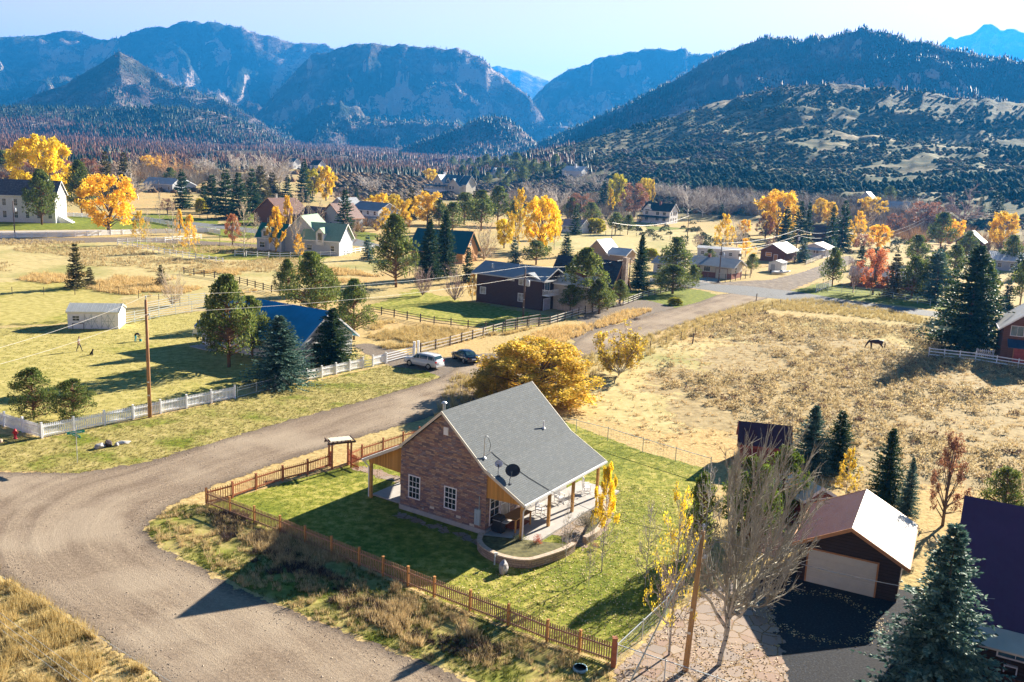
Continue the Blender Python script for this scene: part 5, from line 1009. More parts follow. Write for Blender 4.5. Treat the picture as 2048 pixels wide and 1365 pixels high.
        o = m.build(name, mat, s.root); m = MB(); g = .09; bx(m, u - g, u, z, z + h + g, .0, .06); bx(m, u + w, u + w + g, z, z + h + g, .0, .06); bx(m, u, u + w, z + h, z + h + g, .0, .06); m.build('door_frame', frame or M_WHITE, o); return o
    def box(s, name, mat, *b, parent=None):
        m = MB(); m.box(*b); return m.build(name, mat, parent or s.root)
    def chimney(s, rf, x, y, z0, z1, w=.5, mat=None):
        m = MB(); m.box(x - w / 2, x + w / 2, y - w / 2, y + w / 2, z0, z1); m.box(x - w / 2 - .06, x + w / 2 + .06, y - w / 2 - .06, y + w / 2 + .06, z1 + .002, z1 + .1); m.build('chimney', mat or M_BRICK, rf)
    def pipe(s, rf, x, y, z0, z1, r=.07, cap=True):
        m = MB(); m.tube([(x, y, z0), (x, y, z1)], r, 8)
        if cap: m.tube([(x, y, z1 + .003), (x, y, z1 + .1)], r * 1.8, 8)
        m.build('vent_pipe', M_GALV, rf)
    def dormer(s, rf, x, y, z0, z1, w, d, wall, roof, rise=.6):
        m = MB(); m.prism([(x - w / 2, z0), (x + w / 2, z0), (x + w / 2, z1), (x, z1 + rise), (x - w / 2, z1)], y, y + d); o = m.build('dormer', wall, s.root); k = rise / (w / 2); q = .2
        m = MB(); m.prism([(x - w / 2 - q, z1 - q * k + .01), (x, z1 + rise + .01), (x + w / 2 + q, z1 - q * k + .01), (x + w / 2 + q, z1 - q * k + .1), (x, z1 + rise + .1), (x - w / 2 - q, z1 - q * k + .1)], y - .2, y + d); m.build('dormer_roof', roof, o)
        m = MB(); m.box(x - w * .25, x + w * .25, y - .03, y - .003, z0 + (z1 - z0) * .25, z1 - .05); m.build('pane', M_GL, o); return o
    def porch(s, x0, x1, y0, y1, h, roof, post, n, deck=.3, rail=True, slope=.5, back='y1'):
        s.box('deck', M_CONCS if deck < .2 else M_WHITE, x0, x1, y0, y1, -.2, deck); m = MB()
        m.hexa([(x0 - .2, y0 - .3, h - slope), (x1 + .2, y0 - .3, h - slope), (x1 + .2, y1, h), (x0 - .2, y1, h)], [(x0 - .2, y0 - .3, h - slope + .12), (x1 + .2, y0 - .3, h - slope + .12), (x1 + .2, y1, h + .12), (x0 - .2, y1, h + .12)]); m.build('porch_roof', roof, s.root)
        for i in range(n):
            x = x0 + .1 + (x1 - x0 - .2) * i / (n - 1); s.box('porch_post', post, x - .07, x + .07, y0 + .05, y0 + .19, deck + .002, h - slope + .0)
        if rail:
            m = MB(); m.box(x0, x1, y0 + .08, y0 + .14, deck + .85, deck + .93); k = int((x1 - x0) / .3)
            for i in range(k): x = x0 + (x1 - x0) * (i + .5) / k; m.box(x - .02, x + .02, y0 + .09, y0 + .13, deck + .05, deck + .848)
            m.build('railing', post, s.root)
M_GALV = m_plain('galvanised metal', (.55, .57, .58), .35, .1, 3, .5)
def hs(name, label, A, xB, xC, ang, eave, wall, cat='house', side='R', group=None):
    """A: pixel of the front left base corner; xB: column of the front right corner; xC: column of the far end of the side wall; eave: row of the wall top over A"""
    P = G(*A); a = R(ang); L = solveL(P, a, xB)
    if side == 'R': q = (P[0] + L * math.cos(a), P[1] + L * math.sin(a), P[2]); D = solveL(q, a + math.pi / 2, xC)
    elif side == 'D': D = xC
    else: D = solveL(P, a + math.pi / 2, xC)
    h = House(name, label, cat, P, a, L, D, wall, group=group); h.wh = Hpx(P, eave); return h
# ---- the stone house in the middle
TH = -32.744
SH = House('stone_house', 'stone veneered house with steep grey shingle roof and two porches, inside the red picket fence', 'house', (-7.177, 57.647, 0), R(TH), 7.109, 10.433, M_STONEW)
def stone_house(s):
    W_, L, zr, zb, ze, pl, pr = 7.109, 10.433, 7.537, 4.426, 2.80, 3.2, 3.04
    m = MB(); m.prism([(0, .32), (W_, .32), (W_, zb - .06), (W_ / 2, zr - .08), (0, zb - .06)], 0, L); m.build('wall', M_STONEW, s.root)
    m = MB(); m.box(-.06, W_ + .06, -.06, L + .06, -.2, .32); m.build('foundation', M_CONCS, s.root)
    y0, y1 = -.28, L + .3; T = .14
    prof = [(-pl, ze), (0, zb), (W_ / 2, zr), (W_, zb), (W_ + pr, ze)]
    m = MB(); m.prism(prof + [(x, z + T) for x, z in prof[::-1]], y0, y1); rf = m.build('roof', M_SHING, s.root)
    for yy in (y0 - .02, y1 + .02):
        m = MB(); lo = [(x, z - .07) for x, z in prof]; m.prism(lo + [(x, z + T + .015) for x, z in prof[::-1]], yy - .02, yy + .02); m.build('fascia', M_TRIMC, s.root)
    # soffit boards of the overhanging porch gables
    for xa, xb, za, zb_ in ((-pl + .25, -.002, ze + .05, zb - .04), (W_ + pr - .25, W_ + .002, ze + .05, zb - .04)):
        m = MB(); m.prism([(xa, za + .02), (xb, zb_), (xb, ze - .02 - .25), (xa, ze - .12)], .05, .12); m.build('gable_boards', M_CEDAR, s.root)
    # porch beams, posts, gutters, downspouts
    for sx, px in ((-1, -pl + .35), (1, W_ + pr - .4)):
        s.box('porch_beam', M_POSTW, px - .09, px + .09, .1, L + .1, ze - .16, ze + .02)
        for y in (.2, 3.55, 6.75, L - .05):
            s.box('porch_post', M_POSTW, px - .09, px + .09, y - .09, y + .09, .02, ze - .163)
        gx = -pl - .06 if sx < 0 else W_ + pr + .06; m = MB(); m.box(gx - .07, gx + .07, y0, y1, ze - .03, ze + .11); m.build('gutter', M_WHITE, s.root)
        m = MB(); m.tube([(gx, -.1, ze - .02), (gx - sx * .1, -.02, ze - .25), (px + sx * .14, .12, ze - .5), (px + sx * .14, .12, .1)], .05, 6); m.build('downspout', M_WHITE, s.root)
    s.box('porch_floor', M_CONCS, -pl + .1, -.06, .6, L - .5, -.1, .12); s.box('porch_floor', M_CONCS, W_ + .06, W_ + pr + .35, -.1, L + 2.2, -.1, .16)
    # front windows (six over six sashes)
    for x0, y0_, x1, y1_ in ((819.5, 951, 838.5, 999), (891, 973.5, 911, 1020)): s.winpx('front', x0, y0_, x1, y1_, cols=3, rows=4)
    a = onplane(s.P, s.a, 888, 854); m = MB(); m.box(a[0], a[0] + .38, -.04, -.003, a[1] - .52, a[1])
    for i in range(6): m.box(a[0] + .03, a[0] + .35, -.06, -.041, a[1] - .48 + i * .08, a[1] - .44 + i * .08)
    m.build('gable_vent', M_WHITE, s.root)
    a = onplane(s.P, s.a, 951.5, 1017); m = MB(); m.box(a[0], a[0] + .42, -.14, -.003, a[1] - 1.05, a[1]); m.box(a[0] + .06, a[0] + .2, -.17, -.142, a[1] - .6, a[1] - .3); m.tube([(a[0] + .3, -.06, a[1]), (a[0] + .3, -.06, a[1] + .9)], .025, 6); m.build('meter_box', m_plain('blue grey meter box', (.36, .46, .50), .5, .08), s.root)
    for x_, z_ in ((2.6, .7), (4.8, .62), (5.9, .35)): s.box('wall_vent', M_TRIMC, x_, x_ + .36, -.03, -.003, z_, z_ + .16)
    m = MB(); m.tube([(2.1, -.03, .62), (2.1, -.15, .6), (2.16, -.2, .55)], .025, 6); m.build('faucet', M_GALV, s.root)
    # porch side
    s.win('right', .5, .55, 1.0, 2.0, 2, 4, x=0); s.win('right', 1.75, .55, 1.0, 2.0, 1, 2, x=0, pane=M_GLW); s.door('right', 4.6, .95, 2.1, m_plain('dark green door', (.04, .07, .06), .5), z=.17); s.win('right', 6.6, .9, 1.5, 1.3, 4, 4)
    s.win('left', 6.4, .9, 1.1, 1.4, 3, 4); s.door('left', 4.4, .95, 2.1, m_plain('brown door', (.2, .09, .04), .5), z=.14); s.win('left', 2.0, .9, 1.1, 1.4, 3, 4)
    # on the roof
    ny = (zb - zr) / (W_ / 2)
    def onroof(px, py):
        d = ray(px, py); c, n = math.cos(s.a), math.sin(s.a); ox, oy = -s.P[0], -s.P[1]
        lx, ly = ox * c + oy * n, -ox * n + oy * c; dx, dy = d[0] * c + d[1] * n, -d[0] * n + d[1] * c
        for (xa, za, xb, zb_) in ((W_ / 2, zr + T, W_, zb + T), (W_, zb + T, W_ + pr, ze + T)):
            k = (zb_ - za) / (xb - xa); t = (za + k * (lx - xa) - CAM_H) / (d[2] - k * dx); x = lx + dx * t; y = ly + dy * t
            if xa - .01 <= x <= xb + .01: return Vector((x, y, CAM_H + d[2] * t))
        return Vector((x, y, CAM_H + d[2] * t))
    p = onroof(1087, 857); m = MB(); m.lathe([(.16, 0), (.13, .03), (.05, .12), (.045, .5), (.045, .55)], 10, p); m.build('plumbing_vent', M_WHITE, rf)
    p = onroof(968, 917); m = MB(); m.lathe([(.17, 0), (.13, .04), (.05, .12), (.04, .9)], 8, p); m.tube([p + Vector((0, 0, .85)), p + Vector((.02, 0, 1.45)), p + Vector((.12, .05, 1.5)), p + Vector((.2, .1, 1.42))], .03, 6); m.build('service_mast', M_GALV, rf)
    q = [onroof(*c) + Vector((0, 0, .025)) for c in ((983, 905), (990, 912), (1000, 920), (1012, 930), (1027, 938), (1040, 944), (1060, 958), (1080, 970), (1098, 981))]; m = MB(); m.tube([p + Vector((.2, .1, 1.42)), p + Vector((.35, .2, .9)), p + Vector((.3, .1, .5))] + q, .016, 5); m.build('roof_cable', m_plain('black cable', (.02, .02, .025), .6), rf)
    def dish(cx, cy, rad, mat, fx, fy, nm):
        f = onroof(fx, fy); c = onroof(cx, cy); c = Vector((f.x + (c.x - f.x) * .55, f.y + (c.y - f.y) * .55, f.z + .62)); d0 = Vector((.25, -.62, .55)).normalized(); x = d0.cross(Vector((0, 0, 1))).normalized(); y = x.cross(d0); m = MB(); vs = []; fs = []; N = 20
        for off in (0, .025):
            for k_, (r_, dp) in enumerate(((0.001, .0), (.35, .012), (.7, .05), (1, .1))):
                for i in range(N): t = 2 * math.pi * i / N; vs.append(c + (x * math.cos(t) * 1.1 + y * math.sin(t)) * rad * r_ + d0 * (dp * rad * 2 - off))
        for o_ in (0, 4 * N):
            for k_ in range(3):
                for i in range(N): a_, b_ = o_ + k_ * N + i, o_ + k_ * N + (i + 1) % N; fs.append((a_, b_, b_ + N, a_ + N))
        for i in range(N): a_, b_ = 3 * N + i, 3 * N + (i + 1) % N; fs.append((a_, b_, b_ + 4 * N, a_ + 4 * N))
        m.add(vs, fs); rt = empty(nm, (0, 0, 0)); rt.parent = None
        w0 = Matrix.Translation(s.P) @ Matrix.Rotation(s.a, 4, 'Z'); rt.matrix_world = w0
        m.build('reflector', mat, rt, True); m = MB(); m.tube([f, f + Vector((0, 0, .3)), c - d0 * .04], .028, 6); m.box(f.x - .12, f.x + .12, f.y - .08, f.y + .08, f.z - .05, f.z + .03); m.build('mount', m_plain('dark mount', (.08, .09, .11), .5), rt)
        m = MB(); e = c + d0 * rad * 1.1 - y * rad * .6; m.tube([c - y * rad * .95 + d0 * .05, e], .02, 6); m.tube([e, e - d0 * .12], .05, 8); m.build('feed_arm', m_plain('dark arm', (.1, .11, .13), .5), rt); return rt
    tag(dish(1030, 948, .44, m_plain('charcoal dish', (.035, .04, .05), .4), 1019, 968, 'satellite_dish'), 'round black satellite dish on the lower slope of the stone house roof', 'satellite dish')
    tag(dish(998, 936, .24, m_plain('pale grey dish', (.55, .56, .62), .5), 996, 952, 'satellite_dish'), 'small pale satellite dish near the gable edge of the stone house roof', 'satellite dish')
    m = MB(); m.tube([(1.1, 3.2, 5.2), (1.1, 3.2, 7.0)], .09, 10); m.lathe([(.2, 0), (.2, .05), (.1, .14)], 10, (1.1, 3.2, 7.03)); m.build('chimney_flue', M_GALV, rf)
stone_house(SH)
# ---- right lower corner: garage, sheds, purple roofed house
def garage():
    P = G(1592, 1158); a = R(-27); h = House('garage', 'dark log garage with cream roll door under a maroon and cream metal roof', 'garage', P, a, solveL(P, a, 1793), 6.5, M_SIDBLK)
    h.gable(0, h.L, 0, h.D, 2.45, 1.45, 'y', M_RMAR, .45, M_ORTRIM)
    L = h.L; u0 = (colx(P)); d0 = L * .10; h.door('front', d0, L * .68, 2.05, M_RCRD, M_ORTRIM, z=.02, panels=5, name='garage_door')
    # cream sheeting of the right hand slope
    ov = .45; s = 1.45 / (L / 2); m = MB(); z1 = 2.45 + 1.45 + .015 + .13; z0 = 2.45 - ov * s + .015 + .13
    m.prism([(L / 2, z1 + .004), (L + ov, z0 + .004), (L + ov, z0 + .03), (L / 2, z1 + .03)], -ov, h.D + ov); m.build('roof', M_RCREAM, h.root)
M_RCRD = m_plain('cream door panels', (.60, .56, .47), .5, .05, 2)
garage()
h = hs('red_shed', 'small barn red shed with white metal roof between the big spruces and the garage', (1602, 1058), 1645, 1680, 20, 975, M_SIDRED, 'shed'); h.L = 2.5; h.D = 3.4
h.gable(0, h.L, 0, h.D, 2.1, .7, 'y', M_RWHITE, .2, M_WHITE); m = MB(); m.box(-.03, h.L + .03, -.035, -.003, 2.0, 2.1); m.box(h.L - .1, h.L + .02, -.036, -.004, 0, 2.0); m.build('corner_board', M_WHITE, h.root)
for i in range(4): h.win('right', .3 + i * .75, .5, .35, 1.2, 1, 2)
h = hs('red_shed', 'dark roofed red shed behind the bright green juniper', (1478, 930), 1572, 3, -12, 900, M_SIDRED, 'shed', 'D'); h.gable(0, h.L, 0, 3, 1.9, 1.3, 'x', m_metal('dark maroon roof', (.06, .02, .04), .3, .6), .25, m_plain('red fascia', (.3, .07, .05), .6)); h.door('right', .8, 1.2, 1.8, M_SIDRED, M_WHITE)
def purple():
    P = G(1900, 1322); a = R(-29); h = House('purple_roofed_house', 'dark log house with a deep purple metal roof at the lower right edge', 'house', P, a, 12, 8.4, M_SIDBLK)
    h.gable(-.4, 13, .0, 8.4, 2.35, 4.9, 'x', M_RPUR, .1, None, th=.12)
    m = MB(); m.hexa([(-.5, -1.7, 1.98), (13, -1.7, 1.98), (13, -.1, 2.33), (-.5, -.1, 2.33)], [(-.5, -1.7, 2.08), (13, -1.7, 2.08), (13, -.1, 2.43), (-.5, -.1, 2.43)]); m.build('porch_roof', M_RCREAM, h.root)
    h.box('deck', m_wood('brown deck boards', (.12, .06, .04), .8), .9, 13, -2.2, -.001, -.1, .25)
    for x in (1.1, 3.9, 6.8): h.box('porch_post', M_SIDBLK, x - .08, x + .08, -1.62, -1.46, .252, 1.99)
    m = MB(); m.box(.9, 13, -2.18, -2.1, .98, 1.06); m.box(.9, 13, -2.17, -2.11, .45, .5)
    for i in range(34): m.box(.95 + i * .35, .98 + i * .35, -2.16, -2.12, .5, .98)
    m.build('railing', m_plain('brown rail', (.09, .045, .035), .7), h.root)
    h.win('front', 2.0, 1.0, 1.5, 1.05, 2, 1, pane=M_GLB); h.win('front', 5.6, 1.0, 1.5, 1.05, 2, 1, pane=M_GLB); h.door('front', 4.1, .9, 1.95, M_SIDRB, z=.26)
    return h
PH = purple()
# ---- beyond the road
h = hs('brown_house', 'two storey dark brown house with grey metal roof and a white balcony', (952, 603), 1083, 1106, TH, 543, M_SIDBR); BH = h; wh = h.wh; h.D = 7.0
rf = h.gable(0, h.L, 0, h.D, wh, 1.5, 'x', M_RGREY, .7, M_RLGREY)
h.gable(h.L * .60, h.L, -.04, 4.0, wh - .25, .95, 'y', M_RGREY, .5, M_RLGREY, name='roof', wname='wall')
rf.name = 'roof'; h.pipe(rf, 2.2, 1.4, wh + .5, wh + 1.35, .09); h.pipe(rf, 7.0, 2.6, wh + .9, wh + 1.6, .05); h.pipe(rf, 8.0, 2.9, wh + 1.0, wh + 1.7, .05)
for x0, y0, x1, y1 in ((961, 574, 971, 588), (1017, 553, 1028, 562), (1039, 555, 1052, 571), (1037, 587, 1049, 604)): h.winpx('front', x0, y0, x1, y1, cols=2, rows=1, pane=M_GLW, x=-.04 if x0 > 1035 else 0)
# recessed balcony side with garage door below, white wing behind
h.door('right', .5, 2.0, 1.9, m_plain('pale lilac garage door', (.42, .42, .50), .6), panels=4, name='garage_door'); h.win('right', .6, wh - 2.0, 1.6, 1.7, 2, 1, pane=M_GLB)
m = MB(); m.box(h.L + .02, h.L + 1.3, -.1, 3.2, wh * .5 - .1, wh * .5 + .05); m.build('balcony_floor', M_WHITE, h.root); m = MB(); m.box(h.L + 1.24, h.L + 1.3, -.1, 3.2, wh * .5 + .85, wh * .5 + .93); m.box(h.L, h.L + 1.3, -.1, -.04, wh * .5 + .85, wh * .5 + .93)
for i in range(14): y = -.1 + i * .24; m.box(h.L + 1.25, h.L + 1.29, y, y + .06, wh * .5 + .052, wh * .5 + .848)
for i in range(6): x = h.L + .1 + i * .2; m.box(x, x + .06, -.09, -.05, wh * .5 + .052, wh * .5 + .848)
m.build('balcony_railing', M_WHITE, h.root)
h.gable(h.L + .01, h.L + 6.5, 3.6, 8.5, wh - .7, 1.3, 'x', M_RWHITE, .4, M_WHITE, wall=M_SIDCREAM); h.box('carport_wall', m_plain('pale tan wall', (.55, .45, .36), .8), h.L + 1.0, h.L + 5.5, 3.3, 3.58, 0, 1.3)
# A-frame with stone chimney
def aframe():
    P = G(1100, 583); a = R(TH + 0); h = House('chalet', 'steep dark shingled chalet with a tall rubble stone chimney at its gable end', 'house', P, a, 13.5, 8.5, M_SIDRB)
    P0 = G(1205, 588); h.root.location = P0; h.P = P0; h.root.rotation_euler[2] = R(57.3); h.a = R(57.3)
    # gable (chimney) end faces the road: local x runs away from the camera
    W_ = 7.4; L = 13.5; h.L = L
    m = MB(); m.prism([(0, -.2), (W_, -.2), (W_, 1.2), (W_ / 2, 6.1), (0, 1.2)], 0, L); m.v = [(x - 1.0, y - .0, z) for x, y, z in m.v]
    h.root.rotation_euler[2] = R(TH); h.a = R(TH); c = h.root
    m.v = [(-(y) + 2.2, x - 1.0, z) for x, y, z in m.v]; m.build('wall', M_SIDRB, c)
    m = MB(); k = 4.9 / 3.7; o = .8; T = .18; pr = [(-o, 1.2 - o * k + .02), (W_ / 2, 6.12), (W_ + o, 1.2 - o * k + .02)]; m.prism(pr + [(x, z + T * 1.5) for x, z in pr[::-1]], -.9, L); m.v = [(-(y) + 2.2, x - 2.0, z) for x, y, z in m.v]; rf = m.build('roof', M_DSHING, c)
    m = MB()
    for (xa, za), (xb, zb) in zip(pr[:-1], pr[1:]): m.prism([(xa, za - .1), (xb, zb - .1), (xb, zb + T * 1.5), (xa, za + T * 1.5)], -1.0, -.905)
    m.v = [(-(y) + 2.2, x - 2.0, z) for x, y, z in m.v]; m.build('fascia', M_ORTRIM, c)
    m = MB(); m.hexa([(3.15, 1.0, -.1), (4.1, 1.0, -.1), (4.1, 2.4, -.1), (3.15, 2.4, -.1)], [(3.15, 1.25, 7.2), (3.95, 1.25, 7.2), (3.95, 2.15, 7.2), (3.15, 2.15, 7.2)]); m.build('chimney', M_RUBBLE, c)
    m = MB(); m.box(2.23, 2.27, -.4, .9, 2.1, 3.3); m.box(2.23, 2.27, 2.6, 3.9, 2.1, 3.3); m.build('window', M_GL, c)
    h.pipe(rf, -6.5, .2, 3.2, 5.2, .12)
aframe()
h = hs('white_gabled_barn', 'white steep roofed building with a tan gable behind the stone chimney', (1172, 520), 1215, 7, TH, 505, m_wood('tan boards', (.45, .32, .22), .8), 'house', 'D'); h.gable(0, h.L, 0, 7, 2.2, 3.2, 'y', M_RWHITE, .5, M_WHITE); h.gable(h.L + .01, h.L + 5, 0, 6, 2.2, 1.4, 'x', M_RWHITE, .4, M_WHITE); h.win('front', h.L * .35, .9, 1, 1.2)
h = hs('ranch_house', 'low brick ranch house with grey metal roof and one pale garage door', (1381, 551), 1462, 1492, TH, 520, M_SIDCREAM); wh = h.wh = 3.0; h.D = 7
rf = h.gable(0, h.L, 0, h.D, wh, 1.3, 'x', M_RGREY, .8, M_RLGREY); h.box('brick_base', M_BRICK, -.03, h.L + .03, -.05, h.D + .03, -.1, 1.25); h.door('front', h.L * .62, 2.7, 2.3, M_RCRD, M_BRICK, name='garage_door', panels=4, x=-.05); h.win('front', h.L * .08, 1.4, 1.5, 1.1, 3, 1); h.win('front', h.L * .32, 1.4, 1.5, 1.1, 3, 1); h.win('right', 2, 1.4, 1.2, 1.2); h.chimney(rf, h.L * .3, h.D * .5, wh, wh + 2, .6)
h = hs('cottage', 'small grey roofed cottage half hidden by the dark pine left of the ranch house', (1306, 545), 1350, 6, TH, 520, M_SIDW, 'house', 'D'); h.gable(0, h.L, 0, 6, 2.4, 1.2, 'x', M_RGREY, .5, M_RLGREY); h.win('front', 1, 1, 1, 1)
h = hs('trailer_home', 'long white metal roofed trailer behind the brick ranch house', (1394, 515), 1478, 4, TH + 14, 495, M_SIDW, 'trailer', 'D'); h.gable(0, h.L, 0, 4, 2.7, .5, 'x', M_RWHITE, .15, M_WHITE)
for i in range(5): h.win('front', 1 + i * 2.6, 1.1, .9, .8)
h = hs('storage_shed', 'low white shed with a dark flat roof beside the gravel road', (1536, 543), 1562, 1578, TH, 525, M_SIDW, 'shed'); h.D = 4.5; h.gable(0, h.L, 0, h.D, 2.3, .5, 'y', M_RGREY, .2, None); h.door('front', .6, 1.1, 1.9, M_SIDGREY)
h = hs('barn', 'brown gabled barn with pale green roof beside two power poles', (1520, 521), 1568, 12, TH, 498, M_SIDRB, 'barn', 'D'); h.gable(0, h.L, 0, 12, 3.0, 1.9, 'y', m_metal('pale green metal roof', (.28, .36, .31), .5, .5), .7, M_WHITE); h.win('front', 1.5, 1.4, 1.6, 1.0, pane=m_plain('orange tarp', (.6, .25, .05), .7)); h.door('front', h.L - 3, 1, 2, M_ORTRIM)
h = hs('mobile_home', 'white mobile home with bright white roof and a railed deck', (1604, 512), 1650, 9, TH, 492, M_SIDW, 'house', 'D'); h.gable(0, h.L, 0, 9, 2.8, 1.3, 'y', M_RWHITE, .7, M_WHITE); h.porch(0, h.L, -2.5, -.01, 2.7, M_RWHITE, M_WHITE, 4, .6); h.win('front', .8, 1.2, 1.4, 1.1); h.win('front', 3.4, 1.2, 1.4, 1.1)
h = hs('dark_barn', 'dark brown barn between the spruces behind the mobile home', (1622, 482), 1682, 10, TH + 10, 462, M_SIDBR, 'barn', 'D'); h.gable(0, h.L, 0, 9, 3.2, 2.6, 'x', m_metal('dark brown roof', (.07, .045, .05), .5, .7), .4)
h = hs('farmhouse', 'two storey white farmhouse with dark roof, timbered gable and brick chimney', (1284, 444), 1338, 1368, TH, 419, M_SIDW); wh = h.wh = 5.6; h.D = 9.5
rf = h.gable(0, h.L, 0, h.D, wh, 3.2, 'x', M_BSHING, .6, M_WHITE); h.chimney(rf, h.L * .52, h.D * .4, wh + 1, wh + 4, .9); h.porch(-1.5, h.L, -2.6, -.01, 3.1, M_BSHING, M_WHITE, 6, .4, slope=.7)
h.dormer(rf, h.L * .18, -.3, 5.0, 6.0, 4.2, 4, M_SIDW, M_BSHING, 2.2); [h.win('front', h.L * u, z, 1.5, 1.4, 2, 1) for u in (.1, .5, .75) for z in (.9, 3.6)]; [h.win('right', v, z, 1.0, 1.5) for v in (1.5, 4.2, 6.8) for z in (.9, 3.7)]
h = hs('pink_roofed_cottage', 'small white cottage with a pinkish roof among the pines', (1122, 464), 1160, 7, TH, 450, M_SIDW, 'house', 'D'); h.gable(0, h.L, 0, 7, 2.5, 2.2, 'x', M_RPINK, .4, M_WHITE); [h.win('front', 1 + i * 2.2, 1, 1, 1.1) for i in range(3)]
h = hs('large_gabled_house', 'large cream house with blue green roof, many gables and a raised wrap porch', (864, 384), 912, 944, TH, 358, M_SIDCREAM); wh = 6.3; h.D = 15; L = h.L
rf = h.gable(0, L, 1, 12, wh, 4.6, 'x', m_metal('blue green roof', (.05, .12, .17), .5, .5), .7, M_WHITE); TB = rf.data.materials[0]; h.gable(L * .12, L * .5, -1.4, 7, wh, 4.4, 'y', M_RLGREY, .7, M_WHITE); h.gable(L - .4, L + 6, 2, 12, wh - .5, 5.0, 'x', TB, .6, M_WHITE); h.gable(L * .7, L + 3, -1.0, 7, wh - 1.5, 4, 'y', TB, .6, M_WHITE)
h.porch(-3, L * .7, -4.2, -1.5, 4.6, TB, M_WHITE, 8, 1.8, slope=.8); [h.win('front', L * u, 3.2, 1.6, 2.6, 2, 3, x=-1.4, pane=M_GLB) for u in (.18, .32)]; [h.win('front', L * u, 2.4, 1.4, 1.8, 2, 2, x=-1.0) for u in (.76, .88)]; h.chimney(rf, L * .25, 6, wh + 2, wh + 6, 1.2, M_WHITE); h.dormer(rf, L * .6, 1.4, wh + .2, wh + 1.6, 2.6, 3, M_SIDCREAM, TB, 1.2)
def simple(name, label, A, xB, D, wall, roof, wh, rise, axis='x', ang=TH, wins=3, trim=M_WHITE, rows=1, cat='house', ov=.5, pane=None):
    h = hs(name, label, A, xB, D, ang, A[1] - 10, wall, cat, 'D'); h.wh = wh; rf = h.gable(0, h.L, 0, D, wh, rise, axis, roof, ov, trim)
    for r in range(rows):
        for i in range(wins): h.win('front', h.L * (i + .5) / wins - .5, .9 + 2.7 * r, 1.0, 1.2, 1, 2, pane=pane)
    for i in range(2): h.win('right', D * (i + .5) / 2 - .5, .9, 1.0, 1.2)
    return h, rf
h, rf = simple('blue_roofed_house', 'white dormered house with dark blue roof among pines on the far bench', (978, 356), 1012, 11, M_SIDW, m_metal('far dark blue roof', (.02, .07, .14), .5, .5), 5.2, 4.2, rows=2); h.dormer(rf, h.L * .3, -.2, 5.3, 7.2, 3.2, 5, M_SIDW, rf.data.materials[0], 1.6); h.dormer(rf, h.L * .7, -.2, 5.3, 7.2, 3.2, 5, M_SIDW, rf.data.materials[0], 1.6)
simple('blue_roofed_cottage', 'far blue roofed cottage peeking from the pines', (948, 349), 966, 8, M_SIDW, m_metal('far blue roof', (.02, .09, .2), .5, .5), 3.2, 3.4)
simple('red_roofed_house', 'far dark house with a red roof on the bench edge', (862, 329), 884, 10, M_SIDRB, m_metal('red metal roof', (.30, .04, .07), .5, .5), 4, 4)
simple('hillside_house', 'white hipped looking house standing alone on the bench below the scrub hill', (1124, 354), 1162, 14, M_SIDW, M_RWHITE, 5, 3.6, rows=1)[0].box('chimney_stack', M_WHITE, 9, 10.4, 3, 4.4, 5, 10.5)
simple('far_farmhouse', 'far tiny teal roofed house at the edge of the burnt forest', (390, 328), 404, 9, M_SIDW, M_RTEAL, 5, 4.5, 'x')
simple('far_farmhouse', 'far tiny white house between the pale bare cottonwoods', (574, 337), 586, 9, M_SIDW, M_RTEAL, 5, 3.5)
simple('far_farmhouse', 'far tiny dark roofed white house left of the open dry field', (620, 342), 636, 9, M_SIDW, M_DSHING, 5, 4)
simple('grey_farm_house', 'long low pale house with grey roof far left of the lone spruce', (288, 380), 345, 9, M_SIDGREY, M_RLGREY, 3.6, 2.8, ang=-20, wins=4)
simple('grey_farm_house', 'small gabled grey outbuilding beside the long low pale house', (350, 382), 392, 9, M_SIDGREY, M_RLGREY, 3, 2.6, 'y', ang=20, wins=1, cat='outbuilding')
h, rf = simple('gabled_lodge', 'dark red brown lodge with orange fascia behind the spruce cluster', (508, 446), 568, 12, M_SIDRB, M_RBRN, 3.6, 5.2, 'y', trim=M_ORTRIM, wins=3); h.chimney(rf, h.L * .3, 6, 6.5, 10, .7, M_SIDCREAM)
h, rf = simple('grey_gabled_house', 'grey gable fronted house with orange fascia behind the green roofed house', (640, 455), 684, 10, M_SIDGREY, M_RBRN, 3.8, 4.4, 'y', trim=M_ORTRIM, wins=3, pane=M_GLB)
simple('brown_roofed_wing', 'low brown roofed house left of the grey gable fronted house', (596, 452), 640, 9, M_SIDRB, M_RBRN, 3.0, 3.6, 'x', trim=M_ORTRIM)
h, rf = simple('porch_farmhouse', 'white farmhouse with grey metal roof and railed front porch', (702, 446), 756, 11, M_SIDW, M_RGREY, 5.2, 2.6, 'x', rows=2, wins=4); h.porch(-1, h.L + 1, -3, -.01, 2.9, M_RGREY, M_WHITE, 6, .5)
simple('purple_gabled_house', 'pale lilac gabled end of a house behind the dark spruce', (662, 432), 690, 10, m_wood('pale lilac siding', (.42, .42, .58), .7, .2), M_RGREY, 4.5, 3, 'y', wins=1)
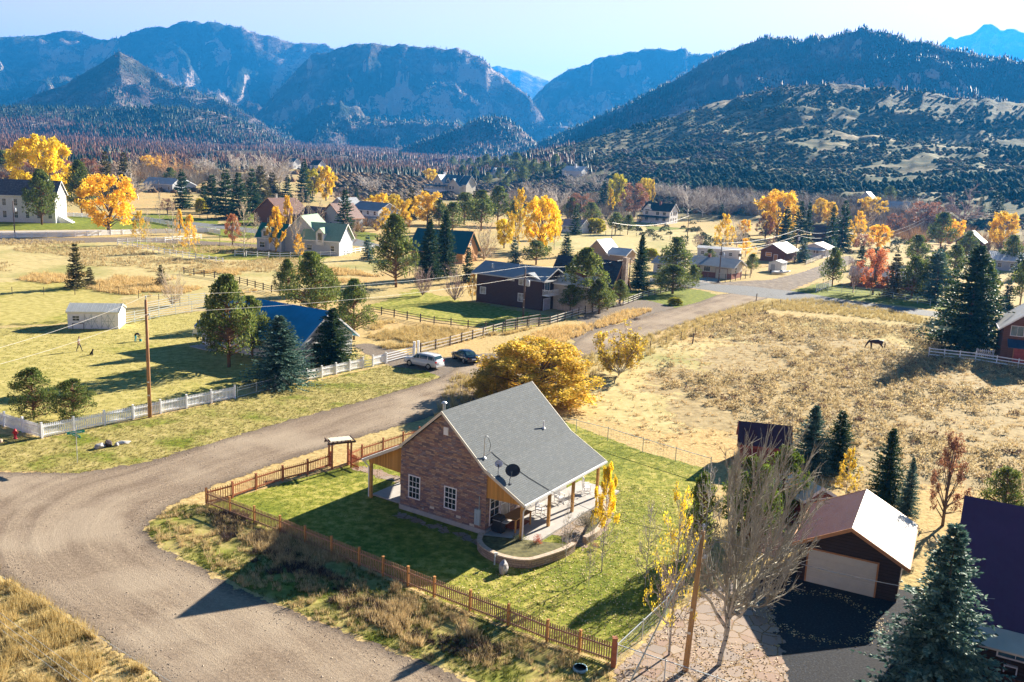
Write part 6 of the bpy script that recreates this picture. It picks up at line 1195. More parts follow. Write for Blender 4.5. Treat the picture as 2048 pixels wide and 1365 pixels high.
# green roofed house
h = hs('green_roofed_house', 'big pale house with sage green roof and one tall dormer behind the bare poplars', (512, 502), 678, 12, -10, 470, M_SIDBLUE, 'house', 'D'); L = h.L
rf = h.gable(L * .28, L * .72, 2.5, 12, 4.4, 4.6, 'y', M_RGREEN, .5, M_WHITE); h.gable(L * .55, L, 0, 9, 3.8, 3.6, 'x', M_RGREEN, .5, M_WHITE); h.gable(0, L * .30, .5, 8, 3.6, 3.0, 'x', M_RGRN2, .5, M_WHITE)
h.dormer(rf, L * .78, -.5, 2.4, 5.4, 2.0, 4, M_SIDW, M_RGREEN, 1.1); h.dormer(rf, L * .12, -.2, 3.4, 5.0, 2.0, 4, M_SIDBLUE, M_RGREEN, 1.0); h.win('front', 1.0, 1, 1.3, 1.3); h.win('front', L * .62, 1.1, 1.2, 1.2); h.win('front', L * .9, 1.1, .9, 1.2); h.door('front', L * .16, 2.8, 2.2, M_SIDBLUE, panels=4, name='garage_door', x=.5)
# log cabin with teal roof
h = hs('log_cabin', 'honey coloured log cabin with teal metal roof behind the dark spruces', (822, 520), 925, 966, -19, 490, M_LOG); h.D = 9.5
h.gable(0, h.L, 0, h.D, 2.9, 4.4, 'x', M_RTEAL, .7, M_LOG); [h.win('front', h.L * u, 1.1, 1.2, 1.1) for u in (.15, .5, .78)]; h.win('right', 3, 1.1, 1.3, 1.1); h.win('right', 4, 4, 1.0, 1.0)
# white house with blue roof
def bluehouse():
    P = G(596, 722); a = R(TH); h = House('blue_roofed_house', 'white house with bright blue metal roof behind the pines of the picket fenced yard', 'house', P, a, 7.4, 14, M_SIDW)
    q = G(402, 688); a2 = math.atan2(P[1] - q[1], P[0] - q[0]); L = 7.2; D = math.hypot(P[0] - q[0], P[1] - q[1])
    h.root.rotation_euler[2] = R(-32); h.P = G(404, 690); h.root.location = h.P; h.a = R(-32); h.L = solveL(h.P, h.a, 600); h.D = 8
    L = h.L; h.gable(0, L, 0, 8.6, 2.7, 3.1, 'x', M_RBLUE, .6, M_WHITE); h.win('front', 1.2, 1, 1.3, 1.2, 2, 1); h.win('front', 4.2, 1, 1.3, 1.2, 2, 1); h.door('front', 3, .9, 2.0, M_RBLUE); h.win('right', 2, 1, 1.3, 1.2, 2, 1); h.win('right', 5, 1, 1.3, 1.2, 2, 1); h.win('right', 3.6, 3.3, 1.1, 1.1); h.box('step', M_CONCS, 0, 4, -1.8, -.01, -.05, .12); return h
bluehouse()
# small white shed in the yard
h = hs('garden_shed', 'long low white shed with crossbuck doors and ribbed pale roof', (136, 658), 238, 3.2, 12, 624, M_WHITE, 'shed', 'D'); L = h.L; h.wh = 2.1
h.gable(0, L, 0, 4.2, 2.2, .75, 'x', m_metal('pale ribbed roof', (.42, .44, .44), .45, .5), .12, M_GALV)
h.win('front', L * .10, 1.1, L * .13, .6, 2, 2)
for u in (.33, .66):
    m = MB(); m.box(L * u, L * (u + .27), -.05, -.003, .1, 1.95); o = m.build('barn_door', M_WHITE, h.root); m = MB(); g = m_plain('grey door trim', (.45, .50, .50), .6); w_ = L * .135
    for k in (0, 1):
        x0 = L * u + k * w_; m.bar((x0, -.065, .15), (x0 + w_, -.065, 1.9), .05, .05); m.bar((x0 + w_, -.062, .15), (x0, -.062, 1.9), .05, .05); m.box(x0, x0 + .06, -.085, -.053, .1, 1.95)
    m.box(L * u, L * (u + .27), -.084, -.054, 1.0, 1.06); m.build('crossbuck', g, o)
# white church
h = hs('church', 'white two storey meeting house with brown shake roof and small cupola', (-70, 442), 112, 14, 12, 378, M_SIDW, 'church', 'D'); L = h.L; h.wh = 8.2
rf = h.gable(0, L, 0, 12, 8.2, 4.2, 'x', M_SHAKE, .5, M_WHITE)
for z in (1.4, 5.0):
    for i in range(8): h.win('front', L * (i + .5) / 8 - .45, z, .95, 1.9, 2, 4)
m = MB(); m.box(L * .80, L * .80 + 1.7, 5.2, 6.9, 11.5, 13.5); m.lathe([(1.25, 0), (1.2, .1), (.6, .6), (.05, .95)], 8, (L * .80 + .85, 6.05, 13.5)); m.build('cupola', M_WHITE, rf)
m = MB()
for i in range(8): m.box(L + .02 + i * .5, L + .52 + i * .5, 2, 5, -.1, 2.2 - i * .27)
m.build('steps', M_WHITE, h.root); m = MB(); m.bar((L + .1, 2, 3.2), (L + 4.2, 2, 1.1), .08); m.bar((L + 4.2, 2, 1.1), (L + 4.2, 2, 0), .08); m.build('handrail', M_WHITE, h.root)
# right edge houses
def redhouse():
    P = G(1998, 722); h = House('red_house', 'red brown two storey house with pale gable trim and navy porch awning', 'house', P, R(-24), 9, 8, M_SIDRB); wh = 5.0
    h.gable(0, 7.5, 0, 8, 4.9, 3.0, 'y', M_RLGREY, .6, M_WHITE); [h.win('front', u, 3.7, 1.5, 1.3, 2, 1, pane=M_GLB) for u in (.9, 3.1, 5.3)]
    m = MB(); m.hexa([(.6, -2.2, 2.3), (9, -2.2, 2.3), (9, -.01, 3.1), (.6, -.01, 3.1)], [(.6, -2.2, 2.4), (9, -2.2, 2.4), (9, -.01, 3.2), (.6, -.01, 3.2)]); m.build('porch_roof', m_metal('navy metal awning', (.01, .06, .13), .4, .5), h.root)
    h.box('porch_post', M_SIDRB, .7, .88, -2.1, -1.92, 0, 2.3); h.door('front', 1.6, 1.9, 2.0, m_plain('brick red door', (.38, .08, .07), .6), M_ORTRIM)
redhouse()
simple('brown_hillside_house', 'brown two storey house with pale roof edge below the huge grey bare tree', (1908, 508), 1962, 10, M_SIDRB, m_metal('weathered grey roof', (.40, .38, .38), .5, .6), 4.6, 3.4, 'y', rows=2, wins=2, trim=M_RLGREY)
simple('brick_house', 'low dark red brick house with grey roof behind the far lawn', (1700, 572), 1850, 8, M_BRICK, m_metal('dull mauve roof', (.28, .24, .26), .5, .7), 2.6, 1.5, 'x', ang=-24, wins=4)
simple('pale_blue_house', 'pale blue gabled house on the slope beyond the rusty trees', (1716, 415), 1742, 10, M_SIDBLUE, M_RWHITE, 5, 3.4, 'y', wins=2)
simple('grey_roofed_house', 'dark house with pale grey metal roof right of the pale blue one', (1768, 428), 1812, 10, m_wood('slate siding', (.16, .18, .22), .7, .2), M_RLGREY, 3.5, 3.0, 'x', wins=3)
simple('white_roofed_house', 'low house with a long white roof behind the pines at the right edge', (1985, 540), 2060, 9, M_SIDGREY, M_RWHITE, 3.0, 2.0, 'x', ang=-15)
# ------------------------------------------------------------------ fences
M_FWHITE = m_plain('white vinyl', (.86, .87, .88), .45, .04, 2); M_FRED = m_plain('red stained picket', (.36, .13, .06), .7, .3, 4); M_FBR = m_plain('weathered brown picket', (.36, .21, .13), .8, .3, 5); M_FGREY = m_plain('weathered grey rail', (.52, .47, .40), .85, .2, 5)
M_FDARK = m_plain('dark timber rail', (.06, .045, .04), .8, .3, 5); M_STEEL = m_plain('galvanised pipe', (.5, .55, .57), .4, .1, 3, .4)
def fence(name, label, pix, h, gap, post, rails, mat, picket=None, pmat=None, ph=None, railw=.04, railh=.09, cat='fence', panel='rails', z=None, cap=True, mesh=None, world=None):
    pts = world or [G(*p) for p in pix]; o = pts[0]; rt = empty(name, o, 0, label, cat); first = True
    for i, (a, b) in enumerate(zip(pts[:-1], pts[1:])):
        L = math.hypot(b[0] - a[0], b[1] - a[1]); n = max(1, round(L / gap)); d = ((b[0] - a[0]) / L, (b[1] - a[1]) / L)
        za, zb = a[2] - o[2], b[2] - o[2]; ax, ay = a[0] - o[0], a[1] - o[1]; ang = math.atan2(d[1], d[0]); bl = L / n
        # prototypes in a bay frame
        m = MB(); m.box(-post / 2, post / 2, -post / 2, post / 2, -.1, ph or h + .08)
        if cap: m.box(-post / 2 - .015, post / 2 + .015, -post / 2 - .015, post / 2 + .015, (ph or h + .08) + .002, (ph or h + .08) + .04)
        pm = m.mesh('post', pmat or mat); m = MB()
        for r_ in rails: m.box(post / 2, bl - post / 2, -railw / 2, railw / 2, r_ * h - railh / 2, r_ * h + railh / 2)
        if picket:
            pw, ps = picket; k = int((bl - post) / ps)
            for q in range(k):
                x = post / 2 + (bl - post) * (q + .5) / k; m.box(x - pw / 2, x + pw / 2, railw / 2 + .001, railw / 2 + .018, .06, h); m.prism([(x - pw / 2, h), (x + pw / 2, h), (x, h + pw * .7)], railw / 2 + .001, railw / 2 + .018)
        gm = m.mesh(panel, mat)
        if mesh:
            mm = MB(); k = max(1, int(bl / mesh))
            for q in range(k + 1): x = bl * q / k; mm.box(x - .003, x + .003, -.003, .003, .03, h)
            for q in range(int(h / mesh)): mm.box(0, bl, -.0025, .0025, q * mesh + .05, q * mesh + .055)
            mmesh = mm.mesh('wire_mesh', mat)
        for q in range(n + (1 if i == len(pts) - 2 else 0)):
            x, y, z_ = ax + d[0] * bl * q, ay + d[1] * bl * q, za + (zb - za) * q / n; link('post', pm, rt, (x, y, z_), ang)
            if q < n:
                link(panel, gm, rt, (x, y, z_), ang)
                if mesh: link('wire_mesh', mmesh, rt, (x, y, z_), ang)
    return rt
fence('picket_fence', 'white picket fence along the road verge from the corner to the wire yard gate', [(84, 877), (470, 797)], 1.12, 2.45, .14, (.22, .82), M_FWHITE, (.105, .155), panel='picket_panel', ph=1.3)
fence('picket_fence', 'white picket fence running back from the corner behind the red hydrant', [(84, 877), (-60, 832)], 1.12, 2.45, .14, (.22, .82), M_FWHITE, (.105, .155), panel='picket_panel', ph=1.3)
fence('picket_fence', 'white picket fence between the wire yard gate and the board gate by the parked cars', [(552, 776), (726, 737)], 1.12, 2.2, .14, (.22, .82), M_FWHITE, (.105, .155), panel='picket_panel', ph=1.3)
fence('picket_fence', 'short white picket section just left of the four rail white gate', [(746, 733), (771, 727)], 1.12, 2.2, .14, (.22, .82), M_FWHITE, (.105, .155), panel='picket_panel', ph=1.3)
fence('wire_gate', 'long galvanised wire gate set in the white picket fence', [(475, 796), (549, 777)], 1.05, 2.5, .05, (.1, .72, .98), M_STEEL, railh=.05, panel='gate_frame', mesh=.12, cat='gate', cap=False)
fence('walk_gate', 'little dark walk gate in the white picket fence', [(728, 737), (744, 734)], .9, 2.5, .05, (.12, .5, .95), M_STEEL, railh=.05, panel='gate_frame', mesh=.15, cat='gate', cap=False)
fence('rail_gate', 'white four rail gate behind the silver car', [(773, 727), (826, 713)], 1.2, 5, .1, (.2, .45, .7, .95), M_FWHITE, panel='rails', cat='gate')
for x, y in ((828, 713), (836, 711)):
    m = MB(); m.box(-.13, .13, -.13, .13, -.1, 1.75); m.box(-.16, .16, -.16, .16, 1.752, 1.82); tag(m.build('gate_post', M_FWHITE, None, loc=G(x, y)), 'thick white gate post, %s of the pair beside the silver car' % ('left' if x < 830 else 'right'), 'gate post')
fence('rail_fence', 'weathered grey board fence running from the gate to the far corner along the dirt road', [(841, 707), (900, 692), (1006, 662), (1100, 650), (1170, 628), (1240, 612)], 1.25, 2.7, .13, (.28, .6, .93), M_FGREY, pmat=M_FDARK, ph=1.35, cap=False, railh=.13)
fence('rail_fence', 'grey board fence on the grass corner in front of the low spreading pine', [(1246, 612), (1285, 597), (1332, 585), (1366, 577)], 1.2, 2.7, .12, (.28, .6, .93), M_FGREY, pmat=M_FDARK, cap=False, railh=.12)
fence('rail_gate', 'grey board gate standing proud above the grey fence by the brown house', [(1010, 664), (1080, 651)], 1.75, 2.4, .1, (.3, .5, .7, .95), M_FGREY, pmat=M_FDARK, cat='gate', cap=False, railh=.11)
fence('rail_fence', 'dark three rail fence in front of the brown house lawn', [(738, 626), (868, 650), (1006, 666)], 1.15, 2.6, .13, (.3, .62, .92), M_FDARK, cap=False, ph=1.3)
fence('rail_fence', 'dark rail fence crossing the dry grass behind the blue roof', [(368, 548), (450, 560), (560, 590)], 1.15, 2.8, .14, (.3, .62, .92), M_FDARK, cap=False, ph=1.3)
fence('rail_fence', 'white two rail fence slanting along the left lane', [(235, 490), (340, 510), (446, 528)], 1.2, 2.6, .14, (.45, .9), M_FWHITE, railh=.14)
fence('rail_fence', 'white two rail fence on the far side of the lane lawn', [(236, 488), (330, 484), (402, 478)], 1.2, 2.8, .14, (.45, .9), M_FWHITE, railh=.14)
fence('rail_fence', 'white two rail fence in front of the green roofed house', [(470, 512), (560, 517), (680, 512), (748, 500)], 1.2, 2.6, .14, (.45, .9), M_FWHITE, railh=.14)
fence('picket_fence', 'long white fence on the near side of the church drive', [(-60, 478), (150, 474), (290, 468), (432, 465)], 1.3, 3.2, .14, (.2, .85), M_FWHITE, (.16, .22), panel='picket_panel')
fence('picket_fence', 'white picket fence curving behind the golden cottonwood', [(115, 432), (180, 436), (290, 442), (345, 452), (440, 470)], 1.3, 3.2, .14, (.2, .85), M_FWHITE, (.16, .22), panel='picket_panel')
fence('pipe_corral', 'silver pipe corral panels beside the garden shed', [(238, 652), (300, 640), (318, 636), (415, 620)], 1.6, 3.0, .06, (.15, .35, .55, .75, .97), M_STEEL, railh=.05, cap=False, cat='corral')
fence('pipe_corral', 'rear row of silver pipe corral panels below the yellowish bare shrub', [(290, 628), (345, 616), (410, 606)], 1.6, 3.0, .06, (.15, .35, .55, .75, .97), M_STEEL, railh=.05, cap=False, cat='corral')
RP = [(413, 1011), (560, 1068), (718, 1133), (868, 1195), (1016, 1252), (1094, 1284), (1226, 1328)]
fence('picket_fence', 'brown wooden picket fence along the shaded front side of the stone house lawn', RP, 1.05, 2.3, .11, (.2, .8), M_FBR, (.06, .13), panel='picket_panel', pmat=m_plain('orange stained post', (.50, .24, .08), .7, .2, 4), ph=1.2)
fence('picket_fence', 'red stained picket fence along the dirt road left of the arbor', [(413, 1011), (465, 997), (512, 980), (565, 963), (615, 950), (661, 934)], 1.05, 2.4, .11, (.2, .86), M_FRED, (.05, .17), panel='picket_panel', ph=1.2, railh=.11)
fence('picket_fence', 'red stained picket fence right of the arbor running behind the house', [(697, 931), (724, 919), (766, 905), (806, 892), (870, 872)], 1.05, 2.4, .11, (.2, .86), M_FRED, (.05, .17), panel='picket_panel', ph=1.2, railh=.11)
fence('chain_link_fence', 'chain link fence behind the stone house lawn', [(1100, 858), (1152, 866), (1215, 882), (1285, 904), (1420, 945)], 1.2, 3.2, .05, (.97,), M_STEEL, railh=.04, cap=False, mesh=.3)
fence('chain_link_fence', 'chain link fence in front of the flagstones by the power pole', [(1232, 1330), (1430, 1398), (1560, 1450)], 1.1, 3, .05, (.97,), M_STEEL, railh=.04, cap=False, mesh=.22)
fence('chain_link_fence', 'chain link fence between the lawn corner and the half bare aspen', [(1232, 1330), (1330, 1235), (1400, 1130)], 1.1, 3, .05, (.97,), M_STEEL, railh=.04, cap=False, mesh=.22)
m = MB(); m.box(-.11, .11, -.11, .11, -.1, 1.5); m.box(-.13, .13, -.13, .13, 1.502, 1.55); tag(m.build('corner_post', M_FRED, None, loc=G(1226, 1334)), 'thick dark red corner post where picket fence and chain link meet', 'fence post')
fence('rail_fence', 'white three rail fence at the foot of the huge dark spruce', [(1857, 714), (1950, 724), (2080, 745)], 1.25, 2.3, .12, (.28, .62, .95), M_FWHITE, railh=.13)
fence('rail_fence', 'silver pipe fence along the far lawn beside the cross road', [(1655, 584), (1740, 590), (1860, 612)], 1.3, 3.2, .08, (.3, .62, .95), M_STEEL, cap=False, railh=.06)
fence('rail_gate', 'white board gate standing at the corner of the crossroads lawn', [(1632, 585), (1664, 573)], 1.6, 1.8, .1, (.2, .42, .64, .86), M_FWHITE, cat='gate', railh=.15)
fence('picket_fence', 'short white picket fence under the huge dark spruce', [(1952, 712), (1986, 716)], 1.0, 2, .1, (.2, .85), M_FWHITE, (.1, .25), panel='picket_panel')
fence('rail_fence', 'low grey fence along the gravel road below the white mobile home', [(1612, 530), (1652, 514)], 1.2, 3, .1, (.3, .62, .95), M_FGREY, cap=False, railh=.16)
fence('wire_fence', 'tall dark posts of a wire fence in front of the brick ranch house', [(1414, 563), (1450, 566), (1500, 556)], 1.9, 3, .12, (.5, .95), M_FDARK, railh=.02, cap=False, railw=.02)
fence('wire_fence', 'wire pasture fence across the left field', [(-40, 590), (150, 590), (200, 583), (360, 612)], 1.2, 4.5, .07, (.4, .7, .95), M_FDARK, railh=.015, railw=.015, cap=False)
fence('wire_fence', 'wire pasture fence in the dry field behind the full pine', [(640, 548), (780, 545), (860, 560)], 1.3, 3.6, .08, (.4, .95), M_FDARK, railh=.015, railw=.015, cap=False)
fence('wire_fence', 'wire fence along the near side of the dirt road beyond the thicket', [(1300, 700), (1390, 672), (1490, 632), (1560, 612)], 1.1, 4.2, .07, (.4, .7, .95), M_FDARK, railh=.015, railw=.015, cap=False)
fence('wire_fence', 'wire fence across the paddock below the white farmhouse', [(1090, 470), (1240, 470), (1340, 480), (1450, 492)], 1.3, 7, .12, (.5, .95), M_FDARK, railh=.03, railw=.03, cap=False)
fence('rail_fence', 'dark fence under the spruce cluster along the street', [(385, 436), (430, 440), (470, 444)], 1.3, 4, .14, (.4, .9), M_FDARK, cap=False)
fence('wire_fence', 'barbed wire fence crossing the dry grass in the lower left corner', None, 1.25, 26, .08, (.25, .58, .95), M_STEEL, railh=.01, railw=.01, cap=False, world=[G(-150, 1155), G(330, 1520)])
fence('wire_fence', 'single low wire at the edge of the dirt road in the lower left', None, .25, 30, .05, (.9,), M_STEEL, railh=.012, railw=.012, cap=False, world=[G(-60, 1120), G(480, 1460)])
# ------------------------------------------------------------------ power poles and lines
M_POLE = m_plain('orange brown utility pole', (.36, .19, .09), .8, .25, 1.2); M_POLED = m_plain('dark utility pole', (.14, .10, .085), .85, .25, 1.2); M_WIRE = m_plain('pale aluminium wire', (.42, .40, .36), .5, .05)
M_CER = m_plain('grey transformer can', (.42, .46, .50), .5, .08)
TOPS = {}
def upole(key, x, yb, yt, label, mat, r=.16, transformer=False, arm=False, lean=(0, 0), top=None):
    P = G(x, yb); h = Hpx(P, yt); rt = empty('utility_pole', P, 0, label, 'utility pole'); m = MB(); m.tube([(0, 0, -.3), (lean[0] * .5, lean[1] * .5, h * .5), (lean[0], lean[1], h)], [r, r * .85, r * .65], 12); m.build('pole', mat, rt, True)
    m = MB(); m.tube([(lean[0], lean[1], h), (lean[0], lean[1], h + .28)], .035, 6); m.lathe([(.05, 0), (.075, .03), (.05, .07), (.075, .1), (.045, .16)], 8, (lean[0], lean[1], h + .2)); m.build('insulator', M_CER, rt)
    m = MB(); m.lathe([(.05, 0), (.075, .03), (.05, .07), (.075, .1), (.045, .16)], 8, (lean[0] + r + .05, lean[1], h - 1.35)); m.box(lean[0], lean[0] + r + .05, lean[1] - .03, lean[1] + .03, h - 1.36, h - 1.3); m.build('insulator', M_CER, rt)
    if arm: m = MB(); m.box(-.9, .9, -.22, -.12, h - .5, h - .38); m.build('crossarm', mat, rt)
    if transformer:
        m = MB(); m.lathe([(.0, 0), (.26, .02), (.28, .08), (.28, .85), (.2, .95), (.0, .97)], 14, (r + .34, -.1, h - 2.7)); m.tube([(r + .3, -.1, h - 1.75), (r + .3, -.1, h - 1.5)], .04, 6); m.build('transformer', M_CER, rt, True)
    for i, z in enumerate((2.0, 3.2)):
        m = MB(); m.box(-r * .5, r * .5, -r - .012, -r * .85, z, z + .12); m.build('pole_tag', M_GALV, rt)
    TOPS[key] = (P[0] + lean[0], P[1] + lean[1], P[2] + h + .36), (P[0] + lean[0] + r + .05, P[1] + lean[1], P[2] + h - 1.2); return rt
upole('a', 300, 835, 600, 'tall orange brown utility pole standing in the white picket fence', M_POLE, .17)
upole('b', 1046, 641, 538, 'dark utility pole with transformer in front of the brown house', M_POLED, .16, True)
upole('c', 1257, 576, 520, 'utility pole beside the tall narrow spruce at the chimney house', M_POLE, .16)
upole('d', 1437, 566, 490, 'thin dark utility pole in front of the brick ranch house', M_POLED, .15, True)
upole('e', 1543, 521, 458, 'reddish utility pole against the brown barn', M_POLE, .16)
upole('f', 1589, 527, 462, 'dark utility pole with transformer beside the gravel road', M_POLED, .16, True)
upole('g', 1668, 490, 462, 'dark utility pole with crossarm between the dark spruces', M_POLED, .16, True, True)
upole('h', 1374, 480, 434, 'thin dark utility pole in the paddock right of the white farmhouse', M_POLED, .15)
upole('i', 1222, 494, 448, 'thin dark utility pole left of the paddock', M_POLED, .15)
upole('j', 30, 476, 402, 'thin brown utility pole in front of the church wall', M_POLED, .15, True)
upole('k', 318, 398, 362, 'far thin utility pole left of the lone spruce', M_POLED, .15)
P8 = G(1370, 1342); hp8 = Hpx(P8, 1064); upole('p', 1370, 1342, 1064, 'honey coloured power pole standing on the flagstones', m_plain('honey pole', (.42, .25, .11), .8, .2, 1.2), .15, False, False, (.28, .1))
def wire(label, a, b, sag=.8, r=.028, mat=None, n=18, name='power_line', cat='power line'):
    m = MB(); pts = []
    for i in range(n + 1):
        t = i / n; pts.append(tuple(a[k] + (b[k] - a[k]) * t - (sag * 4 * t * (1 - t) if k == 2 else 0) for k in range(3)))
    o = pts[0]; m.tube([(p[0] - o[0], p[1] - o[1], p[2] - o[2]) for p in pts], r, 5); return tag(m.build(name, mat or M_WIRE, None, loc=o), label, cat)
NM = dict(a='orange pole in the picket fence', b='brown house pole', c='chimney house pole', d='ranch house pole', e='barn pole', f='gravel road pole', g='crossarm pole', h='paddock pole', i='pasture pole')
for p, q, s1 in (('a', 'b', .7), ('b', 'c', .7), ('c', 'd', .9), ('d', 'f', .9), ('f', 'g', 1.2)):
    wire('upper pale wire between the %s and the %s' % (NM[p], NM[q]), TOPS[p][0], TOPS[q][0], s1, .013 if p in 'ab' else .026); wire('lower pale wire between the %s and the %s' % (NM[p], NM[q]), TOPS[p][1], TOPS[q][1], s1, .013 if p in 'ab' else .026)
for k, row, row2, nm in ((0, 698, 600, 'upper'), (1, 730, 640, 'lower')):
    d = ray(-60, row + 14); t = 52 / math.hypot(d[0], d[1]); wire('%s pale wire leaving the picket fence pole to the left edge' % nm, TOPS['a'][k], (d[0] * t, d[1] * t, CAM_H + d[2] * t), .3, .010)
d = ray(1850, 436); t = 420 / math.hypot(d[0], d[1]); wire('upper pale wire climbing from the crossarm pole to the right hillside', TOPS['g'][0], (d[0] * t, d[1] * t, CAM_H + d[2] * t), 4, .05); wire('lower pale wire climbing from the crossarm pole to the right hillside', TOPS['g'][1], (d[0] * t, d[1] * t, CAM_H + d[2] * t - 1.4), 4, .05)
wire('pale wire over the paddock between two thin poles', TOPS['i'][0], TOPS['h'][0], 2, .05)
T8 = TOPS['p'][0]; e = G(1205, 1398)
wire('thick pale guy cable slanting down from the honey coloured power pole', (T8[0] - .02, T8[1], T8[2] - .45), (e[0] + .6, e[1] - 1.5, .9), .05, .035, m_plain('twisted pale cable', (.55, .57, .45), .6, .2, 20), name='guy_cable', cat='cable')
q = PH.pt(2.0, 1.2, 3.4); wire('twisted dark service cable from the power pole to the purple roofed house', (T8[0], T8[1], T8[2] - .5), q, .5, .018, m_plain('grey service cable', (.28, .3, .33), .6), name='service_cable', cat='cable')
q = SH.pt(10.1, 3.0, 2.9); wire('thin dark service cable from the power pole to the stone house eave', (T8[0], T8[1], T8[2] - .6), q, .5, .012, m_plain('black service cable', (.03, .03, .035), .6), name='service_cable', cat='cable')
# ------------------------------------------------------------------ cars
def car(label, name, wf, wr, paint, kind, group='cars parked on the gravel pull-in'):
    """wf, wr: pixels of the near front and rear tyre contact"""
    a = np.array(G(*wf)[:2]); b = np.array(G(*wr)[:2]); d = (a - b) / np.linalg.norm(a - b); ang = math.atan2(d[1], d[0]); suv = kind == 'suv'
    wb = 2.75; mid = (a + b) / 2; hw = .93 if suv else .90; side = np.array([-d[1], d[0]]); sgn = -1 if side.dot(-mid) > 0 else 1; c = mid + side * sgn * (hw - .1)
    rt = empty(name, (c[0], c[1], 0), ang, label, 'car', group); M = m_plain(name + ' paint', paint, .22, .03, 1); M.node_tree.nodes['Principled BSDF'].inputs['Specular IOR Level'].default_value = .6; M.node_tree.nodes['Principled BSDF'].inputs['Coat Weight'].default_value = .6
    # x forward. stations: x, lower z, belt z, top z of body, half width
    if suv: st = [(-2.36, .50, .80, .92, .80), (-2.28, .34, .95, 1.05, .88), (-1.9, .30, 1.02, 1.10, .93), (-1.0, .27, 1.02, 1.08, .95), (.2, .26, 1.00, 1.05, .95), (1.0, .27, .98, 1.04, .94), (1.55, .30, .93, 1.00, .93), (2.05, .32, .84, .92, .88), (2.34, .40, .68, .76, .74)]
    else: st = [(-2.30, .46, .82, .90, .74), (-2.20, .32, .92, .98, .84), (-1.7, .27, .93, .99, .89), (-.9, .22, .90, .95, .91), (.2, .22, .88, .92, .91), (1.0, .22, .85, .90, .90), (1.5, .24, .80, .86, .89), (2.0, .27, .70, .77, .84), (2.28, .36, .55, .62, .68)]
    vs = []; fs = []; ring = []
    for x, zl, zb, zt, w_ in st:
        sec = [(w_ * .86, zl), (w_ * .99, zl + .10), (w_, (zl + zb) / 2), (w_ * .97, zb), (w_ * .88, zt), (w_ * .5, zt + .02)]; sec = sec + [(0, zt + .025)] + [(-y, z) for y, z in sec[::-1]]; ring.append(len(sec)); vs += [(x, y, z) for y, z in sec]
    n = ring[0]
    for i in range(len(st) - 1):
        for k in range(n - 1): q0 = i * n + k; fs.append((q0, q0 + 1, q0 + n + 1, q0 + n))
        fs.append((i * n + n - 1, i * n, (i + 1) * n, (i + 1) * n + n - 1))
    fs += [tuple(range(n)), tuple(range((len(st) - 1) * n, len(st) * n))[::-1]]
    m = MB(); m.add(vs, fs)
    # cabin
    gz = 1.03 if suv else .90; rz = 1.62 if suv else 1.40
    if suv: cb = [(-2.22, gz + .02, gz + .05, .78, .78), (-1.95, gz, rz - .06, .86, .70), (-1.2, gz, rz, .88, .70), (0, gz, rz + .02, .89, .70), (.45, gz, rz - .05, .88, .67), (1.25, gz - .05, gz, .84, .78)]
    else: cb = [(-1.85, gz + .02, gz + .04, .74, .72), (-1.0, gz, rz - .04, .82, .60), (-.3, gz, rz, .83, .60), (.3, gz, rz - .02, .83, .60), (1.2, gz - .06, gz - .02, .80, .72)]
    base = []
    for x, z0, z1, w0, w1 in cb: base.append([(x, w0, z0), (x, (w0 + w1) / 2 + .03, z0 + (z1 - z0) * .5), (x, w1, z1), (x, w1 * .5, z1 + .03), (x, -w1 * .5, z1 + .03), (x, -w1, z1), (x, -(w0 + w1) / 2 - .03, z0 + (z1 - z0) * .5), (x, -w0, z0)])
    vs = [p for r_ in base for p in r_]; fs = [(i * 8 + k, i * 8 + k + 1, i * 8 + k + 9, i * 8 + k + 8) for i in range(len(base) - 1) for k in range(7)]; m.add(vs, fs); body = m.build('body', M, rt, True)
    glass = m_glass(name + ' glass', (.03, .06, .07), .05)
    def lerp(a_, b_, t): return tuple(a_[i] + (b_[i] - a_[i]) * t for i in range(3))
    def quadp(nm, P4, out):
        m = MB(); m.hexa(P4, [tuple(p[i] + out[i] for i in range(3)) for p in P4]); m.build(nm, glass, body)
    for sg in (1, -1):
        o = (0, .012 * sg, .004)
        def S(i, t, f): p = lerp(base[i][0], base[i][2], t); q = lerp(base[i + 1][0], base[i + 1][2], t); r_ = lerp(p, q, f); bow = .03 * math.sin(math.pi * t); return (r_[0], sg * (r_[1] + bow + .012), r_[2])
        for i in range(len(base) - 1):
            f0, f1 = .06, .94
            if i == 0: f0 = .45
            if i == len(base) - 2: f1 = .55
            for t0, t1 in ((.16, .5), (.5, .86)): quadp('side_window', [S(i, t0, f0), S(i, t0, f1), S(i, t1, f1 if i < len(base) - 2 else f1 * .8), S(i, t1, f0 if i else min(.8, f0 + .3))], o)
    for (i, nm, dx) in ((0, 'rear_window', -.02), (len(base) - 2, 'windscreen', .02)):
        a0, b0 = (base[i], base[i + 1]) if i == 0 else (base[i + 1], base[i]); L0 = lerp(a0[2], b0[2], .18); L1 = lerp(a0[2], b0[2], .86); R0 = (L0[0], -L0[1], L0[2]); R1 = (L1[0], -L1[1], L1[2]); k = .9
        quadp(nm, [(L0[0], L0[1] * k, L0[2] + .035), (R0[0], R0[1] * k, R0[2] + .035), (R1[0], R1[1] * k, R1[2] + .04), (L1[0], L1[1] * k, L1[2] + .04)], (dx, 0, .012))
    rr = .36 if suv else .33; ty = m_plain('rubber tyre', (.015, .015, .016), .85); rim = m_plain('alloy rim', (.5, .5, .52), .3, .1, 8, .6)
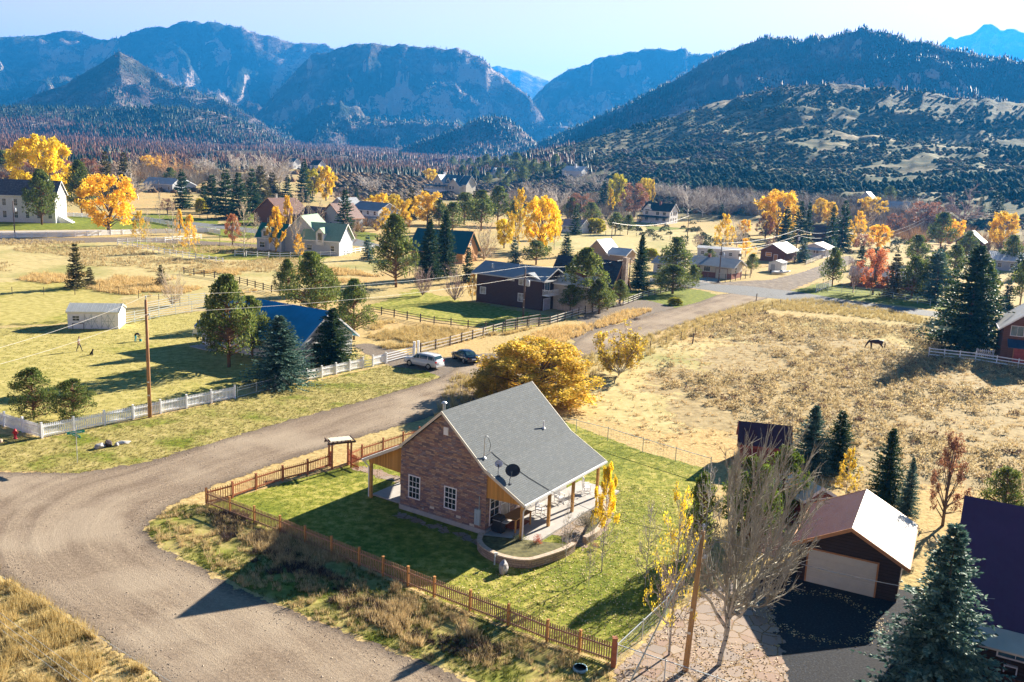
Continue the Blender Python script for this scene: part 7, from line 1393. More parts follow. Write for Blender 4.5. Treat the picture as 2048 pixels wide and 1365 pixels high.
    for x in (wb / 2, -wb / 2):
        m = MB(); m.tube([(x, -hw + .0, rr), (x, hw - .0, rr)], rr + .05, 18); m.build('wheel_well', m_plain('black wheel arch', (.012, .012, .013), .8), rt)
        for sg in (1, -1):
            m = MB(); m.tube([(x, sg * (hw - .2), rr), (x, sg * (hw + .015), rr)], rr, 20); w_ = m.build('wheel', ty, rt, True); m = MB(); m.tube([(x, sg * (hw + .016), rr), (x, sg * (hw + .03), rr)], rr * .62, 14)
            for k in range(5): t = k * 1.2566; m.bar((x, sg * (hw + .035), rr), (x + math.cos(t) * rr * .58, sg * (hw + .035), rr + math.sin(t) * rr * .58), .06, .03)
            m.build('rim', rim, w_)
    red = m_plain('red lens', (.5, .02, .02), .25); clr = m_plain('clear lens', (.6, .62, .62), .15)
    for sg in (1, -1):
        y = sg * (.72 if suv else .64); m = MB(); m.box(-2.37 if suv else -2.30, -2.2 if suv else -2.12, y - .13, y + .13, .86 if suv else .74, 1.02 if suv else .86); m.build('tail_light', red, rt); m = MB(); m.box(2.1, 2.26, y - .14, y + .14, .68 if suv else .58, .8 if suv else .68); m.build('headlight', clr, rt)
        m = MB(); m.box(.75, .92, sg * (hw + .0), sg * (hw + .16), gz, gz + .13) if sg > 0 else m.box(.75, .92, -(hw + .16), -hw, gz, gz + .13); m.build('mirror', M, rt)
    m = MB(); m.box(-2.42 if suv else -2.34, -2.33 if suv else -2.27, -.26, .26, .62 if suv else .58, .76 if suv else .72); m.build('licence_plate', M_WHITE, rt)
    m = MB(); m.box(-2.45 if suv else -2.36, -2.2, -.78, .78, .36, .56); m.box(2.15, 2.4 if suv else 2.33, -.72, .72, .34, .5); m.build('bumper', M, rt)
    if suv:
        for sg in (1, -1): m = MB(); m.bar((-1.8, sg * .62, rz + .06), (.2, sg * .62, rz + .09), .04); m.build('roof_rail', M_GALV, rt)
    return rt
car('silver estate car with roof rails parked on the verge beside the white rail gate', 'silver_estate_car', (817, 731.5), (860, 740), (.62, .63, .65), 'suv')
car('black saloon parked just in front of the golden thicket', 'black_saloon', (905.5, 717), (931, 729), (.012, .013, .02), 'sedan')
# ------------------------------------------------------------------ people and animals
def skin(name, chain, mats, parent=None, sub_=2, fn=None, rootv=0):
    """chain: list of (point, radius, parent index or None); grows one continuous surface"""
    me = bpy.data.meshes.new(name); me.from_pydata([c[0] for c in chain], [(c[2], i) for i, c in enumerate(chain) if c[2] is not None], []); o = link(name, me); md = o.modifiers.new('s', 'SKIN'); md.use_smooth_shade = True
    for i, c in enumerate(chain): me.skin_vertices[0].data[i].radius = (c[1], c[1]) if not hasattr(c[1], '__len__') else c[1]; me.skin_vertices[0].data[i].use_root = (i == rootv)
    sb = o.modifiers.new('u', 'SUBSURF'); sb.levels = sub_; sb.render_levels = sub_; dg = bpy.context.evaluated_depsgraph_get(); nm = bpy.data.meshes.new_from_object(o.evaluated_get(dg)); bpy.data.objects.remove(o); nm.name = name
    nm.materials.clear()
    for m_ in mats: nm.materials.append(m_)
    for p in nm.polygons: p.use_smooth = True; p.material_index = fn(p.center) if fn else 0
    return link(name, nm, parent)
M_SKIN = m_plain('skin', (.45, .25, .17), .6, .05); M_HAIR = m_plain('dark hair', (.03, .02, .015), .7); M_JEAN = m_plain('dark jeans', (.03, .035, .05), .85, .1); M_SHIRT = m_plain('faded pinkish tan shirt', (.42, .33, .28), .85, .1); M_BLACKC = m_plain('black jacket', (.012, .012, .015), .85); M_TEALC = m_plain('turquoise leggings', (.02, .32, .42), .8)
def hand(ch, w, dirv, side, pi):
    """palm and five fingers grown from the wrist vertex pi"""
    d = Vector(dirv).normalized(); s_ = Vector(side).normalized(); w = Vector(w); i0 = len(ch); ch.append((tuple(w + d * .05), (.022, .03), pi)); ch.append((tuple(w + d * .085), (.018, .034), i0))
    for k, ln in enumerate((.065, .075, .07, .055)):
        b = w + d * .09 + s_ * (.026 - .0175 * k); j = len(ch); ch.append((tuple(b), .009, i0 + 1)); ch.append((tuple(b + d * ln * .6 + Vector((.008, 0, 0))), .008, j)); ch.append((tuple(b + d * ln + Vector((.02, 0, 0))), .007, j + 1))
    j = len(ch); ch.append((tuple(w + d * .045 + s_ * .035), .010, i0)); ch.append((tuple(w + d * .08 + s_ * .05), .008, j))
def head(parent, c, r, hair, fwd=(1, 0, 0), name='hair'):
    f = Vector(fwd).normalized(); m = MB(); bm = bmesh.new(); bmesh.ops.create_uvsphere(bm, u_segments=14, v_segments=10, radius=r * 1.08); V = [v.co.copy() for v in bm.verts]; F = [[v.index for v in fc.verts] for fc in bm.faces if fc.calc_center_median().dot(f) < r * .35 and fc.calc_center_median().z > -r * .6]; bm.free()
    used = sorted({i for fc in F for i in fc}); mp = {u: k for k, u in enumerate(used)}; m.add([tuple(Vector(c) + Vector((V[u].x, V[u].y * .85, V[u].z * 1.15))) for u in used], [tuple(mp[i] for i in fc) for fc in F]); m.build(name, hair, parent, True)
    m = MB(); s_ = f.cross(Vector((0, 0, 1))).normalized()
    for sg in (1, -1): m.lathe([(.001, -.008), (.009, 0), (.001, .008)], 6, Vector(c) + f * r * .9 + s_ * sg * .032 + Vector((0, 0, .01)))
    m.build('eyes', M_HAIR, parent); m = MB(); q = Vector(c) + f * r * .95; m.add([q + Vector((0, 0, .02)), q + s_ * .014 - Vector((0, 0, .02)), q - s_ * .014 - Vector((0, 0, .02)), q + f * .03 - Vector((0, 0, .015))], [(0, 1, 3), (0, 3, 2), (1, 2, 3)]); m.build('nose', M_SKIN, parent)
P = G(158, 703); pr = empty('person', P, R(0), 'person in a faded shirt and dark jeans striding right across the yard', 'person')
ch = [((0, 0, .93), (.13, .15), None), ((.01, 0, 1.08), (.11, .14), 0), ((.03, 0, 1.28), (.12, .17), 1), ((.05, 0, 1.42), (.08, .14), 2), ((.07, 0, 1.50), .05, 3), ((.09, 0, 1.60), (.075, .07), 4), ((.10, 0, 1.69), (.08, .075), 5), ((.095, 0, 1.76), .05, 6),
      ((.02, .10, .88), .09, 0), ((.20, .10, .50), .062, 8), ((.30, .10, .12), .042, 9), ((.36, .10, .04), .04, 10), ((.47, .10, .035), .03, 11),
      ((.0, -.10, .88), .09, 0), ((-.06, -.10, .50), .062, 13), ((-.24, -.10, .14), .042, 14), ((-.22, -.10, .05), .04, 15), ((-.11, -.10, .03), .03, 16),
      ((.04, .20, 1.38), .055, 3), ((-.02, .24, 1.12), .042, 18), ((-.02, .25, .88), .03, 19), ((.04, -.20, 1.38), .055, 3), ((.02, -.25, 1.12), .042, 21), ((.14, -.25, .92), .03, 22)]
hand(ch, (-.02, .25, .88), (0, 0, -1), (1, 0, 0), 20); hand(ch, (.14, -.25, .92), (.4, 0, -1), (1, 0, 0), 23)
skin('body', ch, [M_SKIN, M_SHIRT, M_JEAN], pr, 1, lambda c: 2 if c.z < .95 and abs(c.y) < .19 else (1 if c.z < 1.49 and not (abs(c.y) > .19 and c.z < 1.2) else 0)); head(pr, (.10, 0, 1.69), .085, M_HAIR)
P = G(271, 683); pr = empty('person', P, R(0), 'person in black bending down to the grass in turquoise leggings', 'person')
ch = [((0, 0, .86), (.14, .15), None), ((.12, 0, .95), (.12, .14), 0), ((.30, 0, .98), (.12, .17), 1), ((.44, 0, .93), (.08, .14), 2), ((.52, 0, .88), .05, 3), ((.60, 0, .82), (.075, .07), 4), ((.66, 0, .76), .07, 5),
      ((.0, .10, .80), .09, 0), ((.06, .11, .45), .062, 7), ((-.02, .11, .10), .042, 8), ((.0, .11, .04), .04, 9), ((.13, .11, .03), .03, 10), ((.0, -.10, .80), .09, 0), ((.02, -.11, .45), .062, 12), ((-.06, -.11, .10), .042, 13), ((-.04, -.11, .04), .04, 14), ((.09, -.11, .03), .03, 15),
      ((.42, .19, .88), .052, 3), ((.46, .22, .62), .04, 17), ((.52, .2, .38), .03, 18), ((.42, -.19, .88), .052, 3), ((.48, -.2, .62), .04, 20), ((.56, -.14, .40), .03, 21)]
hand(ch, (.52, .2, .38), (.2, 0, -1), (1, 0, 0), 19); hand(ch, (.56, -.14, .40), (.2, 0, -1), (1, 0, 0), 22)
skin('body', ch, [M_SKIN, M_BLACKC, M_TEALC], pr, 1, lambda c: (2 if c.z < .72 and c.x < .3 else (0 if (c.x > .53 and c.z > .6) or (c.z < .42) else 1))); head(pr, (.62, 0, .79), .08, M_HAIR, (.5, 0, -.6))
m = MB(); m.lathe([(.12, 0), (.15, .15), (.16, .28), (.15, .28), (.11, .02)], 12); tag(m.build('bucket', M_TEALC, None, True, loc=(P[0] + .62, P[1], 0)), 'turquoise bag on the grass at the hands of the bending person', 'bag')
P = G(183, 711); dg = empty('dog', P, 0, 'black dog sitting on the yard grass near the striding person', 'dog')
ch = [((-.12, 0, .16), (.12, .11), None), ((-.02, 0, .30), (.12, .10), 0), ((.09, 0, .43), (.11, .10), 1), ((.14, 0, .55), (.07, .06), 2), ((.17, 0, .66), (.07, .065), 3), ((.26, 0, .64), .04, 4), ((.33, 0, .62), .028, 5), ((.12, .07, .36), .045, 2), ((.14, .08, .16), .03, 7), ((.15, .08, .03), .028, 8), ((.21, .08, .025), .025, 9), ((.12, -.07, .36), .045, 2), ((.14, -.08, .16), .03, 11), ((.15, -.08, .03), .028, 12), ((.21, -.08, .025), .025, 13), ((-.08, .12, .14), .07, 0), ((.06, .14, .16), .05, 15), ((-.02, .14, .04), .03, 16), ((.10, .14, .025), .026, 17), ((-.08, -.12, .14), .07, 0), ((.06, -.14, .16), .05, 19), ((-.02, -.14, .04), .03, 20), ((.10, -.14, .025), .026, 21), ((-.24, 0, .06), .03, 0), ((-.42, 0, .04), .018, 23), ((.14, .05, .75), .022, 4), ((.14, -.05, .75), .022, 4)]
skin('body', ch, [m_plain('black fur', (.015, .013, .012), .8, .2, 20)], dg, 1)
# horse grazing, seen from behind its left side
P = G(1752, 700); hr = empty('horse', P, R(165), 'dark bay horse grazing in the brushy pasture left of the huge spruce', 'horse'); hr.scale = (1.05, 1.05, 1.05)
ch = [((0, 0, 1.15), (.30, .28), None), ((.45, 0, 1.12), (.34, .29), 0), ((.80, 0, 1.18), (.28, .22), 1), ((-.45, 0, 1.22), (.31, .27), 0), ((-.78, 0, 1.15), (.22, .2), 3), ((1.02, 0, 1.02), (.2, .13), 2), ((1.22, 0, .74), (.14, .10), 5), ((1.36, 0, .48), (.12, .09), 6), ((1.42, 0, .28), (.09, .075), 7), ((1.44, 0, .10), (.06, .055), 8),
      ((.72, .15, .85), .12, 2), ((.74, .16, .50), .065, 10), ((.72, .16, .22), .045, 11), ((.76, .16, .05), .06, 12), ((.66, -.15, .85), .12, 2), ((.60, -.16, .50), .065, 14), ((.56, -.16, .22), .045, 15), ((.60, -.16, .05), .06, 16),
      ((-.60, .16, .92), .16, 3), ((-.52, .17, .68), .10, 18), ((-.74, .17, .46), .055, 19), ((-.68, .17, .2), .042, 20), ((-.64, .17, .05), .06, 21), ((-.66, -.16, .92), .16, 3), ((-.62, -.17, .68), .10, 23), ((-.84, -.17, .46), .055, 24), ((-.8, -.17, .2), .042, 25), ((-.76, -.17, .05), .06, 26), ((1.24, .06, .98), .025, 6), ((1.24, -.06, .98), .025, 6)]
skin('body', ch, [m_plain('dark bay coat', (.045, .018, .014), .5, .2, 5), m_plain('black points', (.01, .009, .009), .6)], hr, 1, lambda c: 1 if c.z < .5 and c.x < 1.1 else 0)
m = MB(); m.tube([(-.95, 0, 1.2), (-1.06, 0, .95), (-1.05, 0, .5), (-1.02, 0, .35)], [.04, .07, .07, .02], 8); m.build('tail', M_HAIR, hr, True); m = MB(); m.tube([(.72, 0, 1.42), (.98, 0, 1.22), (1.2, 0, .95), (1.3, 0, .78)], [.03, .06, .05, .02], 6); m.build('mane', M_HAIR, hr, True)
# ------------------------------------------------------------------ things near the stone house
ar = G(680, 934); AR = empty('garden_arbor', ar, R(27), 'red timber garden arbor with a flat white topped trellis roof and an open red gate', 'arbor'); md = m_plain('dark weathered timber', (.09, .055, .045), .8, .3, 5)
for x in (-.75, .75):
    for y in (-.45, .45): m = MB(); m.box(x - .06, x + .06, y - .06, y + .06, -.05, 2.0); m.build('post', M_FRED, AR)
for y in (-.45, .45): m = MB(); m.box(-1.1, 1.1, y - .04, y + .04, 2.002, 2.14); m.build('beam', md, AR)
for i in range(7): x = -1.0 + i * .333; m = MB(); m.box(x - .03, x + .03, -.75, .75, 2.142, 2.24); m.build('rafter', md, AR)
m = MB(); m.box(-.85, .85, -.5, .5, 2.243, 2.27); m.build('top_panel', m_plain('pale bleached panel', (.62, .58, .45), .7, .05), AR)
for x in (-.75, .75):
    m = MB()
    for z in (.3, .9): m.box(x - .02, x + .02, -.39, .39, z, z + .08)
    for i in range(5): y = -.3 + i * .15; m.box(x + .021, x + .04, y - .03, y + .03, .1, 1.3)
    m.build('side_lattice', M_FRED, AR)
g0 = MB()
for z in (.25, .85): g0.box(0, .95, -.02, .02, z, z + .09)
for i in range(6): x = .08 + i * .16; g0.box(x - .04, x + .04, -.045, -.021, .08, 1.15)
g0.build('gate', m_plain('bright red stained gate', (.50, .12, .06), .65, .2, 5), AR, loc=(.75, -.52, 0), rz=R(-70))
# grill, table, chairs on the porch
def at_porch(px, py): return G(px, py, .16)
P = at_porch(997, 1064); gr = empty('barbecue_grill', P, R(TH), 'charcoal grey gas barbecue on the porch against the stone wall', 'barbecue'); mb = m_plain('charcoal enamel', (.03, .032, .036), .4)
m = MB(); m.box(-.35, .35, -.25, .25, .05, .8); m.build('cabinet', mb, gr); m = MB(); m.prism([(-.33, .803), (.33, .803), (.33, 1.0), (.2, 1.14), (-.2, 1.14), (-.33, 1.0)], -.26, .26); m.build('lid', mb, gr); m = MB(); m.box(.352, .72, -.22, .22, .78, .83); m.build('side_shelf', M_GALV, gr); m = MB(); m.box(-.3, .3, -.30, -.27, .84, .88); m.build('handle', M_GALV, gr)
for x in (-.3, .3): m = MB(); m.tube([(x, -.2, .05), (x, .2, .05)], .05, 10); m.build('wheel', mb, gr)
P = at_porch(1033, 1054); tb = empty('patio_table', P, R(TH), 'tall honey wood slatted table on the porch beside the barbecue', 'table'); mt = m_wood('honey table wood', (.52, .28, .11), .6, .1)
m = MB(); m.box(-.55, .55, -1.0, 1.0, .86, .92); m.build('tabletop', mt, tb)
for x in (-.48, .48):
    for y in (-.9, .9): m = MB(); m.box(x - .045, x + .045, y - .045, y + .045, 0, .858); m.build('leg', M_POSTW, tb)
m = MB(); m.box(-.5, .5, -.93, .93, .2, .24); m.build('shelf', m_plain('dark red shelf', (.2, .05, .03), .6), tb)
def rocker(px, py, rz, label):
    P = at_porch(px, py); c = empty('rocking_chair', P, R(rz), label, 'chair', 'white rocking chairs on the porch'); m = MB(); m.box(-.28, .28, -.25, .25, .40, .44); m.build('seat', M_WHITE, c); m = MB()
    for i in range(6): x = -.24 + i * .096; m.box(x - .03, x + .03, .24, .27, .45, 1.12)
    m.box(-.28, .28, .235, .28, 1.1, 1.18); m.build('backrest', M_WHITE, c)
    for sg in (1, -1):
        m = MB(); m.tube([(sg * .27, -.45, .1), (sg * .27, -.2, .03), (sg * .27, .15, .03), (sg * .27, .5, .1)], .022, 6); m.build('rocker', M_WHITE, c); m = MB(); m.box(sg * .3 - .04, sg * .3 + .04, -.3, .26, .64, .67); m.build('armrest', M_WHITE, c)
        for y in (-.22, .22): m = MB(); m.box(sg * .27 - .02, sg * .27 + .02, y - .02, y + .02, .04, .638); m.build('leg', M_WHITE, c)
rocker(1080, 1030, 60, 'white rocking chair behind the tall honey table'); rocker(1118, 1006, 40, 'white rocking chair farther along the porch near the corner'); rocker(1172, 985, 100, 'white rocking chair at the far end of the porch slab')
for x, y, rz in ((1946, 1330, 20), (2018, 1352, -30)):
    c = empty('deck_chair', (G(x, y)[0], G(x, y)[1], .26), R(rz), '%s white deck chair on the purple roofed house deck' % ('left' if x < 2000 else 'right'), 'chair'); m = MB(); m.box(-.3, .3, -.3, .3, .34, .4); m.build('seat', M_WHITE, c); m = MB(); m.hexa([(-.28, .28, .4), (.28, .28, .4), (.28, .33, .4), (-.28, .33, .4)], [(-.24, .5, 1.0), (.24, .5, 1.0), (.24, .55, 1.0), (-.24, .55, 1.0)]); m.build('backrest', M_WHITE, c)
    for sx in (-1, 1):
        for sy in (-1, 1): m = MB(); m.box(sx * .27 - .03, sx * .27 + .03, sy * .26 - .03, sy * .26 + .03, 0, .338); m.build('leg', M_WHITE, c)
# retaining wall with planted bed
M_BLOCK = m_cells('tan retaining blocks', [(.36, .27, .20), (.44, .34, .26), (.30, .22, .17), (.40, .30, .22)], .3, .14, (.10, .08, .07), .13, .95, .5, depth=.04)
ringp = [(958, 1082), (952, 1098), (964, 1113), (990, 1127), (1024, 1136), (1058, 1139), (1084, 1132), (1109, 1124), (1134, 1114), (1150, 1104)]
R1 = np.array([G(*p)[:2] for p in ringp]); from_c = R1.mean(0)
def planter(name, label, R1, h, soil, cap=True):
    rt = empty(name, (R1[0][0], R1[0][1], 0), 0, label, 'planter'); Q = R1 - R1[0]; cen = Q.mean(0); P_ = []
    for i in range(len(Q) - 1):
        for t in np.linspace(0, 1, 5)[:-1]: P_.append(Q[i] * (1 - t) + Q[i + 1] * t)
    P_.append(Q[-1]); P_ = np.array(P_)
    for _ in range(3): P_[1:-1] = (P_[:-2] + P_[1:-1] * 2 + P_[2:]) / 4
    T_ = np.gradient(P_, axis=0); T_ /= np.linalg.norm(T_, axis=1)[:, None]; N_ = np.stack([-T_[:, 1], T_[:, 0]], 1); N_ *= np.sign((N_ * (cen - P_)).sum(1))[:, None]; I_ = P_ + N_ * .28; m = MB()
    for k in range(len(P_) - 1): m.hexa([(*P_[k], -.1), (*P_[k + 1], -.1), (*I_[k + 1], -.1), (*I_[k], -.1)], [(*P_[k], h), (*P_[k + 1], h), (*I_[k + 1], h), (*I_[k], h)])
    m.build('wall', M_BLOCK, rt); m = MB(); o = P_ - N_ * .03; i2 = I_ + N_ * .02
    for k in range(len(P_) - 1): m.hexa([(*o[k], h + .002), (*o[k + 1], h + .002), (*i2[k + 1], h + .002), (*i2[k], h + .002)], [(*o[k], h + .08), (*o[k + 1], h + .08), (*i2[k + 1], h + .08), (*i2[k], h + .08)])
    m.build('capstones', m_plain('tan capstone', (.48, .38, .29), .9, .2, 5), rt); m = MB(); m.flat([tuple(p) for p in I_], .0, soil); m.build('soil', m_plain('planted soil', (.13, .12, .05), .95, .5, 3), rt); return rt
planter('stone_planter', 'curved tan block retaining wall with planted bed at the porch corner', R1, .5, .4)
R2 = np.array([G(*p)[:2] for p in [(1172, 1090), (1195, 1078), (1210, 1058), (1217, 1035), (1208, 1015)]]); planter('stone_planter', 'smaller tan block wall around the grey bush right of the patio steps', R2, .42, .34)
sheet('patio', W([(1100, 1062), (1150, 1020), (1205, 985), (1228, 1002), (1222, 1040), (1200, 1070), (1165, 1102), (1130, 1085)]), .02, M_FLAG, .2, .3)
sheet('path', W([(700, 937), (725, 932), (800, 955), (840, 965), (850, 975), (795, 966)]), .018, M_FLAG, .15, .2)
sheet('path', W([(796, 1022), (840, 1040), (960, 1080), (955, 1090), (880, 1062), (790, 1032)]), .018, M_FLAG, .15, .2)
def bush(px, py, z, name, label, mat, h, w_, n=420, card=.05, up=1.0):
    P = G(px, py); g = np.random.default_rng(int(px)); d = unit(g.normal(0, 1, (n, 3)) + [0, 0, up]); d[:, 2] = np.abs(d[:, 2]); C_ = d * g.uniform(.1, .75, (n, 1)) * np.array([w_ / 2, w_ / 2, h]); V, F = quads(C_, d, unit(np.cross(d, g.normal(0, 1, (n, 3)))), card * g.uniform(1.5, 4, n), card * .5 * np.ones(n)); return tag(link(name, npmesh(name, V, F, mat), None, (P[0], P[1], z)), label, 'shrub')
bush(1075, 1098, .4, 'red_shrub', 'small bright red shrub in the planted bed at the porch corner', m_leaf('scarlet twigs', (.35, .06, .04), (.55, .12, .07), (.7, .25, .15), .3), .7, .8, 500, .04)
bush(1172, 1062, .3, 'grey_bush', 'wide grey green bush in the smaller block planter', m_leaf('grey green stems', (.12, .12, .08), (.24, .23, .16), (.4, .37, .3), .2), 1.3, 2.3, 1800, .05)
bush(1040, 1090, .4, 'ground_cover', 'low green mat plant in the planted bed', m_leaf('bed greens', (.05, .08, .015), (.12, .16, .03), (.25, .25, .06), .3), .3, 1.6, 800, .03)
bush(1190, 1098, .1, 'orange_shrub', 'small orange brown shrub below the patio steps', M_RUST, .4, .8, 400, .03)
bush(1272, 640, 0, 'fallen_brush', 'dark tangle of brush at the road edge beyond the thicket', M_TWIGD, .5, 2.0, 400, .06)
def rock(px, py, s, name, label, c, z=0, cat='rock', group=None, sd=0):
    P = G(px, py); bm = bmesh.new(); bmesh.ops.create_icosphere(bm, subdivisions=3, radius=1); g = np.random.default_rng(sd + int(px))
    pl = [unit(g.normal(0, 1, 3)) for _ in range(9)]
    for v in bm.verts:
        p = np.array(v.co[:]); 
        for q in pl: dd = p.dot(q) - g.uniform(.68, .72); p = p - q * max(0, dd)
        p *= 1 + .05 * (float(vnoise(np.array([p[0] * 5 + 9]), np.array([p[1] * 5 + p[2] * 3]), 3)[0]) - .5); v.co = (p[0] * s[0], p[1] * s[1], (p[2] + .55) * s[2])
    me = bpy.data.meshes.new(name); bm.to_mesh(me); bm.free(); me.materials.append(c); o = link(name, me, None, (P[0], P[1], z), g.uniform(0, 3)); return tag(o, label, cat, group)
M_RG = m_plain('grey granite', (.36, .34, .34), .9, .3, 6); M_RW = m_plain('pale lichen rock', (.55, .53, .50), .9, .25, 6); M_RD = m_plain('dark lava rock', (.06, .045, .05), .95, .4, 6)
rock(1008, 1146, (.42, .32, .55), 'boulder', 'upright grey boulder on the lawn below the stone planter', M_RG)
rock(200, 897, (.45, .35, .3), 'boulder', 'grey boulder at the left end of the rock row on the verge', M_RG); rock(217, 893, (.4, .35, .36), 'boulder', 'dark brown boulder in the middle of the rock row on the verge', M_RD); rock(248, 887, (.6, .3, .16), 'boulder', 'flat pale slab at the right end of the rock row on the verge', M_RW); rock(234, 892, (.25, .2, .2), 'boulder', 'small bluish rock between the dark boulder and the pale slab', M_RG)
rock(0, 886, (.3, .25, .25), 'boulder', 'small tan rock at the left edge of the verge', m_plain('tan rock', (.5, .36, .26), .9))
m = MB(); m.lathe([(.05, 0), (.045, .35), (.05, .62), (.0, .66)], 10); m.box(-.04, .16, -.05, .05, .66, .78); tag(m.build('garden_light', m_plain('pale bluish plastic', (.55, .62, .65), .5), None, loc=G(989, 1130)), 'pale stake light left of the upright boulder', 'garden light')
m = MB(); m.lathe([(.30, 0), (.36, .08), (.34, .2), (.30, .2), (.28, .14), (.02, .13)], 20); tag(m.build('water_trough', m_plain('pale blue tub', (.22, .40, .50), .5), None, True, loc=G(1160, 1342)), 'round pale blue tub outside the picket fence near the corner post', 'tub')
# hydrant
hy = empty('fire_hydrant', G(31, 878), 0, 'red fire hydrant in front of the white picket fence corner', 'hydrant'); mr = m_plain('red hydrant paint', (.50, .03, .04), .45, .1)
m = MB(); m.lathe([(.17, 0), (.17, .05), (.12, .06), (.12, .62), (.15, .63), (.15, .68), (.11, .72), (.07, .82), (.0, .84)], 16); m.build('barrel', mr, hy, True)
for a_ in (0, 90, 180): m = MB(); t = R(a_); m.tube([(math.cos(t) * .1, math.sin(t) * .1 - 0, .5), (math.cos(t) * .22, math.sin(t) * .22, .5)], .055, 10); m.build('nozzle_cap', mr, hy)
# street sign with two green blades
sg_ = empty('street_sign', G(155, 927), 0, 'thin steel post with two crossed green street name blades at the corner', 'street sign'); hS = Hpx(G(155, 927), 862); mg = m_plain('street sign green', (.0, .30, .20), .5, .05)
m = MB(); m.tube([(0, 0, -.1), (0, 0, hS)], .03, 8); m.build('post', M_GALV, sg_)
def text(s_, size, mat, parent, loc, rot, name='lettering', ext=.002):
    cu = bpy.data.curves.new(name, 'FONT'); cu.body = s_; cu.size = size; cu.extrude = ext; cu.align_x = 'CENTER'; cu.align_y = 'CENTER'; o = bpy.data.objects.new(name, cu); COL.objects.link(o); dg = bpy.context.evaluated_depsgraph_get(); me = bpy.data.meshes.new_from_object(o.evaluated_get(dg)); bpy.data.objects.remove(o); me.materials.clear(); me.materials.append(mat); o = link(name, me, parent); o.location = loc; o.rotation_euler = rot; return o
for k, (rz, z) in enumerate(((R(40), hS - .12), (R(-35), hS - .36))):
    m = MB(); m.box(-.62, .62, -.012, .012, z - .1, z + .1); b = m.build('blade', mg, sg_, rz=rz)
    m = MB(); m.box(-.42, .42, -.0155, -.0125, z - .022, z + .022); 
    tag(m.build('lettering_band', M_WHITE, b))
# wagon wheels between the round pines
for i, (x, y) in enumerate(((89, 829), (110, 826))):
    c = empty('wagon_wheel', G(x, y), R(-20 + 40 * i), '%s rusty iron wagon wheel leaning between the two round pines' % ('left' if i == 0 else 'right'), 'wagon wheel', 'rusty wagon wheels'); mi = m_plain('rusty iron', (.13, .06, .045), .8, .3, 8); m = MB(); rr_ = .62
    m.tube([(rr_ * math.cos(t), .0, .62 + rr_ * math.sin(t)) for t in np.linspace(0, 2 * math.pi, 25)], .035, 6); m.build('rim', mi, c); m = MB(); m.tube([(0, -.12, .62), (0, .12, .62)], .07, 10); m.build('hub', mi, c)
    m = MB()
    for k in range(10): t = k * math.pi / 5; m.tube([(.06 * math.cos(t), 0, .62 + .06 * math.sin(t)), (rr_ * math.cos(t), 0, .62 + rr_ * math.sin(t))], .018, 5)
    m.build('spokes', mi, c)
# lawn chair by the blue roofed house, small fence frame by the shed, boat by the gravel road
c = empty('lawn_chair', G(390, 672), R(200), 'white lounge chair on the grass at the corner of the blue roofed house', 'chair'); m = MB(); m.box(-.3, .3, -.3, .3, .34, .4); m.build('seat', M_WHITE, c); m = MB(); m.hexa([(-.28, .28, .4), (.28, .28, .4), (.28, .33, .4), (-.28, .33, .4)], [(-.24, .55, 1.05), (.24, .55, 1.05), (.24, .6, 1.05), (-.24, .6, 1.05)]); m.build('backrest', M_WHITE, c)
for sx in (-1, 1):
    for sy in (-1, 1): m = MB(); m.box(sx * .27 - .03, sx * .27 + .03, sy * .26 - .03, sy * .26 + .03, 0, .338); m.build('leg', M_WHITE, c)
P = G(1560, 549); bt = empty('motor_boat', P, R(18), 'low white motor boat lying on the dry grass beside the gravel road', 'boat'); m = MB(); st = [(-2.6, .75, .1, .7), (-1, .95, .05, .72), (.8, .85, .1, .78), (2.0, .5, .3, .85), (2.9, .04, .7, .95)]
vs = []; 
for x, w_, z0, z1 in st: vs += [(x, -w_, z1), (x, -w_ * .75, (z0 + z1) / 2.2), (x, 0, z0), (x, w_ * .75, (z0 + z1) / 2.2), (x, w_, z1), (x, w_ * .8, z1 - .02), (x, 0, z1 - .12), (x, -w_ * .8, z1 - .02)]
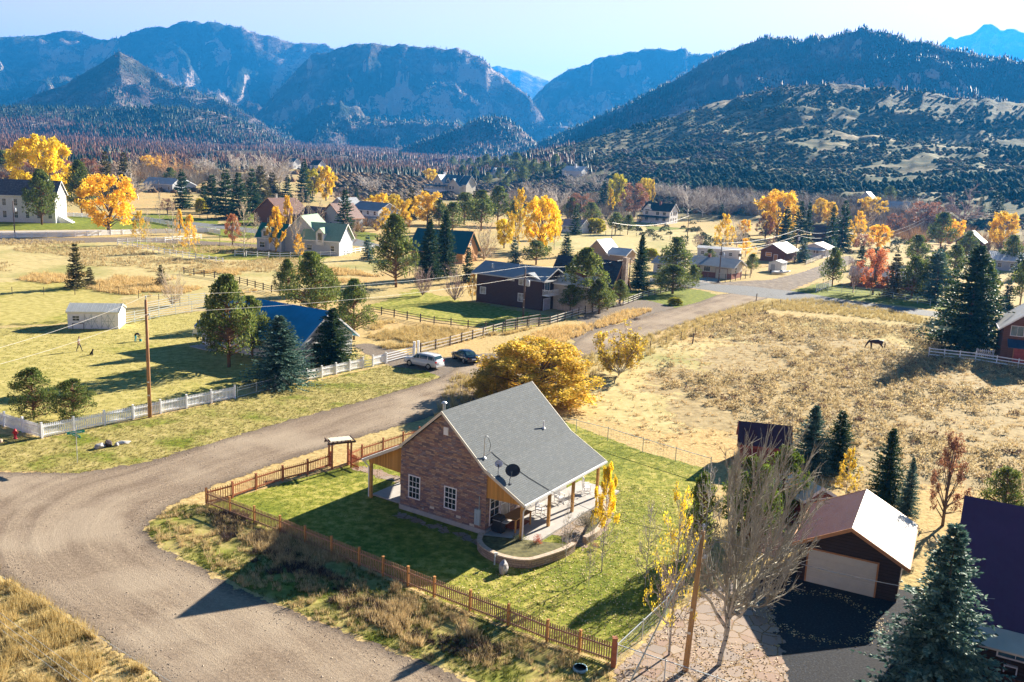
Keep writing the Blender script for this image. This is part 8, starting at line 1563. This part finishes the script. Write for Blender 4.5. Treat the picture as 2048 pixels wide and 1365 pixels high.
fs = [(i * 8 + k, i * 8 + (k + 1) % 8, i * 8 + (k + 1) % 8 + 8, i * 8 + k + 8) for i in range(4) for k in range(8)] + [tuple(range(8)), tuple(range(32, 40))[::-1]]; m.add(vs, fs); m.build('hull', M_WHITE, bt, True); m = MB(); m.hexa([(.3, -.5, .7), (.5, -.5, .7), (.5, .5, .7), (.3, .5, .7)], [(.0, -.45, 1.1), (.1, -.45, 1.1), (.1, .45, 1.1), (.0, .45, 1.1)]); m.build('windscreen', M_GLB, bt); m = MB(); m.box(-2.95, -2.62, -.2, .2, .3, 1.15); m.build('outboard_motor', m_plain('dark motor', (.04, .04, .045), .5), bt)
m = MB(); m.box(-.03, .03, -.03, .03, 0, 1.0); m.box(1.3, 1.36, -.03, .03, 0, 1.0); m.box(-.03, 1.36, -.035, .035, .95, 1.02); tag(m.build('hitching_rail', M_FDARK, None, loc=G(146, 662), rz=R(10)), 'small dark rail frame in front of the garden shed window', 'rail')
for x, y, t in ((1512, 603, 'single dark post standing at the near edge of the cross road'), (1385, 688, 'leaning weathered post in the wire fence by the dirt road')):
    m = MB(); m.tube([(0, 0, -.1), (.06, 0, 1.5)], .09, 8); tag(m.build('fence_post', M_POLED, None, loc=G(x, y)), t, 'fence post')
# street lamp in the lane
c = empty('street_lamp', G(440, 500), 0, 'dark lamp post on the lane left of the green roofed house', 'street lamp'); m = MB(); m.tube([(0, 0, 0), (0, 0, 3.4)], .06, 8); m.build('post', M_FDARK, c); m = MB(); m.box(-.1, .5, -.08, .08, 3.4, 3.5); m.build('lamp_head', M_FDARK, c)
c = empty('chimney_stack', G(1990, 700), 0); bpy.data.objects.remove(c)
# ------------------------------------------------------------------ the air
def haze():
    m = MB(); m.box(-10500, 10500, -2000, 10800, -2, 1150); t = bpy.data.materials.new('air'); t.use_nodes = True; nt = t.node_tree; nt.nodes.clear(); o = nt.nodes.new('ShaderNodeOutputMaterial'); v = nt.nodes.new('ShaderNodeVolumePrincipled')
    v.inputs['Color'].default_value = (.03, .35, 1.0, 1); v.inputs['Density'].default_value = 1.0e-4; v.inputs['Anisotropy'].default_value = .25; nt.links.new(v.outputs[0], o.inputs['Volume']); ob = m.build('haze', t); tag(ob, kind='stuff')
haze()
